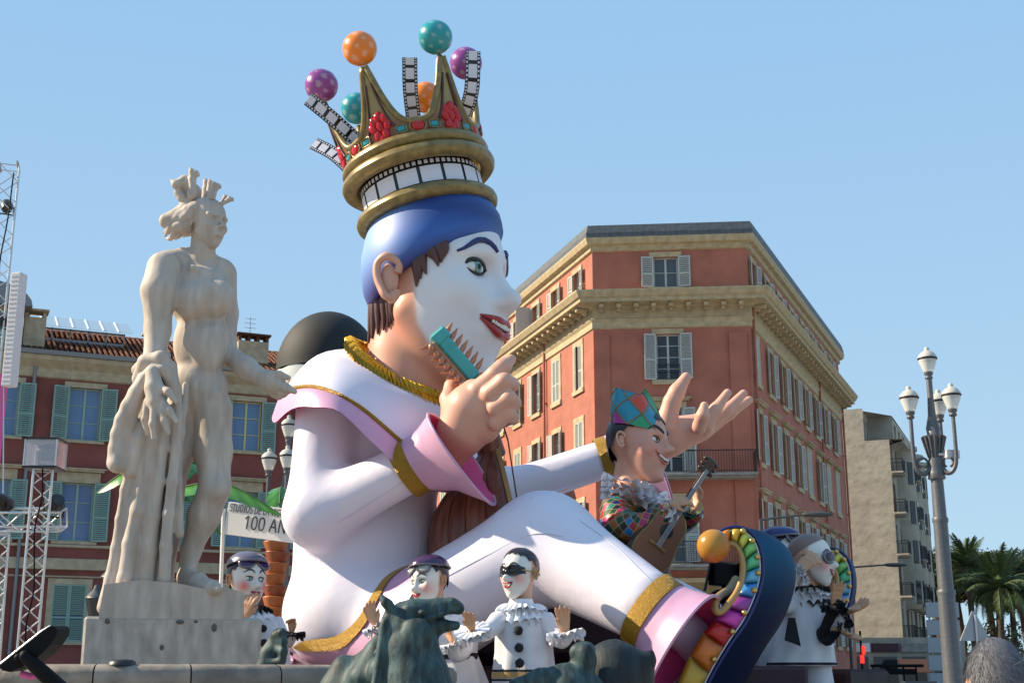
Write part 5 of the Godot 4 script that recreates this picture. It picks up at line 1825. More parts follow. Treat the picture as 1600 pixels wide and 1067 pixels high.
func crown() -> void:
	var s := 0.01518
	var ti := deg_to_rad(13.5)
	var up := V(-sin(ti), cos(ti), 0)
	var u := V(cos(ti), sin(ti), 0)
	var t := Transform3D(Basis(u * s, up * s, V(0, 0, 1) * s), Vector3(-2.047, 12.366, -30.000))
	var o := thing("carnival_crown", "huge gold carnival crown with coloured balls and film strips on the clown's head", "crown", t.origin)
	# in these axes x is right, y up along the crown, z towards the square; units of about 1.5 cm
	for q in [[0.0, 103.0, 12.0], [63.0, 112.0, 13.0], [86.0, 109.0, 11.0]]:
		var mb := MB.new()
		var pr := []
		for i in 13: pr.append(Vector2(q[1] + cos(TAU * i / 12) * q[2], q[0] + sin(TAU * i / 12) * q[2]))
		mb.lathe(t, pr, 64)
		part(o, "gold_ring", mb, M.gold_paint)
	var mb := MB.new()
	mb.lathe(t, [Vector2(96, 2), Vector2(96, 62)], 64)
	var band := part(o, "film_band", mb, M.black_gloss)
	for i in 16:
		mb = MB.new()
		mb.lathe(t, [Vector2(96.5, 17), Vector2(97.2, 17), Vector2(97.2, 17), Vector2(97.2, 43), Vector2(97.2, 43), Vector2(96.5, 43)], 5, TAU * (i + 0.07) / 16, TAU * (i + 0.93) / 16)
		part(band, "film_frame", mb, M.film_white)
	mb = MB.new()
	for i in 64:
		for y in [7.5, 47.0]: mb.lathe(t, [Vector2(96.5, y), Vector2(97.2, y), Vector2(97.2, y), Vector2(97.2, y + 6), Vector2(97.2, y + 6), Vector2(96.5, y + 6)], 2, TAU * (i + 0.2) / 64, TAU * (i + 0.8) / 64)
	part(band, "perforations", mb, M.film_white).set_meta("kind", "stuff")
	# the wall with six points
	var off := deg_to_rad(52.0)
	var N := 192
	var rim := PackedVector3Array()
	var outw := []
	var inn := []
	for r in 8:
		outw.append(PackedVector3Array())
		inn.append(PackedVector3Array())
	for j in N:
		var a := TAU * j / N
		var d := fposmod(a - off + PI / 6, PI / 3) - PI / 6
		var e := absf(d) / (PI / 6)
		var topy := 114.0 + 120.0 * pow(1.0 - e, 3.0) if e > 0.055 else 114.0 + 120.0 * pow(0.945, 3.0)
		for r in 8:
			var y := lerpf(86.0, topy, r / 7.0)
			var rr := 105.0 + (y - 86.0) * 0.13
			outw[r].append(t * V(cos(a) * (rr + 3), y, sin(a) * (rr + 3)))
			inn[r].append(t * V(cos(a) * (rr - 3), y, sin(a) * (rr - 3)))
		var rt := 105.0 + (topy - 86.0) * 0.13
		rim.append(t * V(cos(a) * (rt + 1), topy, sin(a) * (rt + 1)))
	inn.reverse()
	mb = MB.new()
	mb.grid(outw + inn)
	for i in mb.v.size():
		var f: float = (t.affine_inverse() * mb.v[i]).y
		mb.c[i] = Color(0.2, 0.07, 0.035).lerp(Color(0.32, 0.25, 0.09), smoothstep(105, 150, f))
	part(o, "crown_wall", mb, M.painted_gloss)
	rim.append(rim[0])
	mb = MB.new()
	mb.tube(rim, PF([5.5 * s]), 8)
	part(o, "crown_edge", mb, M.gold_paint)
	# darker inlaid line inside each point
	for k in 6:
		mb = MB.new()
		for sd in [-1, 1]:
			var pts := PackedVector3Array()
			for i in 9:
				var e := lerpf(0.12, 0.62, i / 8.0)
				var a: float = off + k * PI / 3 + sd * e * PI / 6 * 0.62
				var y := 114.0 + 120.0 * pow(1.0 - e, 3.0) - 9.0
				var rr := 109.5 + (y - 86.0) * 0.13
				pts.append(t * V(cos(a) * rr, y, sin(a) * rr))
			mb.tube(pts, PF([2.2 * s]), 6)
		part(o, "inlay", mb, M.brown_dark)
	var cols := {"orange": Color(0.85, 0.22, 0.02), "teal": Color(0.02, 0.3, 0.32), "purple": Color(0.27, 0.06, 0.26)}
	var order := ["orange", "purple", "teal", "orange", "purple", "teal"]
	# starting front right and turning clockwise seen from above
	order = ["teal", "orange", "purple", "teal", "orange", "purple"]
	for k in 6:
		var a := off + k * PI / 3
		var p := t * V(cos(a) * 121, 250, sin(a) * 121)
		mb = MB.new()
		mb.ball(p, 27 * s, 48, 34)
		var base: Color = cols[order[k]]
		var spots := []
		for i in 30:
			var yy := 1.0 - 2.0 * (i + 0.5) / 30.0
			spots.append([V(cos(i * 2.4) * sqrt(1.0 - yy * yy), yy, sin(i * 2.4) * sqrt(1.0 - yy * yy)), rng.randf_range(0.12, 0.235)])
		for i in mb.v.size():
			var d := (mb.v[i] - p).normalized()
			var f := 0.0
			for q in spots: f = maxf(f, smoothstep(q[1], q[1] * 0.72, acos(clampf(d.dot(q[0]), -1, 1))))
			mb.c[i] = base.lerp(base.lerp(Color(0.75, 0.72, 0.62), 0.3), f)
		var ball := part(o, "crown_ball", mb, M.painted_gloss)
		ball.set_meta("label", "spotted %s ball" % order[k])
		# red crest at the foot of the point
		mb = MB.new()
		for i in 9:
			var da: float = [-0.08, 0.0, 0.08, -0.11, 0.0, 0.11, -0.06, 0.06, 0.0][i]
			var yy: float = [128, 133, 128, 118, 119, 118, 106, 106, 98][i]
			var rr := 108.0 + (yy - 86.0) * 0.13
			var b := Basis(Vector3.UP, PI / 2 - a - da)
			mb.ell(t * Transform3D(b * Basis(Vector3.BACK, rng.randf_range(-0.5, 0.5)).scaled_local(V(7, 10, 6)), V(cos(a + da) * rr, yy, sin(a + da) * rr)), 9, 6)
		part(o, "red_crest", mb, M.gem_red)
		for q in [[0.5, 0], [0.27, 1], [0.73, 1]]:
			var g: float = a + q[0] * PI / 3
			var pos := V(cos(g) * 110, 105, sin(g) * 110)
			var b := Basis(Vector3.UP, PI / 2 - g)
			mb = MB.new()
			if q[1] == 0: mb.ell(t * Transform3D(b.scaled_local(V(11, 9, 5)), pos), 14, 8)
			else: mb.box(t * Transform3D(b, pos), V(13, 9, 5), 1.5)
			var gem := part(o, "gem", mb, M.gem_red if q[1] == 0 else M.gem_teal)
			mb = MB.new()
			var loop := PackedVector3Array()
			for i in 17:
				var w := TAU * i / 16
				var px := cos(w) * 13
				var py := sin(w) * 10.5
				if q[1] == 1: px = clampf(cos(w) * 12, -8.5, 8.5); py = clampf(sin(w) * 9, -6.4, 6.4)
				loop.append(t * (pos + b * V(px, py, 1.0)))
			mb.tube(loop, PF([1.7 * s]), 6)
			part(gem, "gem_setting", mb, M.gold_paint)
	# film strips sticking out of the crown
	for q in [[Vector3(-3.725, 14.077, -29.600), Vector3(-4.307, 14.503, -29.200), Vector3(-4.860, 14.851, -28.800), "left"], [Vector3(-2.393, 14.635, -29.500), Vector3(-2.460, 15.270, -29.200), Vector3(-2.475, 16.015, -29.000), "middle"], [Vector3(-1.155, 14.780, -29.600), Vector3(-0.975, 15.270, -29.200), Vector3(-0.945, 16.184, -29.000), "right"], [Vector3(-4.150, 14.053, -31.200), Vector3(-4.600, 14.519, -31.400), Vector3(-5.135, 14.885, -31.600), "rear"]]:
		var path := smooth([q[0], q[1], q[2]], 10)
		var strip := MB.new()
		var fr := MB.new()
		var n := path.size()
		var hw := 12.0 * s
		var parts := []
		for i in n - 1:
			var d := (path[i + 1] - path[i]).normalized()
			var sd := d.cross(V(0.15, 0, 1)).normalized()
			var nrm := sd.cross(d)
			var f := frame(sd, d, (path[i] + path[i + 1]) / 2)
			strip.box(f, V(hw * 2, path[i].distance_to(path[i + 1]) * 1.04, 0.02))
			for e in [-1, 1]: fr.box(f.translated_local(V(e * hw * 0.78, 0, 0)), V(hw * 0.22, path[i].distance_to(path[i + 1]) * 0.5, 0.03))
			if i % 4 != 0: parts.append([f, path[i].distance_to(path[i + 1])])
		var sp := part(o, "film_strip", strip, M.black_gloss)
		part(sp, "perforations", fr, M.film_white).set_meta("kind", "stuff")
		for i in range(0, parts.size() - 2, 3):
			var pm := MB.new()
			for k in 3: pm.box(parts[i + k][0], V(hw * 1.16, parts[i + k][1] * 1.03, 0.03))
			part(sp, "film_frame", pm, M.film_white)

func mandolin() -> void:
	var a := Vector3(-0.404, 6.599, -29.200)
	var b := Vector3(0.253, 3.553, -29.200)
	var o := thing("mandolin", "giant brown ribbed mandolin held upright by the seated clown", "mandolin", b)
	var ax := (b - a).normalized()
	var L := a.distance_to(b)
	var left := V(0, 0, 1).cross(ax).normalized()
	if left.x > 0: left = -left
	# x to the left, y down the axis, z to the viewer
	var t := Transform3D(Basis(left, ax, V(0, 0, 1)), a)
	var s := 0.01477
	var rs := [16.0, 36.0, 64.0, 90.0, 108.0, 120.0, 127.0, 130.0, 128.0, 122.0, 106.0, 72.0, 5.0]
	var ns := 11
	for k in ns:
		var mb := MB.new()
		var rows := []
		for i in 27:
			var f := i / 26.0 * 1.18
			var r := mixf(rs, f / 1.18) * s
			var row := PackedVector3Array()
			for j in 6:
				var an := -PI / 2 + PI * (k + 0.015 + 0.97 * j / 5.0) / ns
				var puff := 1.0 + 0.02 * sin(PI * j / 5.0) - (0.016 if j in [0, 5] else 0.0)
				row.append(t * V(cos(an) * r * puff, f * L, sin(an) * r * puff * 0.85))
			rows.append(row)
		mb.grid(rows, false)
		var mid := a + ax * L * 0.6
		for i in mb.v.size():
			if (mb.v[i] - mid).dot((mb.v[i] - (a + ax * (mb.v[i] - a).dot(ax)))) < -1e9: pass
		var kk := rng.randf_range(0.75, 1.2)
		mb.c.fill(Color(kk, kk, kk))
		var m := mb.mesh(o.global_position)
		part(o, "rib", m, M.bowl_wood if k % 2 else M.bowl_wood_b)
	var mb := MB.new()
	var pts := PackedVector2Array()
	for i in 27: pts.append(Vector2(mixf(rs, i / 26.0) * s * 0.87, i / 26.0 * 1.18 * L))
	for i in range(26, -1, -1): pts.append(Vector2(-mixf(rs, i / 26.0) * s * 0.87, i / 26.0 * 1.18 * L))
	mb.slab(Transform3D(Basis(V(0, 0, 1), ax, V(0, 0, 1).cross(ax)), a - left * 0.05), pts, 0.1)
	part(o, "soundboard", mb, M.gold_old)
	mb = MB.new()
	var nt := Vector3(-0.729, 7.868, -28.000)
	mb.tube(PV([a + ax * 0.25 + left * 0.1, a.lerp(nt, 0.3) + left * 0.12, a.lerp(nt, 0.7), nt]), PF([0.32, 0.27, 0.24, 0.22]), 12)
	part(o, "neck", mb, M.bowl_wood)
	mb = MB.new()
	for i in 4: mb.tube(PV([a + ax * 2.3 - left * 0.18 + V(0, 0, i * 0.07), a - left * 0.32 + V(0, 0, i * 0.07), nt - left * 0.2 + V(0, 0, i * 0.05)]), PF([0.014]), 4)
	part(o, "strings", mb, M.brown_dark)
	# turquoise peg box with brass pegs
	var h0 := Vector3(-0.801, 7.750, -27.600)
	var h1 := Vector3(-1.632, 8.697, -27.400)
	var d := (h1 - h0).normalized()
	var hl := h0.distance_to(h1)
	var sd := d.cross(V(0, 0, 1)).normalized()
	var f := Transform3D(Basis(sd, d, sd.cross(d)), (h0 + h1) / 2)
	mb = MB.new()
	mb.box(f, V(0.29, hl, 0.46), 0.04)
	mb.box(f.translated_local(V(0.02, hl / 2 - 0.1, 0)), V(0.38, 0.3, 0.52), 0.05)
	mb.box(f.translated_local(V(0.0, hl / 2 - 0.42, 0)), V(0.34, 0.12, 0.49), 0.04)
	part(o, "peg_box", mb, M.turquoise)
	mb = MB.new()
	mb.box(f.translated_local(V(-0.2, -0.06, 0.02)), V(0.1, hl * 0.94, 0.4), 0.03)
	part(o, "peg_plate", mb, M.copper)
	for i in 7:
		for e in [-1, 1]:
			mb = MB.new()
			var p := f * V(-0.24 if e < 0 else 0.14, -hl * 0.4 + i * hl * 0.8 / 6, 0.1)
			var out := f.basis * V(e * 1.0, 0.35, 0.35 if e < 0 else 0.0).normalized()
			mb.tube(PV([p, p + out * 0.12, p + out * 0.3]), PF([0.05, 0.06, 0.012]), 7)
			if e < 0: mb.ell(Transform3D(Basis().scaled(V(0.07, 0.09, 0.07)), p + V(0, -0.1, 0.22)), 8, 6)
			part(o, "peg", mb, M.copper)


# ---------- the fountain ----------
func statue() -> void:
	var o := thing("stone_statue", "pale stone statue of a standing nude man with small horses on his head", "statue", Vector3(-5.579, 2.449, -22.000))
	var mb := MB.new()
	var c := Clay.new(0.028, 24.0)
	# torso and neck
	c.cap(Vector3(-5.388, 8.864, -21.900), Vector3(-5.485, 8.602, -22.000), 0.177, 0.2181)
	c.chain([Vector3(-5.528, 8.744, -22.000), Vector3(-5.773, 8.696, -22.000), Vector3(-6.034, 8.593, -21.900)], [0.1358, 0.1458, 0.177])
	c.cap(Vector3(-5.414, 8.728, -22.100), Vector3(-5.200, 8.570, -22.200), 0.1224, 0.1358)
	c.ell(Vector3(-5.461, 7.992, -22.000), V(0.562, 0.5832, 0.3951))
	c.ell(Vector3(-5.119, 7.859, -21.700), V(0.3539, 0.3328, 0.2493))
	c.ell(Vector3(-5.501, 7.799, -21.650), V(0.3127, 0.3127, 0.2081))
	c.cap(Vector3(-6.057, 8.555, -22.000), Vector3(-5.162, 8.499, -22.200), 0.2293, 0.2081)
	c.ell(Vector3(-5.390, 7.150, -22.000), V(0.4785, 0.6455, 0.3539))
	c.ell(Vector3(-5.398, 6.356, -22.000), V(0.5097, 0.4574, 0.3851))
	c.ell(Vector3(-5.193, 7.030, -21.750), V(0.2704, 0.4785, 0.2081))
	# the near arm, hanging
	c.chain([Vector3(-6.036, 8.390, -21.700), Vector3(-6.053, 7.927, -21.500), Vector3(-6.019, 7.248, -21.500), Vector3(-5.985, 6.565, -21.300), Vector3(-5.930, 6.215, -21.100)], [0.3016, 0.2805, 0.2081, 0.187, 0.1358])
	# the far arm, reaching out to the right
	c.chain([Vector3(-5.159, 8.459, -22.300), Vector3(-5.109, 7.805, -22.500), Vector3(-5.048, 7.053, -22.400), Vector3(-4.580, 6.694, -22.000), Vector3(-4.234, 6.458, -21.800)], [0.2493, 0.2081, 0.187, 0.177, 0.1335])
	# legs
	c.chain([Vector3(-5.112, 5.964, -22.000), Vector3(-5.072, 5.245, -22.000), Vector3(-4.993, 4.611, -21.900), Vector3(-5.172, 4.151, -22.000), Vector3(-5.376, 3.585, -22.100), Vector3(-5.427, 3.184, -22.100)], [0.3227, 0.3016, 0.2493, 0.2604, 0.1558, 0.1335])
	c.chain([Vector3(-5.424, 3.142, -22.100), Vector3(-5.123, 3.052, -21.700), Vector3(-4.777, 2.924, -21.300)], [0.1335, 0.1224, 0.0779])
	c.cap(Vector3(-5.425, 3.030, -22.000), Vector3(-4.795, 2.908, -21.200), 0.1002, 0.06677)
	for i in 5: c.cap(Vector3(-4.819, 2.934, -21.300) + V(-0.02 * i, 0, 0.06 - 0.05 * i), Vector3(-4.661, 2.888, -21.200) + V(-0.03 * i, 0, 0.1 - 0.06 * i), 0.045, 0.035)
	c.chain([Vector3(-5.631, 5.984, -22.100), Vector3(-5.739, 5.262, -22.100), Vector3(-5.817, 4.443, -22.100), Vector3(-5.845, 3.808, -22.200), Vector3(-5.834, 2.912, -22.300)], [0.3227, 0.2916, 0.2393, 0.2181, 0.1358])
	c.ell(Vector3(-5.019, 6.174, -21.720), V(0.06677, 0.1002, 0.06677))
	c.cut(Vector3(-5.058, 6.892, -21.420), V(0.02782, 0.4374, 0.1002))
	c.cut(Vector3(-5.116, 7.416, -21.500), V(0.3539, 0.03339, 0.1335), Basis(Vector3.BACK, 0.12))
	c.cut(Vector3(-5.112, 7.750, -21.400), V(0.02782, 0.2493, 0.08903))
	c.cut(Vector3(-5.148, 6.468, -21.500), V(0.2704, 0.02782, 0.1113), Basis(Vector3.BACK, -0.5))
	c.cap(Vector3(-5.537, 8.398, -21.650), Vector3(-5.222, 8.313, -21.750), 0.04452, 0.05565)
	c.ell(Vector3(-4.918, 4.554, -21.720), V(0.1458, 0.1669, 0.1335))
	c.mesh(mb)
	# head
	var hd := head_clay(1.0, 0.0, 0.016, 1.2, 0.19, 60.0)
	var H := 0.9794
	var z := V(0.8, -0.03, 0.6).normalized()
	var x := Vector3.UP.cross(z).normalized()
	var t := Transform3D(Basis(x * H, z.cross(x) * H, z * H), Vector3(-5.389, 9.280, -21.900))
	for s in [-1, 1]:
		hd.ell(V(s * 0.125, 0.015, 0.325), V(0.05, 0.018, 0.03))
		hd.ell(V(s * 0.32, -0.03, -0.06), V(0.03, 0.09, 0.06))
	for s in [-1, 1]: hd.cap(V(s * 0.03, 0.085, 0.36), V(s * 0.21, 0.075, 0.27), 0.026, 0.02)
	for s in [-1, 1]: hd.cut(V(s * 0.12, 0.045, 0.37), V(0.07, 0.022, 0.05))
	hd.cut(V(0, -0.245, 0.4), V(0.09, 0.01, 0.05))
	hd.cap(V(-0.08, -0.215, 0.365), V(0.08, -0.215, 0.365), 0.018, 0.018)
	hd.cap(V(-0.06, -0.275, 0.36), V(0.06, -0.275, 0.36), 0.02, 0.02)
	var v0 := mb.v.size()
	hd.mesh(mb)
	for i in range(v0, mb.v.size()): mb.v[i] = t * mb.v[i]
	# the hanging hand over the cloth and the open hand
	c = Clay.new(0.013, 60.0)
	c.chain([Vector3(-5.915, 6.387, -21.000), Vector3(-5.862, 6.118, -20.950), Vector3(-5.812, 5.873, -20.900)], [0.1169, 0.1487, 0.1381])
	for q in [[Vector3(-5.951, 5.883, -20.950), Vector3(-5.973, 5.597, -20.950), Vector3(-5.929, 5.363, -21.000)], [Vector3(-5.813, 5.778, -20.850), Vector3(-5.801, 5.495, -20.800), Vector3(-5.779, 5.274, -20.850)], [Vector3(-5.709, 5.778, -20.850), Vector3(-5.618, 5.537, -20.800), Vector3(-5.557, 5.357, -20.850)]]: c.chain(q, [0.06374, 0.05843, 0.04249])
	c.chain([Vector3(-5.710, 5.905, -20.900), Vector3(-5.546, 5.705, -20.800), Vector3(-5.422, 5.537, -20.800)], [0.06374, 0.05843, 0.04249])
	c.chain([Vector3(-5.744, 6.108, -20.900), Vector3(-5.588, 6.022, -20.800), Vector3(-5.431, 5.853, -20.800)], [0.06905, 0.05843, 0.04249])
	c.mesh(mb)
	c = Clay.new(0.013, 60.0)
	c.chain([Vector3(-4.322, 6.514, -21.850), Vector3(-4.091, 6.391, -21.750), Vector3(-3.981, 6.324, -21.700)], [0.1447, 0.1781, 0.1558])
	c.chain([Vector3(-4.129, 6.480, -21.700), Vector3(-3.938, 6.480, -21.600), Vector3(-3.785, 6.435, -21.600)], [0.08903, 0.06677, 0.04452])
	c.chain([Vector3(-3.953, 6.325, -21.600), Vector3(-3.790, 6.248, -21.550), Vector3(-3.650, 6.171, -21.500)], [0.0779, 0.06677, 0.04452])
	c.chain([Vector3(-3.990, 6.280, -21.700), Vector3(-3.878, 6.191, -21.700), Vector3(-3.775, 6.192, -21.600)], [0.0779, 0.06677, 0.04452])
	c.chain([Vector3(-4.062, 6.268, -21.800), Vector3(-3.970, 6.168, -21.800), Vector3(-3.877, 6.169, -21.700)], [0.0779, 0.06677, 0.04452])
	c.chain([Vector3(-4.146, 6.301, -21.900), Vector3(-4.066, 6.211, -21.900), Vector3(-3.982, 6.201, -21.800)], [0.06677, 0.05565, 0.04452])
	c.mesh(mb)
	part(o, "figure", mb, M.marble)
	# hair with four little horses rising from it
	mb = MB.new()
	c = Clay.new(0.015, 58.0)
	c.ell(Vector3(-5.626, 9.453, -22.050), V(0.3116, 0.345, 0.2894))
	c.ell(Vector3(-5.832, 9.291, -22.000), V(0.2003, 0.2115, 0.2226))
	for i in 24:
		var f := i / 23.0
		var st := V(0.36 - 0.34 * f, 0.28 - 0.5 * f * f, 0.14 + 0.14 * sin(f * 3.0))
		var en := V(-0.35 + 0.12 * sin(i * 2.4), -0.06 - 0.34 * f, 0.12 + 0.1 * sin(i * 1.3))
		var p := []
		for q in 6:
			var g := q / 5.0
			p.append(Vector3(-5.646, 9.411, -22.000) + st.lerp(en, g) + V(0, 0.05 * sin(g * 9.0 + i), 0.12 * sin(g * PI)))
		c.chain(p, [0.03, 0.038, 0.042, 0.04, 0.034, 0.02])
	c.chain([Vector3(-6.077, 9.304, -21.800), Vector3(-5.912, 9.364, -21.800), Vector3(-5.672, 9.663, -21.900), Vector3(-5.651, 9.880, -21.900), Vector3(-5.806, 10.035, -21.800), Vector3(-5.935, 9.948, -21.700), Vector3(-6.019, 10.032, -21.700)], [0.1335, 0.1447, 0.1447, 0.1224, 0.1113, 0.06677, 0.02226])
	c.chain([Vector3(-5.893, 9.963, -21.800), Vector3(-5.896, 9.830, -21.800), Vector3(-5.833, 9.734, -21.800)], [0.06677, 0.0779, 0.08903])
	for q in [[300,305,298,268,1.0, 21.7], [312,305,313,272,1.0, 22.1], [322,308,324,280,0.9, 21.9], [332,308,337,290,0.7, 21.7], [339,312,347,300,0.55, 22], [344,318,358,309,0.5, 21.8]]:
		var a: Vector3 = Vector3(-5.630, 9.364, -21.800) + V((q[0] - 300) * 0.01113, -(q[1] - 340) * 0.01113, 21.8 - q[5])
		var b: Vector3 = Vector3(-5.630, 9.364, -21.800) + V((q[2] - 300) * 0.01113, -(q[3] - 340) * 0.01113, 21.8 - q[5])
		var k: float = q[4]
		c.chain([a, a.lerp(b, 0.7), b, b + V(0.07, -0.015, 0.02) * k, b + V(0.11, -0.05, 0.02) * k], [0.09 * k, 0.06 * k, 0.055 * k, 0.042 * k, 0.03 * k])
		for s in [-1, 1]: c.cap(b + V(-0.02, 0.04, s * 0.03) * k, b + V(-0.05, 0.1, s * 0.04) * k, 0.022 * k, 0.006)
	c.mesh(mb)
	part(o, "horse_crown", mb, M.marble)
	# cloth hanging from the arm
	mb = MB.new()
	c = Clay.new(0.024, 48.0)
	var folds := [[222,600,188,730,13], [230,596,200,732,12], [238,606,210,738,10], [214,600,182,728,10], [226,640,186,955,11], [232,630,197,962,10], [238,640,208,950,11], [243,650,219,966,10], [249,640,230,950,11], [254,650,241,966,9], [260,640,252,960,10], [265,640,262,965,8], [269,610,270,900,8], [273,602,276,830,7], [221,680,178,940,9], [247,600,224,800,9]]
	var fi := 0
	for q in folds:
		fi += 1
		var dz: float = 0.13 * sin(fi * 2.1) + 0.002 * absf(q[2] - 235.0) * 0.5
		var p := []
		var r := []
		for i in 7:
			var f := i / 6.0
			var fx: float = lerpf(q[0], q[2], pow(f, 0.75)) + 2.5 * sin(f * 6.0 + fi * 1.9)
			var fy: float = lerpf(q[1], q[3], f)
			p.append(Vector3(-5.884, 4.464, -21.450) + V((fx - 240) * 0.01088, (770 - fy) * 0.01088, dz + 0.05 * sin(f * 5.0 + fi * 1.3) + (0.14 if fi <= 4 else 0.0)))
			r.append(q[4] * 0.01088 * (0.8 + 0.3 * f))
		c.chain(p, r)
	c.ell(Vector3(-6.079, 4.197, -21.850), V(0.4229, 1.836, 0.2003))
	c.chain([Vector3(-6.234, 6.369, -21.400), Vector3(-6.089, 6.608, -21.200), Vector3(-5.832, 6.649, -21.100), Vector3(-5.678, 6.509, -21.200), Vector3(-5.596, 6.150, -21.300)], [0.1335, 0.1335, 0.1224, 0.1002, 0.08903])
	c.chain([Vector3(-6.127, 6.237, -21.200), Vector3(-5.951, 6.420, -21.050), Vector3(-5.763, 6.442, -21.050), Vector3(-5.650, 6.270, -21.150), Vector3(-5.618, 6.031, -21.250)], [0.0779, 0.08903, 0.08903, 0.0779, 0.06677])
	c.chain([Vector3(-6.317, 6.545, -21.500), Vector3(-6.021, 6.785, -21.300), Vector3(-5.804, 6.741, -21.300)], [0.1002, 0.1002, 0.08903])
	c.mesh(mb)
	part(o, "drapery", mb, M.marble)
	# plinth blocks
	mb = MB.new()
	var pr := PackedVector2Array([Vector2(-1.1, 0), Vector2(1.12, 0), Vector2(1.1, 0.44), Vector2(0.75, 0.5), Vector2(0.5, 0.47), Vector2(0.1, 0.55), Vector2(-0.5, 0.6), Vector2(-1.05, 0.52)])
	mb.slab(Transform3D(Basis(Vector3.UP, 0.26), Vector3(-5.644, 2.422, -22.100)), pr, 2.2)
	part(o, "plinth", mb, M.marble)
	var p := thing("statue_pedestal", "wide pale stone block under the statue's plinth, chipped along its top edge", "pedestal", Vector3(-5.553, 1.714, -22.000))
	mb = MB.new()
	mb.box(Transform3D(Basis(Vector3.UP, 0.26), Vector3(-5.677, 2.078, -22.400) + V(0, -0.25, 0)), V(2.72, 1.25, 2.8), 0.04)
	part(p, "stone_block", mb, M.marble_grey)
	mb = MB.new()
	for q in [[276,976,7,3], [328,984,4,6], [170,976,4,4], [252,1014,3,4], [300,975,3,2]]:
		mb.ell(Transform3D(Basis().scaled(V(q[2] * 0.011, q[3] * 0.011, 0.03)), Vector3(-5.677, 2.078, -22.400) + Basis(Vector3.UP, 0.26) * V((q[0] - 268) * 0.0103, (1005 - q[1]) * 0.0103, 1.4)), 9, 6)
	part(p, "chip", mb, M.stain)

func fountain_wall() -> void:
	var o := thing("fountain_wall", "round stone rim of the fountain basin at the statue's feet", "wall", V(-4, 0, -17.0))
	var cen := V(-5.9, 0, -22.0)
	var R := 5.0
	var n := 26
	for i in n:
		var a0 := TAU * i / n
		var a1 := TAU * (i + 1) / n - 0.004
		if sin((a0 + a1) / 2) < -0.2: continue
		var mb := MB.new()
		var rows := []
		for q in [Vector2(R - 0.5, 0.9), Vector2(R - 0.5, 1.62), Vector2(R - 0.46, 1.68), Vector2(R - 0.2, 1.71), Vector2(R - 0.06, 1.68), Vector2(R, 1.6), Vector2(R, 1.46), Vector2(R - 0.04, 1.42), Vector2(R - 0.1, 1.4), Vector2(R - 0.1, 0.0)]:
			var row := PackedVector3Array()
			for j in 5:
				var a := lerpf(a0, a1, j / 4.0)
				row.append(cen + V(cos(a) * q.x, q.y, sin(a) * q.x))
			rows.append(row)
		mb.grid(rows, false, true)
		part(o, "stone", mb, [M.rim_a, M.rim_b, M.rim_c][(i * 7) % 3])
	var mb := MB.new()
	mb.lathe(Transform3D(Basis(), Vector3(-5.009, 1.721, -17.300)), [Vector2(0.001, 0.05), Vector2(0.12, 0.045), Vector2(0.17, 0.02), Vector2(0.18, -0.03)], 16)
	tag(part(self, "drain_cap", mb, M.black), "small flat black disc lying on the fountain rim under the pedestal", "cap")

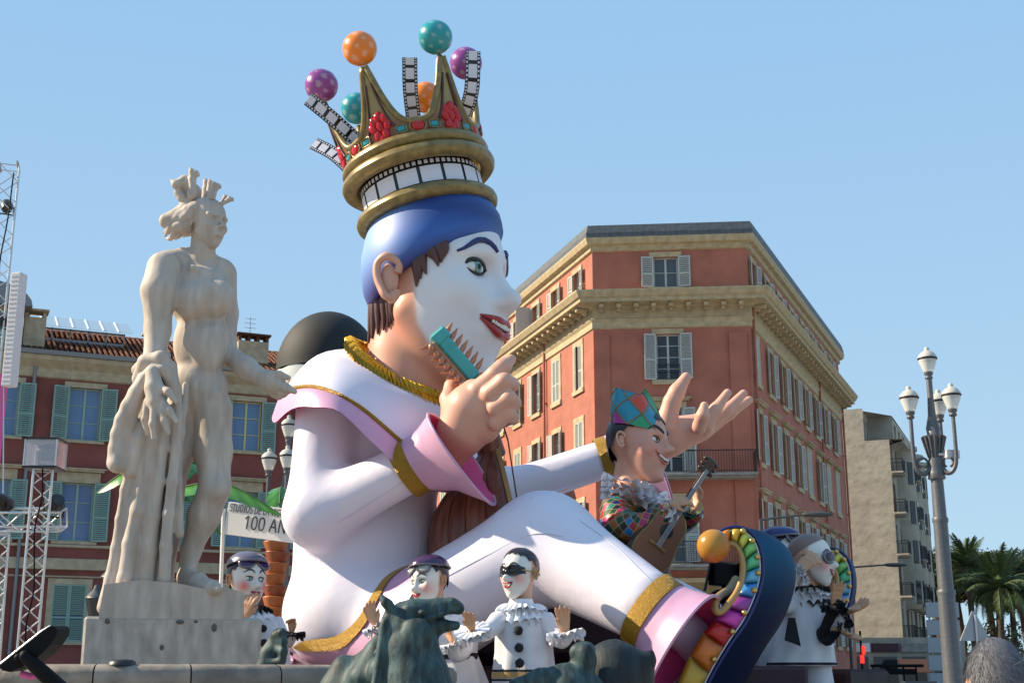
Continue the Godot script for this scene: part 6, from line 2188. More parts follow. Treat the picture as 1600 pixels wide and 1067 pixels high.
func horses() -> void:
	var o := thing("bronze_horse", "green bronze horse raising its head with open mouth in front of the clown", "statue", Vector3(-1.136, 1.540, -15.000) - V(0, 1.5, 0), "bronze horses of the fountain")
	var mb := MB.new()
	var c := Clay.new(0.017, 55.0)
	c.chain([Vector3(-1.126, 0.243, -15.200), Vector3(-1.046, 1.266, -15.000), Vector3(-1.079, 1.540, -15.000), Vector3(-1.142, 1.851, -15.000), Vector3(-1.203, 2.060, -15.000)], [0.645, 0.4401, 0.3794, 0.3187, 0.2504])
	c.chain([Vector3(-1.255, 2.151, -15.000), Vector3(-1.078, 2.235, -15.000), Vector3(-0.834, 2.306, -15.000), Vector3(-0.691, 2.327, -15.000), Vector3(-0.611, 2.299, -15.000)], [0.1973, 0.1669, 0.1062, 0.08726, 0.07588])
	c.chain([Vector3(-1.145, 2.011, -15.000), Vector3(-0.974, 2.060, -15.000), Vector3(-0.803, 2.123, -15.000), Vector3(-0.717, 2.116, -15.000), Vector3(-0.631, 2.116, -15.000)], [0.1821, 0.1518, 0.09106, 0.05312, 0.05312])
	c.ell(Vector3(-1.042, 2.018, -14.750), V(0.1669, 0.1669, 0.09106))
	for s in [-1, 1]:
		c.cap(Vector3(-1.150, 2.292, -15.000) + V(0, 0, s * 0.13), Vector3(-1.021, 2.292, -15.000) + V(0, 0, s * 0.12), 0.05312, 0.04553)
		c.cap(Vector3(-0.619, 2.348, -15.000) + V(0, 0, s * 0.06), Vector3(-0.662, 2.376, -15.000) + V(0, 0, s * 0.06), 0.03794, 0.03035)
		c.chain([Vector3(-1.352, 2.292, -15.000) + V(0, 0, s * 0.13), Vector3(-1.411, 2.362, -15.000) + V(0, 0, s * 0.16), Vector3(-1.478, 2.461, -15.000) + V(0, 0, s * 0.17)], [0.05312, 0.04553, 0.009106])
	for i in 13:
		var f := i / 12.0
		c.cap(Vector3(-1.350, 2.221, -15.000).lerp(Vector3(-1.458, 1.334, -15.000), f), Vector3(-1.350, 2.221, -15.000).lerp(Vector3(-1.458, 1.334, -15.000), f) + V(-0.09 - 0.05 * sin(i * 2.0), -0.12, 0.05 * sin(i * 1.7)), 0.08347, 0.02276)
	c.cap(Vector3(-1.252, 2.327, -15.000), Vector3(-1.138, 2.369, -15.000), 0.04553, 0.02276)
	for i in 16:
		var f := i / 15.0
		var a := Vector3(-1.382, 2.216, -14.880).lerp(Vector3(-1.480, 1.338, -14.800), f)
		c.chain([a, a + V(-0.03, -0.08, 0.04), a + V(0.02 + 0.04 * sin(i * 2.3), -0.2, 0.04)], [0.03, 0.035, 0.01])
	c.chain([Vector3(-1.126, 1.867, -14.780), Vector3(-1.046, 1.642, -14.700), Vector3(-0.941, 1.373, -14.660)], [0.03, 0.05, 0.06])
	c.chain([Vector3(-0.932, 1.896, -14.820), Vector3(-0.827, 1.642, -14.780), Vector3(-0.752, 1.372, -14.760)], [0.03, 0.045, 0.05])
	c.cut(Vector3(-0.690, 2.208, -14.850), V(0.13, 0.03, 0.2))
	c.ell(Vector3(-0.991, 2.247, -14.780), V(0.045, 0.03, 0.03))
	c.cut(Vector3(-0.629, 2.322, -14.900), V(0.03, 0.02, 0.03))
	c.chain([Vector3(-1.129, 2.121, -14.760), Vector3(-1.039, 1.928, -14.740), Vector3(-0.929, 1.915, -14.780)], [0.035, 0.05, 0.03])
	c.cap(Vector3(-0.958, 2.172, -14.830), Vector3(-0.714, 2.252, -14.900), 0.03, 0.02)
	c.mesh(mb)
	part(o, "head_and_neck", mb, M.bronze)
	mb = MB.new()
	c = Clay.new(0.03, 24.0)
	c.chain([Vector3(-1.639, 1.668, -16.000), Vector3(-1.767, 1.353, -16.000), Vector3(-1.829, 0.882, -16.000)], [0.2428, 0.3238, 0.4533])
	c.chain([Vector3(-1.489, 2.042, -15.600), Vector3(-1.578, 1.827, -15.800), Vector3(-1.724, 1.537, -15.700)], [0.08094, 0.1376, 0.1781])
	c.chain([Vector3(-1.988, 1.646, -16.000), Vector3(-2.055, 1.389, -16.000), Vector3(-2.054, 0.882, -16.000)], [0.1619, 0.2104, 0.3076])
	c.ell(Vector3(-1.396, 1.609, -15.500), V(0.258, 0.2276, 0.1518))
	c.mesh(mb)
	part(o, "shoulder", mb, M.bronze)
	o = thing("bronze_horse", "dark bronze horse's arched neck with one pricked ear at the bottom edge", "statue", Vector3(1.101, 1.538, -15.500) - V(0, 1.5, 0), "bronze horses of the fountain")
	mb = MB.new()
	c = Clay.new(0.026, 28.0)
	c.chain([Vector3(1.155, 0.559, -15.500), Vector3(1.099, 1.431, -15.500), Vector3(1.190, 1.594, -15.500), Vector3(1.358, 1.573, -15.500), Vector3(1.461, 1.290, -15.500)], [0.5489, 0.4077, 0.3607, 0.2509, 0.1725])
	c.chain([Vector3(1.505, 1.679, -15.400), Vector3(1.565, 1.750, -15.400), Vector3(1.604, 1.843, -15.400)], [0.07057, 0.06273, 0.01176])
	c.chain([Vector3(0.591, 1.523, -15.600), Vector3(0.773, 1.359, -15.600)], [0.1568, 0.3136])
	c.mesh(mb)
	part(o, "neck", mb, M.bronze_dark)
	o = thing("bronze_figure", "small bronze figure seen from behind between the horses, one arm stretched out", "statue", Vector3(0.568, 1.491, -15.000) - V(0, 1.5, 0))
	mb = MB.new()
	c = Clay.new(0.02, 34.0)
	c.ell(Vector3(0.798, 1.740, -15.000), V(0.1214, 0.129, 0.129))
	c.cap(Vector3(0.789, 1.643, -15.000), Vector3(0.745, 1.526, -15.000), 0.07588, 0.09106)
	c.chain([Vector3(0.035, 1.458, -14.900), Vector3(0.317, 1.533, -14.900), Vector3(0.554, 1.540, -15.000), Vector3(0.886, 1.437, -15.000)], [0.08347, 0.1062, 0.129, 0.1366])
	c.chain([Vector3(0.638, 1.402, -15.000), Vector3(0.634, 1.062, -15.000)], [0.2883, 0.3187])
	c.ell(Vector3(0.681, 1.498, -15.000), V(0.2125, 0.1214, 0.1518))
	for i in 22: c.ell(Vector3(0.798, 1.767, -15.000) + V(rng.randfn(), rng.randfn() * 0.7 + 0.4, rng.randfn()).normalized() * 0.1138, V(0.03, 0.03, 0.03))
	c.mesh(mb)
	part(o, "body", mb, M.bronze)
	o = thing("bronze_figure", "bronze fragment with curled fingers beside the pedestal, lowest left of the bronzes", "statue", Vector3(-3.505, 1.702, -19.700) - V(0, 1.2, 0))
	mb = MB.new()
	c = Clay.new(0.02, 34.0)
	c.chain([Vector3(-3.606, 1.656, -19.700), Vector3(-3.550, 1.865, -19.700), Vector3(-3.473, 2.030, -19.700), Vector3(-3.441, 2.158, -19.700)], [0.1495, 0.1296, 0.09966, 0.07972])
	for q in [[Vector3(-3.460, 2.137, -19.600), Vector3(-3.351, 2.170, -19.500), Vector3(-3.328, 2.080, -19.500)], [Vector3(-3.419, 2.064, -19.600), Vector3(-3.308, 2.034, -19.500)], [Vector3(-3.452, 1.955, -19.600), Vector3(-3.321, 1.899, -19.500), Vector3(-3.326, 1.809, -19.500)], [Vector3(-3.536, 1.746, -19.600), Vector3(-3.333, 1.755, -19.500)]]: c.chain(q, [0.04983, 0.04983, 0.03986])
	c.mesh(mb)
	part(o, "body", mb, M.bronze)


# ---------- the smaller figures ----------
func pierrot_head(o: Node3D, p: Vector3, H: float, face: Vector3, tilt: float, st: Dictionary) -> Transform3D:
	var z := face.normalized()
	var x := Vector3.UP.cross(z).normalized()
	var b := Basis(x, z.cross(x), z) * Basis(Vector3.BACK, tilt)
	var t := Transform3D(b.scaled_local(V(H, H, H)), p)
	var key: String = st.get("key", "pierrot")
	var cl: Clay
	if cache.has(key): cl = cache[key][0]
	else:
		cl = head_clay(st.get("nose", 0.9), st.get("smile", 0.04) * 10.0, 0.02, st.get("chin", 1.0), 0.19, 36.0)
		for e in st.get("extra", []): cl.cap(e[0], e[1], e[2], e[3])
		var m0 := MB.new()
		var skin: Color = st.get("skin_c", Color(0.6, 0.36, 0.24))
		var wh: Color = st.get("face_c", Color(0.7, 0.69, 0.64))
		cl.mesh(m0, func(q: Vector3) -> Color:
			var f := smoothstep(-0.03, 0.03, minf(q.z - 0.02, q.y + 0.3 + q.z))
			var rosy := exp(-pow(V(absf(q.x) - 0.2, q.y + 0.12, (q.z - 0.27) * 0.6).length() * 9.0, 2.0))
			return skin.lerp(wh.lerp(Color(0.7, 0.18, 0.14), rosy * st.get("blush", 0.7)), f))
		cache[key] = [cl, m0.v, m0.c, m0.ix]
	var mb := MB.new()
	mb.v = cache[key][1].duplicate()
	mb.c = cache[key][2]
	mb.ix = cache[key][3]
	mb.uv.resize(mb.v.size())
	for i in mb.v.size(): mb.v[i] = t * mb.v[i]
	var head := part(o, "head", mb, M.painted)
	head_parts(head, cl, t, st)
	# skull cap or painted hair
	mb = MB.new()
	var rows := []
	var low: float = st.get("hair_low", 0.1)
	for i in 9:
		var row := PackedVector3Array()
		for j in 36:
			var a := TAU * j / 36
			var fr := 0.5 + 0.5 * sin(a)    # 1 at the forehead
			var lo: float = lerpf(low - 0.3, low + 0.18, pow(fr, 0.8)) + st.get("fringe", 0.03) * sin(j * 2.3) * (1.0 if i == 8 else 0.0)
			var y := lerpf(0.5, lo, pow(i / 8.0, 0.8))
			var q := clampf((y - 0.15) / 0.37, -1, 1)
			var rr := sqrt(maxf(0.0, 1.0 - q * q)) if y > 0.15 else 1.0 - 0.25 * pow((0.15 - y) / 0.4, 2.0)
			row.append(t * V(cos(a) * 0.345 * rr, y + 0.012, -0.06 + sin(a) * 0.42 * rr))
		rows.append(row)
	mb.grid(rows)
	part(head, "hair", mb, st.get("hair_m", M.hair_black))
	return t

func goggles(o: Node3D, t: Transform3D, y: float, z: float, tip: float, lens: Material) -> void:
	var H := t.basis.x.length()
	var b := Basis(Vector3.RIGHT, tip)
	var cen := V(0, y, z)
	var mb := MB.new()
	for s in [-1, 1]:
		var c := cen + b * V(s * 0.16, 0, -0.03)
		var bb := b * Basis(Vector3.UP, s * 0.35)
		var lp := PackedVector3Array()
		for i in 17: lp.append(t * (c + bb * V(cos(TAU * i / 16) * 0.14, sin(TAU * i / 16) * 0.1, 0)))
		mb.tube(lp, PF([0.032 * H]), 8)
	mb.tube(PV([t * (cen + b * V(-0.04, 0.02, 0.01)), t * (cen + b * V(0.04, 0.02, 0.01))]), PF([0.03 * H]), 8)
	var g := part(o, "goggles", mb, M.goggle_frame)
	for s in [-1, 1]:
		mb = MB.new()
		mb.ell(t * Transform3D((b * Basis(Vector3.UP, s * 0.35)).scaled_local(V(0.135, 0.095, 0.04)), cen + b * V(s * 0.16, 0, -0.03)), 16, 8)
		part(g, "lens", mb, lens)
	mb = MB.new()
	var st := PackedVector3Array()
	for i in 21:
		var a := lerpf(0.35, PI - 0.35, i / 20.0)
		st.append(t * (V(cos(a) * 0.37, y - 0.02 + 0.03 * sin(a), -0.06 + z * 0.0 - sin(a) * 0.44 + 0.25)))
	mb.tube(st, PF([0.018 * H]), 6)
	part(g, "strap", mb, M.goggle_frame)

func eye_mask(o: Node3D, t: Transform3D, c: Clay) -> void:
	var H := t.basis.x.length()
	var mb := MB.new()
	var rows := []
	for i in 5:
		var row := PackedVector3Array()
		for j in 25:
			var x := lerpf(-0.29, 0.29, j / 24.0)
			var hh := 0.075 + 0.035 * cos(absf(x) * 14.0 - 2.0)
			var p := c.hit(V(x, 0.03 + lerpf(-hh, hh, i / 4.0), 1), V(0, 0, -1))
			row.append(t * (p + V(0, 0, 0.035)))
		rows.append(row)
	mb.grid(rows, false)
	for s in [-1, 1]: mb.ell(t * Transform3D(Basis(Vector3.UP, s * 0.4).scaled_local(V(0.12, 0.085, 0.05)), c.hit(V(s * 0.14, 0.02, 1), V(0, 0, -1)) + V(0, 0, 0.03)), 16, 8)
	var m := part(o, "eye_mask", mb, M.black_gloss)
	mb = MB.new()
	for s in [-1, 1]: mb.tube(PV([t * V(s * 0.26, 0.04, 0.25), t * V(s * 0.36, 0.02, 0.0), t * V(s * 0.35, 0.0, -0.2), t * V(s * 0.2, 0.0, -0.42)]), PF([0.012 * H]), 6)
	part(m, "strap", mb, M.gold_old)

# sleeves from shoulder by elbow to wrist, a frill and a hand
func puppet_arm(o: Node3D, p: Array, r: float, along: Vector3, palm: Vector3, hs: float, st: Dictionary, side: int, curl := 0.25, thumb := 0.6) -> void:
	var mb := MB.new()
	var path := smooth(p, 6)
	var rad := PackedFloat32Array()
	for i in path.size():
		var f := float(i) / (path.size() - 1)
		rad.append(r * (1.0 - 0.28 * f) * (1.0 + 0.05 * sin(f * 17.0)))
	mb.tube(path, rad, 14, true, Vector3.ZERO, 1.0, 0.04)
	part(o, "sleeve", mb, st.cloth)
	var w: Vector3 = p[p.size() - 1]
	var d: Vector3 = along.normalized()
	mb = MB.new()
	ruffle(mb, w + d * r * 0.1, d, r * 0.55, r * 1.75, 15, r * 0.42, 1.0, -r * 0.25)
	ruffle(mb, w - d * r * 0.2, d, r * 0.55, r * 1.55, 13, r * 0.36, 1.0, -r * 0.45)
	part(o, "cuff_frill", mb, st.frill)
	place_hand(o, w + d * r * 0.25, along, palm, hs, st.hand, curl, 0.13, side, thumb)

func smock(o: Node3D, rows: Array, m: Material) -> void:   # rows of [centre, axis, rx, flat, wave]
	var mb := MB.new()
	var out := []
	for q in rows: out.append(ring_row(q[0], q[1], q[2], 48, q[3], q[4], 9.0, q[0].y * 0.7))
	mb.grid(out)
	part(o, "smock", mb, m)

func pompom(o: Node3D, p: Vector3, r: float) -> void:
	var mb := MB.new()
	for i in 46:
		var d := V(rng.randfn(), rng.randfn(), rng.randfn()).normalized()
		var s := d.cross(V(0.3, 0.5, 0.8)).normalized() * r * 0.22
		var q := d.cross(s).normalized() * r * 0.22
		var tip := p + d * r * rng.randf_range(0.95, 1.2)
		mb.flat3(p + s, p + q, tip)
		mb.flat3(p - s, p - q, tip)
	mb.ball(p, r * 0.85, 10, 7)
	part(o, "pompom", mb, M.black_soft)

func bow(o: Node3D, p: Vector3, r: float, face: Vector3, m: Material) -> void:
	var f := face.normalized()
	var x := Vector3.UP.cross(f).normalized()
	var mb := MB.new()
	for s in [-1, 1]: mb.grid([ring_row(p, x * s, r * 0.12, 10), ring_row(p + x * s * r * 0.5 + V(0, r * 0.1, 0), x * s, r * 0.4, 10, 0.5), ring_row(p + x * s * r * 1.1 + V(0, r * 0.15, 0), x * s, r * 0.42, 10, 0.4), ring_row(p + x * s * r * 1.15, x * s, r * 0.2, 10, 0.3)])
	mb.ball(p + f * r * 0.1, r * 0.22, 8, 6)
	part(o, "bow", mb, m)

func clowns() -> void:
	var up := Vector3.UP
	var base := {"iris": M.iris_green, "liner": M.black, "brow": [0.1, 0.15, 0.16, 0.15, 0.12, 0.1], "brow_w": 0.014, "brow_m": M.hair_black, "skin": M.skin_tan, "lips": M.lip_red, "mouth_w": 0.1, "smile": 0.03, "gap": 0.01, "lip": 0.02, "cloth": M.smock_white, "frill": M.frill_white, "hand": M.skin_tan}
	# --- the masked one in the middle ---
	var o := thing("clown_figure", "white clown figure in a black eye mask with both hands raised and three black pompoms", "parade figure", Vector3(0.179, 1.418, -25.200) - V(0, 0.9, 0), "small white clown figures round the float")
	var s1 := base.duplicate()
	s1.merge({"gap": 0.055, "smile": 0.05, "mouth_w": 0.12, "key": "open", "hair_m": M.hair_black, "hair_low": 0.2, "fringe": 0.05}, true)
	var t := pierrot_head(o, Vector3(0.134, 3.418, -25.200), 0.9688, V(-0.62, 0.05, 0.8), 0.03, s1)
	eye_mask(o, t, cache["open"][0])
	smock(o, [[Vector3(0.181, 2.857, -25.200), up, 0.3059, 0.8, 0.0], [Vector3(0.181, 2.691, -25.200), up, 0.5099, 0.7, 0.01], [Vector3(0.205, 2.372, -25.200), up, 0.5354, 0.75, 0.02], [Vector3(0.216, 1.963, -25.200), up, 0.5482, 0.8, 0.03], [Vector3(0.215, 1.660, -25.200), up, 0.5737, 0.85, 0.05], [Vector3(0.213, 0.924, -25.200), up, 0.5864, 0.85, 0.06]], M.smock_white)
	var mb := MB.new()
	for q in [[1046, 45.3], [1059, 46.0]]: mb.grid([ring_row(Vector3(0.215, 1.660, -25.200) + V(0, (1046 - q[0]) * 0.01275, 0), up, q[1] * 0.01275 * 1.012, 48, 0.85, 0.05, 9.0, Vector3(0.215, 1.660, -25.200).y * 0.7), ring_row(Vector3(0.215, 1.660, -25.200) + V(0, (1046 - q[0] - 3) * 0.01275, 0), up, q[1] * 0.01275 * 1.016, 48, 0.85, 0.05, 9.0, Vector3(0.215, 1.660, -25.200).y * 0.7)])
	part(o, "black_hem", mb, M.black_soft)
	mb = MB.new()
	mb.grid([ring_row(Vector3(0.215, 1.614, -25.200), up, 0.5851, 48, 0.85, 0.05, 9.0, Vector3(0.215, 1.660, -25.200).y * 0.7), ring_row(Vector3(0.215, 1.510, -25.200), up, 0.5902, 48, 0.85, 0.05, 9.0, Vector3(0.215, 1.660, -25.200).y * 0.7)])
	part(o, "gold_hem", mb, M.gold_old)
	mb = MB.new()
	ruffle(mb, Vector3(0.181, 2.857, -25.200), up, 0.204, 0.4717, 20, 0.1, 0.9, -0.16)
	ruffle(mb, Vector3(0.181, 2.786, -25.200), up, 0.2295, 0.5099, 18, 0.09, 0.9, -0.28)
	mb.grid([ring_row(Vector3(0.169, 2.952, -25.200), up, 0.2167, 20), ring_row(Vector3(0.169, 2.833, -25.200), up, 0.255, 20)])
	part(o, "collar_frill", mb, M.frill_white)
	for q in [Vector3(0.118, 2.357, -24.700), Vector3(0.129, 2.046, -24.650), Vector3(0.140, 1.772, -24.600)]: pompom(o, q, 0.09996)
	puppet_arm(o, [Vector3(-0.216, 2.569, -25.100), Vector3(-0.448, 2.357, -24.700), Vector3(-0.673, 2.288, -24.300), Vector3(-0.716, 2.331, -24.200)], 0.1874, Vector3(-0.749, 2.530, -24.100) - Vector3(-0.705, 2.308, -24.200), V(-0.3, 0.1, 1), 0.4162, base, -1, 0.35)
	puppet_arm(o, [Vector3(0.600, 2.569, -25.100), Vector3(0.784, 2.305, -24.900), Vector3(0.918, 2.185, -24.700), Vector3(0.986, 2.297, -24.600)], 0.1999, Vector3(0.921, 2.815, -24.600) - Vector3(0.987, 2.354, -24.600), V(0.1, 0.1, 1), 0.4978, base, -1, 0.3)
	# --- the one behind the horse ---
	o = thing("clown_figure", "white clown figure with goggles pushed up on a purple helmet, behind the bronze horse", "parade figure", Vector3(-1.363, 1.410, -26.200) - V(0, 0.9, 0), "small white clown figures round the float")
	var s2 := base.duplicate()
	s2.merge({"key": "shut", "hair_low": 0.16, "fringe": 0.06, "look": V(-0.02, -0.01, 0)}, true)
	t = pierrot_head(o, Vector3(-1.641, 3.328, -26.200), 0.9808, V(-0.66, -0.08, 0.75), 0.08, s2)
	helmet(o, t, M.helmet_purple)
	goggles(o, t, 0.3, 0.3, -0.5, M.lens_pale)
	smock(o, [[Vector3(-1.382, 2.833, -26.200), up, 0.2651, 0.8, 0.0], [Vector3(-1.304, 2.648, -26.200), up, 0.5036, 0.75, 0.01], [Vector3(-1.199, 2.220, -26.200), up, 0.5301, 0.8, 0.02], [Vector3(-1.171, 1.953, -26.200), up, 0.4904, 0.8, 0.02], [Vector3(-1.145, 1.856, -26.200), up, 0.5036, 0.8, 0.03], [Vector3(-1.035, 0.779, -26.200), up, 0.8217, 0.8, 0.05]], M.smock_white)
	mb = MB.new()
	mb.grid([ring_row(Vector3(-1.171, 1.977, -26.200), up, 0.5103, 48, 0.8), ring_row(Vector3(-1.170, 1.856, -26.200), up, 0.5169, 48, 0.8)])
	part(o, "belt", mb, M.black_soft)
	mb = MB.new()
	ruffle(mb, Vector3(-1.407, 2.833, -26.200), up, 0.2121, 0.4374, 18, 0.09, 0.9, -0.15)
	part(o, "collar_frill", mb, M.frill_white)
	puppet_arm(o, [Vector3(-1.647, 2.522, -26.100), Vector3(-1.963, 2.388, -25.700), Vector3(-2.450, 2.379, -25.400), Vector3(-2.563, 2.458, -25.300)], 0.153, Vector3(-2.743, 2.850, -25.300) - Vector3(-2.538, 2.435, -25.300), V(0.5, 0.1, 0.8), 0.4863, base, 1, 0.3)
	puppet_arm(o, [Vector3(-0.970, 2.518, -26.000), Vector3(-0.874, 2.085, -25.500), Vector3(-1.054, 1.904, -25.200), Vector3(-1.100, 2.124, -25.100)], 0.153, Vector3(-1.200, 2.487, -25.100) - Vector3(-1.088, 2.147, -25.100), V(-0.9, 0.1, 0.3), 0.3809, base, -1, 0.5)
	# --- the one behind the pedestal ---
	o = thing("clown_figure", "white clown figure with rosy cheeks holding a hand to its mouth beside the pedestal", "parade figure", Vector3(-4.919, 1.412, -26.000) - V(0, 0.9, 0), "small white clown figures round the float")
	var s3 := base.duplicate()
	s3.merge({"key": "rosy", "hair_low": 0.14, "fringe": 0.05, "blush": 1.0, "nose": 1.1, "look": V(0.015, 0.005, 0)}, true)
	t = pierrot_head(o, Vector3(-5.187, 3.339, -26.000), 1.052, V(0.62, 0.02, 0.78), -0.05, s3)
	goggles(o, t, 0.32, 0.28, -0.5, M.lens_purple)
	helmet(o, t, M.helmet_grey)
	smock(o, [[Vector3(-5.049, 2.823, -26.000), up, 0.2367, 0.8, 0.0], [Vector3(-4.911, 2.555, -26.000), up, 0.4472, 0.75, 0.01], [Vector3(-4.803, 2.095, -26.000), up, 0.4866, 0.8, 0.02], [Vector3(-4.758, 1.139, -26.000), up, 0.5524, 0.85, 0.05]], M.smock_white)
	mb = MB.new()
	ruffle(mb, Vector3(-5.013, 2.848, -26.000), up, 0.1841, 0.342, 16, 0.09, 0.9, -0.1)
	ruffle(mb, Vector3(-4.976, 2.604, -26.000), up, 0.2104, 0.3814, 14, 0.07, 0.9, -0.12)
	part(o, "black_collar_frill", mb, M.black_soft)
	mb = MB.new()
	ruffle(mb, Vector3(-4.995, 2.750, -26.000), up, 0.1973, 0.4209, 16, 0.09, 0.9, -0.22)
	part(o, "collar_frill", mb, M.frill_white)
	bow(o, Vector3(-4.891, 2.800, -25.500), 0.1184, V(0.4, 0, 1), M.black_soft)
	for q in [Vector3(-4.738, 2.417, -25.500), Vector3(-4.705, 2.155, -25.450)]: pompom(o, q, 0.08549)
	puppet_arm(o, [Vector3(-5.225, 2.515, -25.900), Vector3(-5.247, 2.206, -25.600), Vector3(-5.122, 2.376, -25.300), Vector3(-5.076, 2.573, -25.200)], 0.1447, Vector3(-4.944, 3.083, -25.200) - Vector3(-5.077, 2.596, -25.200), V(0.3, 0.1, -0.9), 0.5609, base, -1, 0.35)
	var dk := base.duplicate(); dk.frill = M.black_soft
	puppet_arm(o, [Vector3(-4.602, 2.579, -26.000), Vector3(-4.366, 2.211, -25.800), Vector3(-4.230, 2.204, -25.500), Vector3(-4.182, 2.319, -25.400)], 0.1447, Vector3(-4.181, 2.580, -25.400) - Vector3(-4.181, 2.296, -25.400), V(-0.2, 0.2, 0.9), 0.3341, dk, 1, 0.9)
	# --- two on the right beyond the shoe ---
	o = thing("clown_figure", "white clown figure in goggles shading its eyes with one hand, right of the curled shoe", "parade figure", Vector3(6.588, 1.205, -30.000) - V(0, 0.6, 0), "small white clown figures round the float")
	var s4 := base.duplicate()
	s4.merge({"key": "open", "gap": 0.055, "smile": 0.05, "mouth_w": 0.12, "hair_m": M.cap_taupe, "hair_low": 0.22, "fringe": 0.0}, true)
	t = pierrot_head(o, Vector3(6.820, 4.065, -30.000), 1.184, V(0.88, 0.02, 0.48), -0.04, s4)
	goggles(o, t, 0.03, 0.38, 0.0, M.lens_dark)
	smock(o, [[Vector3(6.670, 3.465, -30.000), up, 0.3035, 0.8, 0.0], [Vector3(6.653, 3.153, -30.000), up, 0.5008, 0.75, 0.01], [Vector3(6.561, 2.520, -30.000), up, 0.5919, 0.8, 0.02], [Vector3(6.469, 1.893, -30.000), up, 0.7133, 0.85, 0.05], [Vector3(6.448, 1.755, -30.000), up, 0.7436, 0.85, 0.06]], M.smock_white)
	mb = MB.new()
	mb.grid([ring_row(Vector3(6.451, 1.824, -30.000), up, 0.7482, 48, 0.85, 0.055, 9.0, Vector3(6.465, 1.810, -30.000).y * 0.7), ring_row(Vector3(6.448, 1.769, -30.000), up, 0.7573, 48, 0.85, 0.06, 9.0, Vector3(6.448, 1.755, -30.000).y * 0.7)])
	part(o, "black_hem", mb, M.black_soft)
	for x in [-1, 1]:
		mb = MB.new()
		mb.grid([ring_row(Vector3(6.408, 1.810, -30.000) + V(x * 0.32, 0, 0), up, 0.36, 24, 1.0), ring_row(Vector3(6.353, 0.795, -30.000) + V(x * 0.42, 0, 0), up, 0.42, 24, 1.0, 0.05, 5.0)])
		part(o, "trouser_leg", mb, M.smock_white)
	mb = MB.new()
	ruffle(mb, Vector3(6.728, 3.465, -30.000), up, 0.2428, 0.4249, 16, 0.1, 0.9, -0.05)
	ruffle(mb, Vector3(6.743, 3.209, -30.000), up, 0.2732, 0.4856, 14, 0.1, 0.9, -0.15)
	part(o, "black_collar_frill", mb, M.black_soft)
	mb = MB.new()
	ruffle(mb, Vector3(6.736, 3.351, -30.000), up, 0.258, 0.4553, 14, 0.1, 0.9, -0.1)
	part(o, "collar_frill", mb, M.frill_white)
	puppet_arm(o, [Vector3(6.283, 3.077, -29.900), Vector3(5.952, 3.052, -29.400), Vector3(6.165, 3.595, -29.200), Vector3(6.315, 3.762, -29.200)], 0.1821, Vector3(6.890, 4.303, -29.300) - Vector3(6.300, 3.762, -29.200), V(0.3, -0.4, -0.8), 0.6795, base, 1, 0.35)
	puppet_arm(o, [Vector3(7.025, 3.007, -29.900), Vector3(7.043, 2.504, -29.500), Vector3(7.123, 2.628, -29.100), Vector3(7.224, 2.855, -29.000)], 0.1821, Vector3(8.009, 3.169, -29.000) - Vector3(7.365, 2.896, -29.000), V(-0.2, 1, 0.4), 0.5868, dk, 1, 0.2, 1.1)
	mb = MB.new()
	mb.grid([PV([Vector3(6.038, 2.768, -29.200), Vector3(6.181, 2.766, -29.150)]), PV([Vector3(5.995, 2.495, -29.200), Vector3(6.208, 2.494, -29.150)]), PV([Vector3(5.929, 2.291, -29.200), Vector3(6.262, 2.154, -29.100)])], false)
	mb.grid([PV([Vector3(6.048, 2.770, -29.250), Vector3(6.191, 2.768, -29.200)]), PV([Vector3(5.939, 2.292, -29.250), Vector3(6.273, 2.155, -29.150)])], false)
	part(o, "black_sash", mb, M.black_soft)
	o = thing("clown_figure", "clown figure in black sleeves clapping, only its blue helmet and hands show past the shoe", "parade figure", Vector3(7.140, 1.185, -31.500) - V(0, 0.6, 0), "small white clown figures round the float")
	var s5 := base.duplicate()
	s5.merge({"key": "shut", "hair_low": 0.16}, true)
	t = pierrot_head(o, Vector3(6.437, 4.339, -31.500), 1.211, V(0.85, 0.02, 0.5), -0.05, s5)
	helmet(o, t, M.helmet_blue)
	goggles(o, t, 0.3, 0.3, -0.4, M.lens_dark)
	smock(o, [[Vector3(6.405, 3.707, -31.500), up, 0.2868, 0.8, 0.0], [Vector3(6.419, 3.379, -31.500), up, 0.5737, 0.75, 0.01], [Vector3(6.307, 1.185, -31.500), up, 0.7011, 0.8, 0.03]], M.smock_white)
	var bk := base.duplicate(); bk.cloth = M.black_soft; bk.frill = M.black_soft
	puppet_arm(o, [Vector3(6.738, 3.102, -30.400), Vector3(6.837, 2.438, -29.600), Vector3(6.928, 2.700, -29.200), Vector3(7.008, 2.964, -29.000)], 0.1669, Vector3(7.102, 3.533, -28.900) - Vector3(6.990, 2.896, -29.000), V(0.4, 0.1, 0.9), 0.5868, bk, 1, 0.1, 0.9)
	puppet_arm(o, [Vector3(6.634, 2.800, -30.000), Vector3(6.867, 2.296, -29.400), Vector3(6.994, 2.400, -29.200), Vector3(7.062, 2.489, -29.000)], 0.1214, Vector3(7.534, 2.286, -29.000) - Vector3(7.062, 2.489, -29.000), V(0.1, 1, 0.3), 0.5281, bk, 1, 0.1)

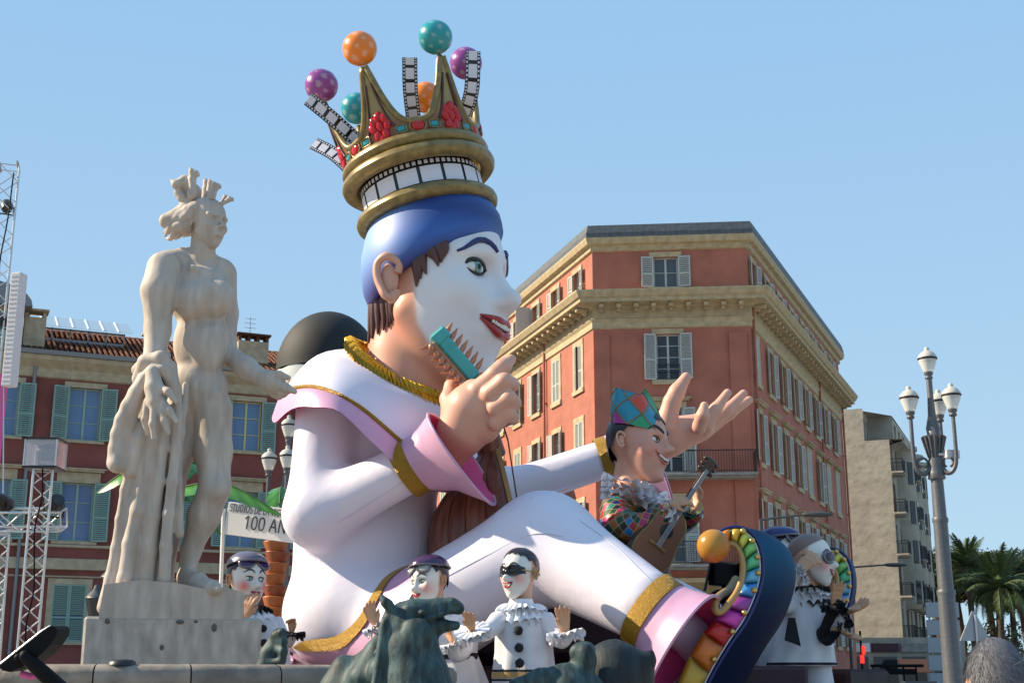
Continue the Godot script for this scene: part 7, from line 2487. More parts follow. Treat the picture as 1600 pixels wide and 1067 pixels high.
func helmet(o: Node3D, t: Transform3D, m: Material) -> void:
	var mb := MB.new()
	var rows := []
	for i in 8:
		var row := PackedVector3Array()
		var f := i / 7.0
		for j in 32:
			var a := TAU * j / 32
			var e := f * PI * 0.5
			var lo := 0.3 + 0.06 * sin(a)
			row.append(t * V(cos(a) * 0.37 * sin(e), lerpf(0.56, lo, 1.0 - cos(e)), -0.07 + sin(a) * 0.45 * sin(e)))
		rows.append(row)
	mb.grid(rows)
	var h := part(o, "helmet", mb, m)
	mb = MB.new()
	var ring: PackedVector3Array = rows[7].duplicate()
	ring.append(ring[0])
	mb.tube(ring, PF([0.022 * t.basis.x.length()]), 6)
	part(h, "helmet_rim", mb, M.goggle_frame)

func diamond_texture() -> ImageTexture:
	var im := Image.create(512, 512, false, Image.FORMAT_RGB8)
	var r := RandomNumberGenerator.new()
	r.seed = 9
	var cols := [Color(0.62, 0.07, 0.07), Color(0.05, 0.09, 0.36), Color(0.05, 0.46, 0.42), Color(0.33, 0.2, 0.06), Color(0.08, 0.4, 0.62), Color(0.66, 0.12, 0.35), Color(0.62, 0.34, 0.1), Color(0.03, 0.25, 0.15), Color(0.1, 0.08, 0.09)]
	var pick := {}
	for y in 512:
		for x in 512:
			var u := x / 64.0 + y / 64.0
			var w := x / 64.0 - y / 64.0
			var k := Vector2i(posmod(int(floor(u)), 8), posmod(int(floor(w)), 8))
			if not pick.has(k): pick[k] = cols[r.randi() % cols.size()]
			var e := minf(minf(fposmod(u, 1), 1 - fposmod(u, 1)), minf(fposmod(w, 1), 1 - fposmod(w, 1)))
			im.set_pixel(x, y, Color(0.7, 0.6, 0.35) if e < 0.045 else pick[k])
	return ImageTexture.create_from_image(im)

func harlequin() -> void:
	var o := thing("harlequin_figure", "harlequin figure in a patchwork hat and diamond costume playing a guitar", "parade figure", Vector3(2.759, 3.622, -28.600))
	M.diamonds.albedo_texture = diamond_texture()
	var up := Vector3.UP
	var st := {"key": "harl", "iris": M.brown_wood, "liner": M.black, "brow": [0.09, 0.13, 0.16, 0.17, 0.15, 0.11], "brow_w": 0.02, "brow_m": M.hair_black, "skin": M.skin, "lips": M.lip_pale, "mouth_w": 0.17, "mouth_y": -0.235, "smile": 0.1, "gap": 0.065, "lip": 0.012, "nose": 1.15, "chin": 1.25, "hair_low": 0.12, "skin_c": Color(0.6, 0.3, 0.2), "face_c": Color(0.62, 0.31, 0.22), "blush": 0.4, "look": V(0.015, 0.01, 0), "hair_m": M.hair_black,
		"extra": [[V(0, -0.43, 0.28), V(0, -0.46, 0.32), 0.05, 0.045], [V(0.2, -0.13, 0.24), V(0.2, -0.16, 0.2), 0.07, 0.06], [V(-0.2, -0.13, 0.24), V(-0.2, -0.16, 0.2), 0.07, 0.06]]}
	var t := pierrot_head(o, Vector3(2.827, 6.453, -28.600), 1.707, V(0.8, 0.02, 0.6), -0.14, st)
	# neck
	var mb := MB.new()
	mb.tube(PV([Vector3(2.689, 6.419, -28.650), Vector3(2.541, 5.928, -28.700), Vector3(2.477, 5.369, -28.750)]), PF([0.2894, 0.2749, 0.3183]), 16)
	part(o, "neck", mb, M.skin)
	# the two-cornered hat
	var rows := []
	var cen := Vector3(2.836, 6.826, -28.600)
	var s := 0.01447
	for i in 12:
		var f := minf(1.0, i / 9.0)
		var close: float = [0.0, 0.55, 1.0][maxi(0, i - 9)]
		var row := PackedVector3Array()
		for j in 48:
			var a := TAU * j / 48
			var sh := lerpf(0.1, 0.74, smoothstep(-0.3, 0.9, cos(a))) + 0.1 * absf(sin(a))
			var r := 43.0 * (1.0 - sh * f) + 4.0 * sin(f * PI)
			var top := 68.0 - 14.0 * pow(absf(sin(a)), 2.0)
			var p := V(cos(a) * r, -12.0 * cos(a) * (1.0 - f) + top * f - 4.0, sin(a) * r * 0.92)
			row.append(cen + p.lerp(V(-10, 40, 0), close * (0.97 if i == 11 else 1.0)) * s)
		rows.append(row)
	mb = MB.new()
	mb.grid(rows)
	var cols := [Color(0.01, 0.02, 0.14), Color(0.02, 0.3, 0.12), Color(0.4, 0.06, 0.3), Color(0.02, 0.25, 0.35), Color(0.55, 0.06, 0.02), Color(0.03, 0.12, 0.5), Color(0.3, 0.26, 0.06), Color(0.02, 0.3, 0.28)]
	for i in mb.v.size():
		var j := i % 48
		var q := i / 48
		var ca := posmod(int(floor((j + q * 1.15) / 8.0)), 6)
		var cb := posmod(int(floor((j - q * 1.15 + 48) / 8.0)), 6)
		mb.c[i] = cols[posmod(ca * ca * 3 + cb * 5 + ca * cb, 8)]
	var hat := part(o, "patchwork_hat", mb, M.painted_gloss)
	mb = MB.new()
	for k in 6:
		for sg in [-1, 1]:
			var path := PackedVector3Array()
			for q in 11: 
				var fj := fposmod(k * 8 + sg * q * 1.15 * -1.0, 48.0)
				var a: Vector3 = rows[q][int(fj)]
				path.append(a.lerp(rows[q][(int(fj) + 1) % 48], fj - int(fj)))
			mb.tube(path, PF([0.02]), 5)
	part(hat, "gold_piping", mb, M.gold_paint)
	# costume
	mb = MB.new()
	var body := []
	for q in [[978,775,26,0.85], [974,790,36,0.8], [985,820,46,0.8], [992,850,44,0.8], [1000,880,40,0.85], [1006,930,46,0.9]]:
		body.append(ring_row(cen + V((q[0] - 1000) * s, (668 - q[1]) * s, -0.15), up, q[2] * s, 32, q[3], 0.03, 7.0))
	mb.grid(body)
	for i in mb.uv.size(): mb.uv[i] *= Vector2(2.0, 1.2)
	part(o, "costume", mb, M.diamonds)
	for q in [[Vector3(2.250, 4.968, -28.100), Vector3(2.266, 4.650, -27.700), Vector3(2.724, 4.553, -27.300), Vector3(3.201, 4.821, -27.100)], [Vector3(2.854, 5.213, -29.200), Vector3(3.389, 4.765, -29.000), Vector3(3.783, 4.883, -28.200), Vector3(3.845, 5.053, -27.900)]]:
		mb = MB.new()
		mb.tube(smooth(q, 6), PF([0.3824, 0.2408]), 20, true, Vector3.ZERO, 1.0, 0.04)
		for i in mb.uv.size(): mb.uv[i] *= Vector2(1.0, 1.2)
		part(o, "sleeve", mb, M.diamonds)
	mb = MB.new()
	for i in 4: ruffle(mb, Vector3(2.541, 5.434, -28.500) + V(0.03 * i, -0.15 * i + 0.2, 0), V(0.25, 1, 0.1), 0.2749, 0.6655 * (0.85 + 0.06 * i), 15, 0.1, 0.95, 0.0)
	part(o, "collar_frill", mb, M.frill_white)
	mb = MB.new()
	ruffle(mb, Vector3(3.257, 4.927, -27.100), V(0.85, 0.35, 0.1), 0.1093, 0.3278, 11, 0.1)
	ruffle(mb, Vector3(3.176, 4.874, -27.100), V(0.85, 0.35, 0.1), 0.1093, 0.3005, 11, 0.1)
	ruffle(mb, Vector3(3.840, 4.916, -27.900), V(0.4, 0.9, 0.1), 0.1093, 0.2459, 10, 0.08)
	part(o, "cuff_frill", mb, M.frill_white)
	place_hand(o, Vector3(3.261, 4.955, -26.900), Vector3(3.687, 5.113, -26.900) - Vector3(3.262, 4.981, -26.900), V(0.2, -0.6, -0.8), 0.5463, M.skin_tan, 0.5, 0.1, -1, 0.9)
	place_hand(o, Vector3(3.883, 4.984, -27.900), Vector3(4.094, 5.559, -27.800) - Vector3(3.897, 4.984, -27.900), V(-0.8, 0.3, 0.5), 0.6188, M.skin_tan, 0.35, 0.08, -1, 0.7)
	# guitar
	var g := thing("guitar", "small brown guitar played by the harlequin", "guitar", Vector3(3.093, 4.220, -27.000))
	var gx := (Vector3(3.954, 5.539, -27.100) - Vector3(3.013, 4.155, -27.000)).normalized()
	var gz := V(0.35, -0.1, 1.0)
	var gy := gz.cross(gx).normalized()
	gz = gx.cross(gy)
	var gt := Transform3D(Basis(gx, gy, gz), Vector3(3.069, 4.286, -27.000))
	var pts := PackedVector2Array()
	for i in 44:
		var a := TAU * i / 44
		var r := 36.0 + 7.0 * cos(a * 2.0) - 6.0 * cos(a) - 3.5 * cos(a * 4.0) * 0.5
		pts.append(Vector2(cos(a) * r * 1.25, sin(a) * r * 1.02) * s)
	mb = MB.new()
	mb.slab(gt.translated_local(V(0, 0, -0.12)), pts, 0.26)
	part(g, "body", mb, M.guitar_dark)
	mb = MB.new()
	var top := PackedVector2Array()
	for p in pts: top.append(p * 0.965)
	mb.slab(gt.translated_local(V(0, 0, 0.02)), top, 0.03)
	part(g, "soundboard", mb, M.guitar_wood)
	mb = MB.new()
	var lp := PackedVector3Array()
	for p in pts: lp.append(gt * V(p.x * 0.985, p.y * 0.985, 0.03))
	lp.append(lp[0])
	mb.tube(lp, PF([0.018]), 6)
	part(g, "binding", mb, M.gold_paint)
	mb = MB.new()
	mb.lathe(gt * Transform3D(Basis(Vector3.RIGHT, PI / 2), V(11 * s, 0, 0.04)), [Vector2(0.001, 0), Vector2(10.5 * s, 0), Vector2(10.5 * s, -0.012)], 24)
	part(g, "sound_hole", mb, M.black)
	mb = MB.new()
	mb.box(gt * Transform3D(Basis(), V(-14 * s, 0, 0.06)), V(4 * s, 30 * s, 0.06), 0.01)
	part(g, "bridge", mb, M.gold_paint)
	mb = MB.new()
	mb.box(gt * Transform3D(Basis(), V(72 * s, 0, 0.04)), V(84 * s, 8 * s, 0.1), 0.02)
	part(g, "neck", mb, M.guitar_dark)
	mb = MB.new()
	mb.box(gt * Transform3D(Basis(), V(124 * s, 0, 0.03)), V(26 * s, 17 * s, 0.1), 0.03)
	for i in 3:
		for e in [-1, 1]: mb.ball(gt * V((116 + i * 8) * s, e * 10 * s, 0.03), 0.05, 8, 6)
	part(g, "headstock", mb, M.guitar_dark)
	mb = MB.new()
	for i in 4: mb.tube(PV([gt * V(-14 * s, (i - 1.5) * 2.2 * s, 0.1), gt * V(118 * s, (i - 1.5) * 1.5 * s, 0.1)]), PF([0.008]), 4)
	part(g, "strings", mb, M.silver)


# ---------- things of the parade and the street ----------
func black_hat() -> void:
	var o := thing("giant_bowler_hat", "giant black dome hat with a pale band behind the clown's shoulder", "hat", Vector3(-6.388, 11.450, -44.000))
	var t := Transform3D(Basis(), Vector3(-6.349, 11.585, -44.000))
	var r := 1.781
	var mb := MB.new()
	var pr := []
	for i in 15:
		var a := PI / 2 * i / 14
		pr.append(Vector2(r * (cos(a) if i < 14 else 0.001), r * 1.22 * pow(sin(a), 0.92)))
	mb.lathe(t, pr, 48)
	part(o, "crown", mb, M.hat_black)
	mb = MB.new()
	mb.lathe(t, [Vector2(r * 0.98, -r * 0.35), Vector2(r * 1.0, -r * 0.3), Vector2(r * 0.985, -0.03), Vector2(r * 0.97, 0.0)], 48)
	for i in mb.v.size(): mb.v[i] += V(0, 0.05 * sin(i * 1.3), 0)
	part(o, "hat_band", mb, M.hat_band)

func banner() -> void:
	var o := thing("banner_sign", "white sign board lettered 100 ANS on a white pole", "sign", Vector3(-7.327, 3.040, -34.000))
	var mb := MB.new()
	mb.tube(PV([V(Vector3(-7.379, 4.004, -34.000).x, 0, -34), Vector3(-7.489, 5.724, -34.000)]), PF([0.05]), 8)
	part(o, "pole", mb, M.white_paint)
	var a := Vector3(-7.467, 5.015, -34.000)
	var b := Vector3(-4.504, 4.551, -33.200)
	var x := (b - a).normalized()
	x.y = -0.142
	x = x.normalized()
	var z := x.cross(Vector3.UP).normalized()
	var t := Transform3D(Basis(x, z.cross(x), z), a)
	mb = MB.new()
	mb.box(t.translated_local(V(1.5, 0.48, 0)), V(3.0, 0.84, 0.06), 0.01)
	part(o, "board", mb, M.white_paint)
	var f := SystemFont.new()
	f.font_names = PackedStringArray(["Droid Sans"])
	for q in [["STUDIOS DE LA VICTORINE", 0.0042, 0.06, 0.6, 0.62], ["100 ANS", 0.0075, 0.52, 0.14, 0.8]]:
		var tm := TextMesh.new()
		tm.text = q[0]
		tm.font = f
		tm.font_size = 64
		tm.pixel_size = q[1]
		tm.depth = 0.012
		tm.horizontal_alignment = HORIZONTAL_ALIGNMENT_LEFT
		tm.vertical_alignment = VERTICAL_ALIGNMENT_BOTTOM
		var tt := t.translated_local(V(q[2], q[3], 0.04))
		tt.basis = tt.basis.scaled_local(V(q[4], 1, 1))
		tt.origin -= o.position
		again(o, "lettering", tm, M.letter_grey, tt)
	# make-believe palm of the float: scaly trunk and painted leaves
	o = thing("paper_palm", "make-believe palm with a ribbed orange brown trunk and glossy green leaves behind the sign", "parade decoration", V(Vector3(-6.390, 4.145, -36.000).x, 0, -36))
	var bx: float = Vector3(-6.424, 4.145, -36.000).x
	var i := 0
	var y := 0.9
	while y < 5.0:
		mb = MB.new()
		mb.lathe(Transform3D(Basis(Vector3.BACK, 0.06 * sin(i * 2.0)), V(bx + 0.03 * sin(i * 1.7), y, -36)), [Vector2(0.26, 0), Vector2(0.3, 0.1), Vector2(0.36, 0.26), Vector2(0.34, 0.3), Vector2(0.24, 0.3)], 16)
		part(o, "trunk_scale", mb, M.trunk_orange if i % 3 else M.trunk_dark)
		y += 0.3
		i += 1
	paper_leaves(o, V(bx, 5.2, -36), [[Vector3(-5.658, 6.274, -35.000), 0.35], [Vector3(-5.056, 5.998, -37.000), 0.4], [Vector3(-6.709, 6.861, -38.000), 0.35]])
	o = thing("paper_palm", "make-believe palm behind the statue, only its glossy green leaves reach out on both sides", "parade decoration", V(Vector3(-8.833, 3.933, -33.000).x, 0, -33))
	mb = MB.new()
	mb.tube(PV([V(Vector3(-8.833, 3.933, -33.000).x, 0, -33), Vector3(-8.917, 5.926, -33.000)]), PF([0.3, 0.2]), 10)
	part(o, "trunk", mb, M.trunk_orange)
	paper_leaves(o, Vector3(-8.921, 5.974, -33.000), [[Vector3(-5.587, 5.310, -32.000), 0.34], [Vector3(-10.507, 6.007, -33.000), 0.3], [Vector3(-7.408, 5.013, -33.500), 0.25], [Vector3(-8.867, 5.226, -32.500), 0.3], [Vector3(-7.971, 6.717, -34.500), 0.3], [Vector3(-9.522, 6.559, -34.000), 0.3]])

func paper_leaves(o: Node3D, top: Vector3, tips: Array) -> void:
	for q in tips:
		var tip: Vector3 = q[0]
		var path := smooth([top, top.lerp(tip, 0.5) + V(0, 0.55, 0), tip], 9)
		var mb := MB.new()
		var rows := [PackedVector3Array(), PackedVector3Array(), PackedVector3Array(), PackedVector3Array(), PackedVector3Array()]
		for k in path.size():
			var f2 := float(k) / (path.size() - 1)
			var d := (path[mini(k + 1, path.size() - 1)] - path[maxi(k - 1, 0)]).normalized()
			var sd := d.cross(V(0.2, 1, 0.5)).normalized()
			var w: float = q[1] * sin(PI * clampf(0.12 + 0.88 * f2, 0, 1)) + 0.01
			for e in 5: rows[e].append(path[k] + sd * w * (e - 2) / 2.0 * (1.0 + (0.18 * (k % 2) if e in [0, 4] else 0.0)) - V(0, absf(e - 2) * w * 0.28, 0))
		mb.grid(rows, false)
		for k in mb.v.size():
			var e := k / path.size()
			mb.c[k] = Color(0.09, 0.27, 0.03).lerp(Color(0.015, 0.09, 0.025), 0.5 * (k % 2) + (0.4 if e == 0 or e == 4 else 0.0))
		var lf := part(o, "leaf", mb, M.painted_gloss)
		mb = MB.new()
		mb.tube(path, PF([0.035, 0.012]), 6)
		part(lf, "leaf_rib", mb, M.rib_green)

func stage_gear() -> void:
	# tall truss tower with a column loudspeaker
	var o := thing("truss_tower", "tall aluminium truss tower at the left edge carrying a column loudspeaker", "truss tower", V(Vector3(-13.751, 4.145, -36.000).x, 0, -36))
	var x0: float = Vector3(-14.760, 7.655, -36.000).x
	truss(o, V(x0, 0, -36), V(x0, Vector3(-14.837, 15.969, -36.000).y, -36), 0.54)
	var mb := MB.new()
	for e in [-0.27, 0.27]: mb.tube(PV([V(x0 + e - 0.1, Vector3(-14.837, 15.969, -36.000).y, -36.3), V(x0 + e + 0.1, Vector3(-14.837, 15.969, -36.000).y + 0.04, -35.6)]), PF([0.04]), 6)
	part(o, "top_clamp", mb, M.alu)
	mb = MB.new()
	var cab := []
	for i in 12: cab.append(V(x0 + 0.2 + 0.09 * sin(i * 1.9), 0.5 + i * (Vector3(-14.837, 15.969, -36.000).y - 0.8) / 11.0, -35.7 + 0.05 * cos(i * 2.3)))
	mb.tube(smooth(cab, 4), PF([0.022]), 5)
	part(o, "cable", mb, M.black_rough)
	moving_light("black stage lamp hanging near the top of the tall left tower", Vector3(-14.724, 14.775, -36.000), V(0.3, -0.7, 0.6))
	moving_light("black stage lamp low on the tall left tower beside the column loudspeaker", Vector3(-14.544, 11.339, -36.000), V(0.4, -0.6, 0.6))
	o = thing("column_loudspeaker", "white vertical column loudspeaker hanging on the left truss tower", "loudspeaker", Vector3(-13.807, 9.343, -35.400))
	mb = MB.new()
	var a := Vector3(-13.854, 9.271, -35.400)
	var b := Vector3(-13.978, 12.525, -35.400)
	var f := frame(V(1, 0, 0.25), b - a, (a + b) / 2)
	mb.box(f, V(0.31, a.distance_to(b), 0.36), 0.03)
	part(o, "cabinet", mb, M.speaker_white)
	for i in 24:
		mb = MB.new()
		mb.box(f.translated_local(V(-0.02, (i - 11.5) * a.distance_to(b) / 25, 0.182)), V(0.2, 0.03, 0.012))
		part(o, "grille_bar", mb, M.speaker_grey)
	mb = MB.new()
	mb.box(f.translated_local(V(-0.21, 0, -0.05)), V(0.08, a.distance_to(b) * 0.98, 0.16), 0.015)
	part(o, "side_rail", mb, M.alu)
	o = thing("pink_banner", "narrow pink banner hanging at the left edge below the column loudspeaker", "banner", Vector3(-14.148, 7.621, -35.800))
	mb = MB.new()
	mb.box(Transform3D(Basis(), Vector3(-14.271, 7.800, -35.800)), V(0.31, 3.8, 0.02))
	part(o, "cloth", mb, M.pink_banner)
	mb = MB.new()
	mb.tube(PV([Vector3(-14.249, 9.614, -35.800), Vector3(-13.925, 6.030, -35.800)]), PF([0.02]), 6)
	part(o, "edge_pole", mb, M.alu)
	# lower mast with a clear lamp housing
	var m := V(Vector3(-9.380, 3.438, -26.000).x, 0, -26)
	o = thing("truss_mast", "aluminium truss mast topped by a clear box with a lamp in it", "truss mast", m)
	var ty: float = Vector3(-9.490, 5.521, -26.000).y
	truss(o, m, V(m.x, ty, -26), 0.36)
	mb = MB.new()
	cab.clear()
	for i in 9: cab.append(V(m.x + 0.06 + 0.05 * sin(i * 2.1), ty + 0.05 - i * ty / 9.0, -25.78))
	mb.tube(smooth(cab, 4), PF([0.016]), 5)
	part(o, "cable", mb, M.black_rough)
	mb = MB.new()
	mb.box(Transform3D(Basis(), V(m.x + 0.02, ty + 0.03, -26)), V(0.66, 0.05, 0.6))
	part(o, "base_plate", mb, M.black)
	mb = MB.new()
	mb.box(Transform3D(Basis(), V(m.x + 0.02, ty + 0.6, -26)), V(0.7, 0.04, 0.62))
	part(o, "lid", mb, M.black)
	for q in [[V(0, 0, 0.29), V(0.6, 0.52, 0.01)], [V(0, 0, -0.29), V(0.6, 0.52, 0.01)], [V(0.31, 0, 0), V(0.01, 0.52, 0.57)], [V(-0.31, 0, 0), V(0.01, 0.52, 0.57)]]:
		mb = MB.new()
		mb.box(Transform3D(Basis(), V(m.x + 0.02, ty + 0.32, -26) + q[0]), q[1])
		part(o, "clear_pane", mb, M.clear_pane)
	for e in [-1, 1]:
		for g in [-1, 1]:
			mb = MB.new()
			mb.box(Transform3D(Basis(), V(m.x + 0.02 + e * 0.315, ty + 0.32, -26 + g * 0.295)), V(0.025, 0.53, 0.025))
			part(o, "corner_post", mb, M.alu)
	moving_light("stage lamp inside the clear box on the mast", V(m.x + 0.05, ty + 0.36, -26), V(0.8, 0.05, 0.4))
	o = thing("truss_beam", "horizontal aluminium truss beam crossing behind the mast", "truss beam", Vector3(-9.772, 4.507, -26.400))
	var c := Vector3(-11.065, 4.584, -26.400)
	var d := Vector3(-9.022, 4.456, -26.400)
	d.y = c.y
	truss(o, c, d, 0.38)
	o = thing("truss_mast", "second aluminium truss mast cut off by the left edge", "truss mast", V(Vector3(-10.122, 3.460, -26.300).x, 0, -26.3))
	truss(o, V(Vector3(-10.135, 3.460, -26.300).x, 0, -26.3), Vector3(-10.213, 4.279, -26.300), 0.3)
	moving_light("black stage lamp standing on the right end of the truss beam", Vector3(-9.239, 4.893, -26.400), V(0.5, 0.3, 0.6))
	moving_light("black stage lamp standing on the truss beam at the left edge", Vector3(-10.274, 4.919, -26.400), V(-0.5, 0.3, 0.6))
	# dark floodlight head on the near left
	o = thing("floodlight", "black tilted floodlight head on a bracket at the lower left corner", "floodlight", Vector3(-3.846, 1.480, -11.000))
	var q0 := Vector3(-4.099, 1.626, -11.000)
	var q1 := Vector3(-3.699, 1.953, -11.000)
	f = frame(q1 - q0, V(-0.5, 1, 0.05), (q0 + q1) / 2)
	var L := q0.distance_to(q1)
	mb = MB.new()
	var pts := PackedVector2Array()
	for q in [[-0.5, 0.09], [0.3, 0.1], [0.42, 0.095], [0.48, 0.075], [0.515, 0.03], [0.51, -0.03], [0.46, -0.09], [0.3, -0.15], [0.1, -0.18], [-0.1, -0.18], [-0.42, -0.1], [-0.5, 0.0]]: pts.append(Vector2(q[0], q[1]) * L)
	mb.slab(f, pts, 0.34)
	part(o, "housing", mb, M.black_rough)
	mb = MB.new()
	mb.tube(PV([f * V(-0.49 * L, 0.095 * L, 0.16), f * V(0.3 * L, 0.105 * L, 0.16), f * V(0.45 * L, 0.09 * L, 0.14)]), PF([0.012]), 6)
	part(o, "lid_edge", mb, M.alu)
	mb = MB.new()
	mb.tube(PV([f * V(-0.1 * L, -0.05 * L, 0.19), f * V(-0.05 * L, -0.3 * L, 0.19), f * V(0.02 * L, -0.9 * L, 0.1)]), PF([0.05, 0.07]), 8)
	mb.ball(f * V(-0.2 * L, 0.0, 0.17), 0.035, 8, 6)
	mb.ball(f * V(-0.1 * L, -0.05 * L, 0.18), 0.05, 8, 6)
	part(o, "bracket", mb, M.black_rough)
	mb = MB.new()
	mb.tube(PV([f * V(-0.4 * L, -0.16 * L, 0), f * V(-0.3 * L, -0.3 * L, 0), f * V(-0.1 * L, -0.4 * L, 0)]), PF([0.03]), 6)
	part(o, "red_cable", mb, M.pink_banner)
	# floodlight on the float by the shoe
	o = thing("floodlight", "square black floodlight beside the gold ball of the curled shoe", "floodlight", Vector3(4.627, 3.238, -29.000))
	mb = MB.new()
	mb.box(Transform3D(Basis(Vector3.UP, 0.35) * Basis(Vector3.BACK, -0.08), Vector3(4.645, 3.678, -29.000)), V(0.6455, 0.4988, 0.3), 0.03)
	part(o, "housing", mb, M.black_rough)
	mb = MB.new()
	for e in [-1, 1]: mb.box(Transform3D(Basis(Vector3.BACK, 0.25 * e), Vector3(4.643, 3.623, -29.000) + V(e * 0.3814, 0, 0.1)), V(0.03, 0.6161, 0.25))
	part(o, "barn_door", mb, M.black_rough)
	mb = MB.new()
	mb.tube(PV([Vector3(4.635, 3.444, -29.000), Vector3(4.622, 3.101, -29.000), Vector3(4.633, 2.501, -29.400)]), PF([0.06]), 8)
	mb.ell(Transform3D(Basis().scaled(V(0.3, 0.17, 0.2)), Vector3(4.598, 3.210, -29.000)), 10, 7)
	part(o, "bracket", mb, M.black_rough)

func float_platform() -> void:
	var o := thing("float_platform", "dark maroon platform of the parade float under the clown", "parade float", V(2, 0, -31))
	var mb := MB.new()
	mb.box(Transform3D(Basis(), V(0.6, 1.0, -31.6)), V(11.5, 1.5, 5.4), 0.08)
	part(o, "deck", mb, M.maroon)
	mb = MB.new()
	mb.box(Transform3D(Basis(), V(1.5, 0.55, -26.6)), V(14.5, 0.6, 4.6), 0.06)
	part(o, "front_deck", mb, M.maroon)
	mb = MB.new()
	mb.box(Transform3D(Basis(), V(0.4, 2.6, -31.6)), V(6.0, 1.7, 2.6), 0.3)
	part(o, "seat", mb, M.maroon)
	for x in [-3.5, 4.5]:
		for z in [-30.2, -33.0]:
			mb = MB.new()
			mb.lathe(Transform3D(Basis(Vector3.RIGHT, PI / 2), V(x, 0.45, z)), [Vector2(0.001, 0.15), Vector2(0.4, 0.15), Vector2(0.45, 0.1), Vector2(0.45, -0.1), Vector2(0.4, -0.15), Vector2(0.001, -0.15)], 20)
			part(o, "wheel", mb, M.black_rough)

func cable_lamp(a: Vector3, b: Vector3, label: String) -> void:
	var o := thing("street_light", label, "street light", V(a.x, 0, a.z), "slender arm street lights")
	var mb := MB.new()
	mb.tube(PV([V(a.x, 0, a.z), a]), PF([0.1, 0.07]), 8)
	part(o, "pole", mb, M.lamp_dark)
	mb = MB.new()
	mb.tube(PV([a - V(0, 0.3, 0), a, b]), PF([0.06, 0.05]), 8)
	part(o, "arm", mb, M.lamp_dark)
	mb = MB.new()
	mb.ell(Transform3D(Basis().scaled(V(0.75, 0.13, 0.25)), b + V(0.3, -0.02, 0)), 14, 8)
	part(o, "lamp_head", mb, M.lamp_dark)

func small_lantern_post(p: Vector3, label: String) -> void:
	var o := thing("lantern_post", label, "lantern", V(p.x, 0, p.z), "dark lanterns in front of the red house")
	var mb := MB.new()
	mb.tube(PV([V(p.x, 0, p.z), p - V(0, 0.5, 0)]), PF([0.09, 0.06]), 8)
	part(o, "post", mb, M.lamp_dark)
	mb = MB.new()
	var t := Transform3D(Basis(), p - V(0, 0.5, 0))
	mb.lathe(t, [Vector2(0.08, 0), Vector2(0.2, 0.05), Vector2(0.38, 0.75), Vector2(0.38, 0.8)], 6)
	part(o, "lantern_glass", mb, M.glass_dark)
	mb = MB.new()
	mb.lathe(t, [Vector2(0.42, 0.8), Vector2(0.4, 0.86), Vector2(0.15, 1.1), Vector2(0.1, 1.25), Vector2(0.001, 1.3)], 6)
	part(o, "lantern_cap", mb, M.lamp_dark)

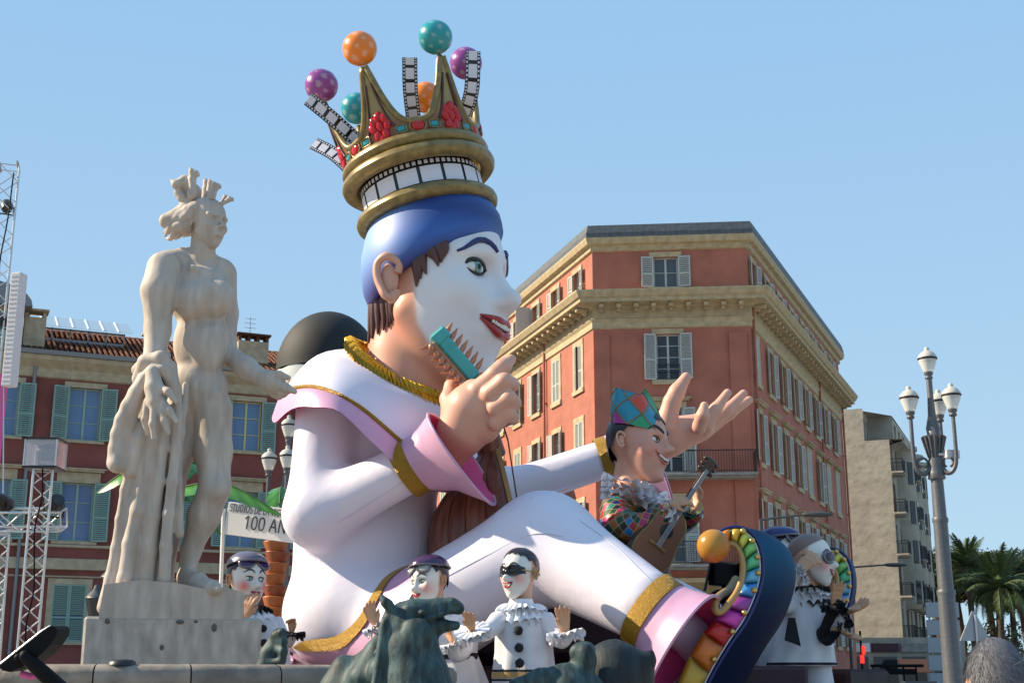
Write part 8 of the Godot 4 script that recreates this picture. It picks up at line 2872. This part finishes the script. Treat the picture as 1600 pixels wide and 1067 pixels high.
func far_right() -> void:
	# signs seen from behind, shop front bits, hedge, a spectator
	var p := Vector3(22.496, 2.932, -70.000)
	var o := thing("direction_sign", "stack of four grey direction boards seen from behind the tall lamp", "sign", V(p.x, 0, -70))
	for i in 5:
		var mb := MB.new()
		mb.box(Transform3D(Basis(), V(p.x + 0.02 * i, 1.2 + 0.9 * i, -70)), V(1.75, 0.78, 0.06), 0.02)
		part(o, "board", mb, M.sign_back)
	for e in [-0.6, 0.6]:
		var mb := MB.new()
		mb.tube(PV([V(p.x + e, 0, -70.1), V(p.x + e, 5.2, -70.1)]), PF([0.05]), 6)
		part(o, "post", mb, M.sign_back)
	p = Vector3(20.771, 3.439, -60.000)
	o = thing("warning_sign", "triangular road sign seen from behind on its post", "sign", V(p.x, 0, -60))
	var mb := MB.new()
	mb.slab(Transform3D(Basis(Vector3.UP, 0.3), V(p.x - 0.05, p.y, -60)), PackedVector2Array([Vector2(-0.8, -0.45), Vector2(0.8, -0.45), Vector2(0.06, 0.85), Vector2(-0.06, 0.85)]), 0.05)
	part(o, "plate", mb, M.sign_back)
	mb = MB.new()
	mb.tube(PV([V(p.x, 0, -59.93), V(p.x, p.y + 0.7, -59.93)]), PF([0.05]), 8)
	part(o, "post", mb, M.silver)
	# low shop row
	p = Vector3(25.549, 2.287, -92.000)
	o = thing("shop_row", "low row of shop fronts with dark windows under the pale house", "building", V(p.x, 0, -94))
	mb = MB.new()
	mb.box(Transform3D(Basis(), V(p.x + 0.5, 2.0, -95)), V(11, 4.0, 3.0), 0.03)
	part(o, "wall", mb, M.grey_wall)
	for i in 5:
		mb = MB.new()
		mb.box(Transform3D(Basis(), V(p.x - 3.6 + i * 2.0, 1.6, -93.47)), V(1.6, 2.2, 0.06))
		part(o, "shop_window", mb, M.glass_dark)
		mb = MB.new()
		mb.box(Transform3D(Basis(), V(p.x - 3.6 + i * 2.0, 3.3, -93.4)), V(1.85, 0.6, 0.2), 0.02)
		part(o, "fascia", mb, [M.brown_dark, M.white_paint, M.maroon, M.stone_grey, M.awning][i])
	o = thing("neon_sign", "upright red lit shop sign below the pale house", "sign", V(Vector3(24.106, 2.931, -92.500).x, 0, -92.5))
	p = Vector3(24.072, 2.418, -92.500)
	for i in 2:
		mb = MB.new()
		mb.box(Transform3D(Basis(), V(p.x + i * 0.12, p.y + 0.1 + i * 0.6, -92.5)), V(0.26 - 0.02 * i, 0.56, 0.12), 0.03)
		part(o, "lit_panel", mb, M.neon)
	mb = MB.new()
	mb.box(Transform3D(Basis(), V(p.x, p.y + 0.5, -92.65)), V(0.12, 3.0, 0.12))
	part(o, "bracket", mb, M.black_rough)
	o = thing("awning", "orange awning over a shop beside the direction boards", "awning", V(Vector3(27.227, 1.857, -90.000).x, 0, -90))
	p = Vector3(27.243, 2.064, -90.000)
	mb = MB.new()
	mb.box(Transform3D(Basis(Vector3.RIGHT, 0.5), V(p.x, p.y, -91)), V(2.0, 0.08, 1.8), 0.02)
	part(o, "cloth", mb, M.awning)
	o = thing("bus_shelter", "glass bus shelter with a dark frame at the lower right", "shelter", V(Vector3(21.490, 1.470, -75.000).x, 0, -75))
	p = Vector3(21.421, 1.987, -75.000)
	mb = MB.new()
	mb.box(Transform3D(Basis(), V(p.x, p.y, -75)), V(2.6, 0.16, 1.4), 0.03)
	mb.box(Transform3D(Basis(), V(p.x, p.y - 0.32, -74.4)), V(1.8, 0.3, 0.08), 0.02)
	part(o, "roof", mb, M.black_rough)
	for e in [-1.2, -0.4, 0.5, 1.2]:
		mb = MB.new()
		mb.box(Transform3D(Basis(), V(p.x + e, p.y / 2, -75.5)), V(0.08, p.y, 0.08))
		part(o, "post", mb, M.black_rough)
	o = thing("parked_bus", "dark red bus roof low behind the far shoe", "bus", V(Vector3(18.389, 1.318, -70.000).x, 0, -70))
	p = Vector3(18.298, 1.446, -70.000)
	mb = MB.new()
	mb.box(Transform3D(Basis(), V(p.x, p.y / 2 + 0.35, -72)), V(2.3, p.y, 5.5), 0.25)
	part(o, "body", mb, M.maroon)
	mb = MB.new()
	mb.box(Transform3D(Basis(), V(p.x, p.y * 0.72 + 0.2, -69.24)), V(1.9, 0.8, 0.04), 0.01)
	part(o, "rear_window", mb, M.glass_dark)
	# a spectator holding up a camera
	o = thing("person", "grey-haired person seen from behind holding up a camera at the lower right corner", "person", V(Vector3(1.497, 1.583, -4.200).x, 0, -4.2))
	var hc := Vector3(1.435, 1.584, -4.000)
	mb = MB.new()
	var c := Clay.new(0.012, 60.0)
	c.ell(hc, V(0.08, 0.115, 0.1))
	c.ell(hc + V(0, -0.1, -0.03), V(0.06, 0.08, 0.07))
	c.cap(hc + V(0, -0.1, 0.02), hc + V(0, -0.22, 0.03), 0.055, 0.06)
	for e in [-1, 1]: c.ell(hc + V(e * 0.08, -0.055, 0.0), V(0.012, 0.032, 0.02))
	c.mesh(mb)
	c = Clay.new(0.02, 40.0)
	c.cap(hc + V(-0.16, -0.3, 0.03), hc + V(0.16, -0.3, 0.03), 0.07, 0.07)
	c.cap(hc + V(0, -0.4, 0.03), hc + V(0, -0.8, 0.03), 0.16, 0.15)
	c.chain([hc + V(-0.2, -0.32, 0.02), hc + V(-0.27, -0.5, -0.12), hc + V(-0.19, -0.2, -0.3)], [0.055, 0.05, 0.035])
	c.chain([hc + V(0.2, -0.32, 0.02), hc + V(0.24, -0.5, -0.15), hc + V(-0.08, -0.2, -0.33)], [0.055, 0.05, 0.035])
	for e in [-1, 1]: c.chain([hc + V(e * 0.09, -0.8, 0.03), hc + V(e * 0.1, -1.2, 0.0), hc + V(e * 0.1, -1.55, 0.05)], [0.09, 0.065, 0.05])
	c.mesh(mb)
	part(o, "body", mb, M.skin_tan)
	mb = MB.new()
	c = Clay.new(0.02, 40.0)
	c.cap(hc + V(-0.17, -0.3, 0.03), hc + V(0.17, -0.3, 0.03), 0.09, 0.09)
	c.cap(hc + V(0, -0.38, 0.03), hc + V(0, -0.85, 0.03), 0.19, 0.18)
	c.chain([hc + V(-0.2, -0.32, 0.02), hc + V(-0.27, -0.5, -0.12), hc + V(-0.21, -0.27, -0.26)], [0.08, 0.07, 0.055])
	c.chain([hc + V(0.2, -0.32, 0.02), hc + V(0.24, -0.5, -0.15), hc + V(0.0, -0.27, -0.3)], [0.08, 0.07, 0.055])
	for e in [-1, 1]: c.chain([hc + V(e * 0.09, -0.85, 0.03), hc + V(e * 0.1, -1.2, 0.0), hc + V(e * 0.1, -1.5, 0.05)], [0.11, 0.09, 0.08])
	c.mesh(mb)
	part(o, "clothes", mb, M.coat)
	mb = MB.new()
	for i in 4200:
		var a := rng.randf() * TAU
		var e := acos(1.0 - rng.randf() * 1.6)
		var d := V(sin(e) * cos(a), cos(e), sin(e) * sin(a))
		if d.z < -0.6 and d.y < 0.2: continue
		var q := hc + d * V(0.084, 0.117, 0.102)
		var flow := (V(d.x * 0.5, -0.7, 0.5) - d * 0.2 + V(rng.randfn(), rng.randfn(), rng.randfn()) * 0.35).normalized()
		flow = (flow - d * flow.dot(d) * 0.85).normalized()
		var w := flow.cross(d).normalized() * 0.0012
		var k := rng.randf_range(0.55, 1.3)
		mb.col = Color(0.13 * k, 0.13 * k, 0.145 * k)
		mb.flat3(q - w, q + w, q + flow * 0.04 + d * 0.006)
	mb.col = Color(0.1, 0.1, 0.11)
	mb.ell(Transform3D(Basis().scaled(V(0.085, 0.118, 0.103)), hc + V(0, 0.002, 0.004)), 24, 16)
	part(o, "grey_hair", mb, M.hair_grey)
	for q in [[V(-0.19, -0.14, -0.32), -1], [V(-0.07, -0.14, -0.34), 1]]:
		place_hand(o, hc + q[0] + V(0, -0.06, 0.02), V(0.25 * -q[1], 1, -0.1), V(-q[1], 0, 0.3), 0.13, M.skin_tan, 0.5, 0.05, q[1], 0.5)
	o = thing("camera", "small black camera held up by the grey-haired person", "camera", hc + V(-0.13, -0.1, -0.33))
	mb = MB.new()
	mb.box(Transform3D(Basis(Vector3.UP, 0.1), hc + V(-0.13, -0.045, -0.33)), V(0.12, 0.07, 0.04), 0.008)
	part(o, "camera_body", mb, M.black)
	mb = MB.new()
	mb.tube(PV([hc + V(-0.13, -0.045, -0.35), hc + V(-0.13, -0.045, -0.4)]), PF([0.028]), 12)
	part(o, "lens", mb, M.black)
	mb = MB.new()
	mb.box(Transform3D(Basis(Vector3.UP, 0.1), hc + V(-0.13, -0.045, -0.309)), V(0.075, 0.05, 0.003))
	part(o, "display", mb, M.glass_dark)

func hedge() -> void:
	var blobs := []
	var r := RandomNumberGenerator.new()
	r.seed = 4
	for i in 22: blobs.append([V(38.0 + i * 1.7, 2.0 + r.randf() * 2.6, -128 - r.randf() * 8), V(2.2, 1.9 + r.randf() * 1.6, 1.8), 1.0])
	var mb := MB.new()
	for b in blobs:
		for i in 420:
			var d := V(r.randfn(), r.randfn(), r.randfn()).normalized() * pow(r.randf(), 0.3)
			var p: Vector3 = b[0] + d * b[1]
			var k := r.randf_range(0.6, 1.4)
			mb.col = Color(0.06 * k, 0.08 * k, 0.035 * k)
			var x := V(r.randfn(), r.randfn(), r.randfn()) * 0.3
			var y := V(r.randfn(), r.randfn(), r.randfn()) * 0.2
			mb.flat3(p, p + x, p + y)
	var o := part(self, "shrubbery", mb, M.leaf)
	o.set_meta("kind", "stuff")
	tag(o, "dark shrubs massed below the palms at the right edge", "shrubs")
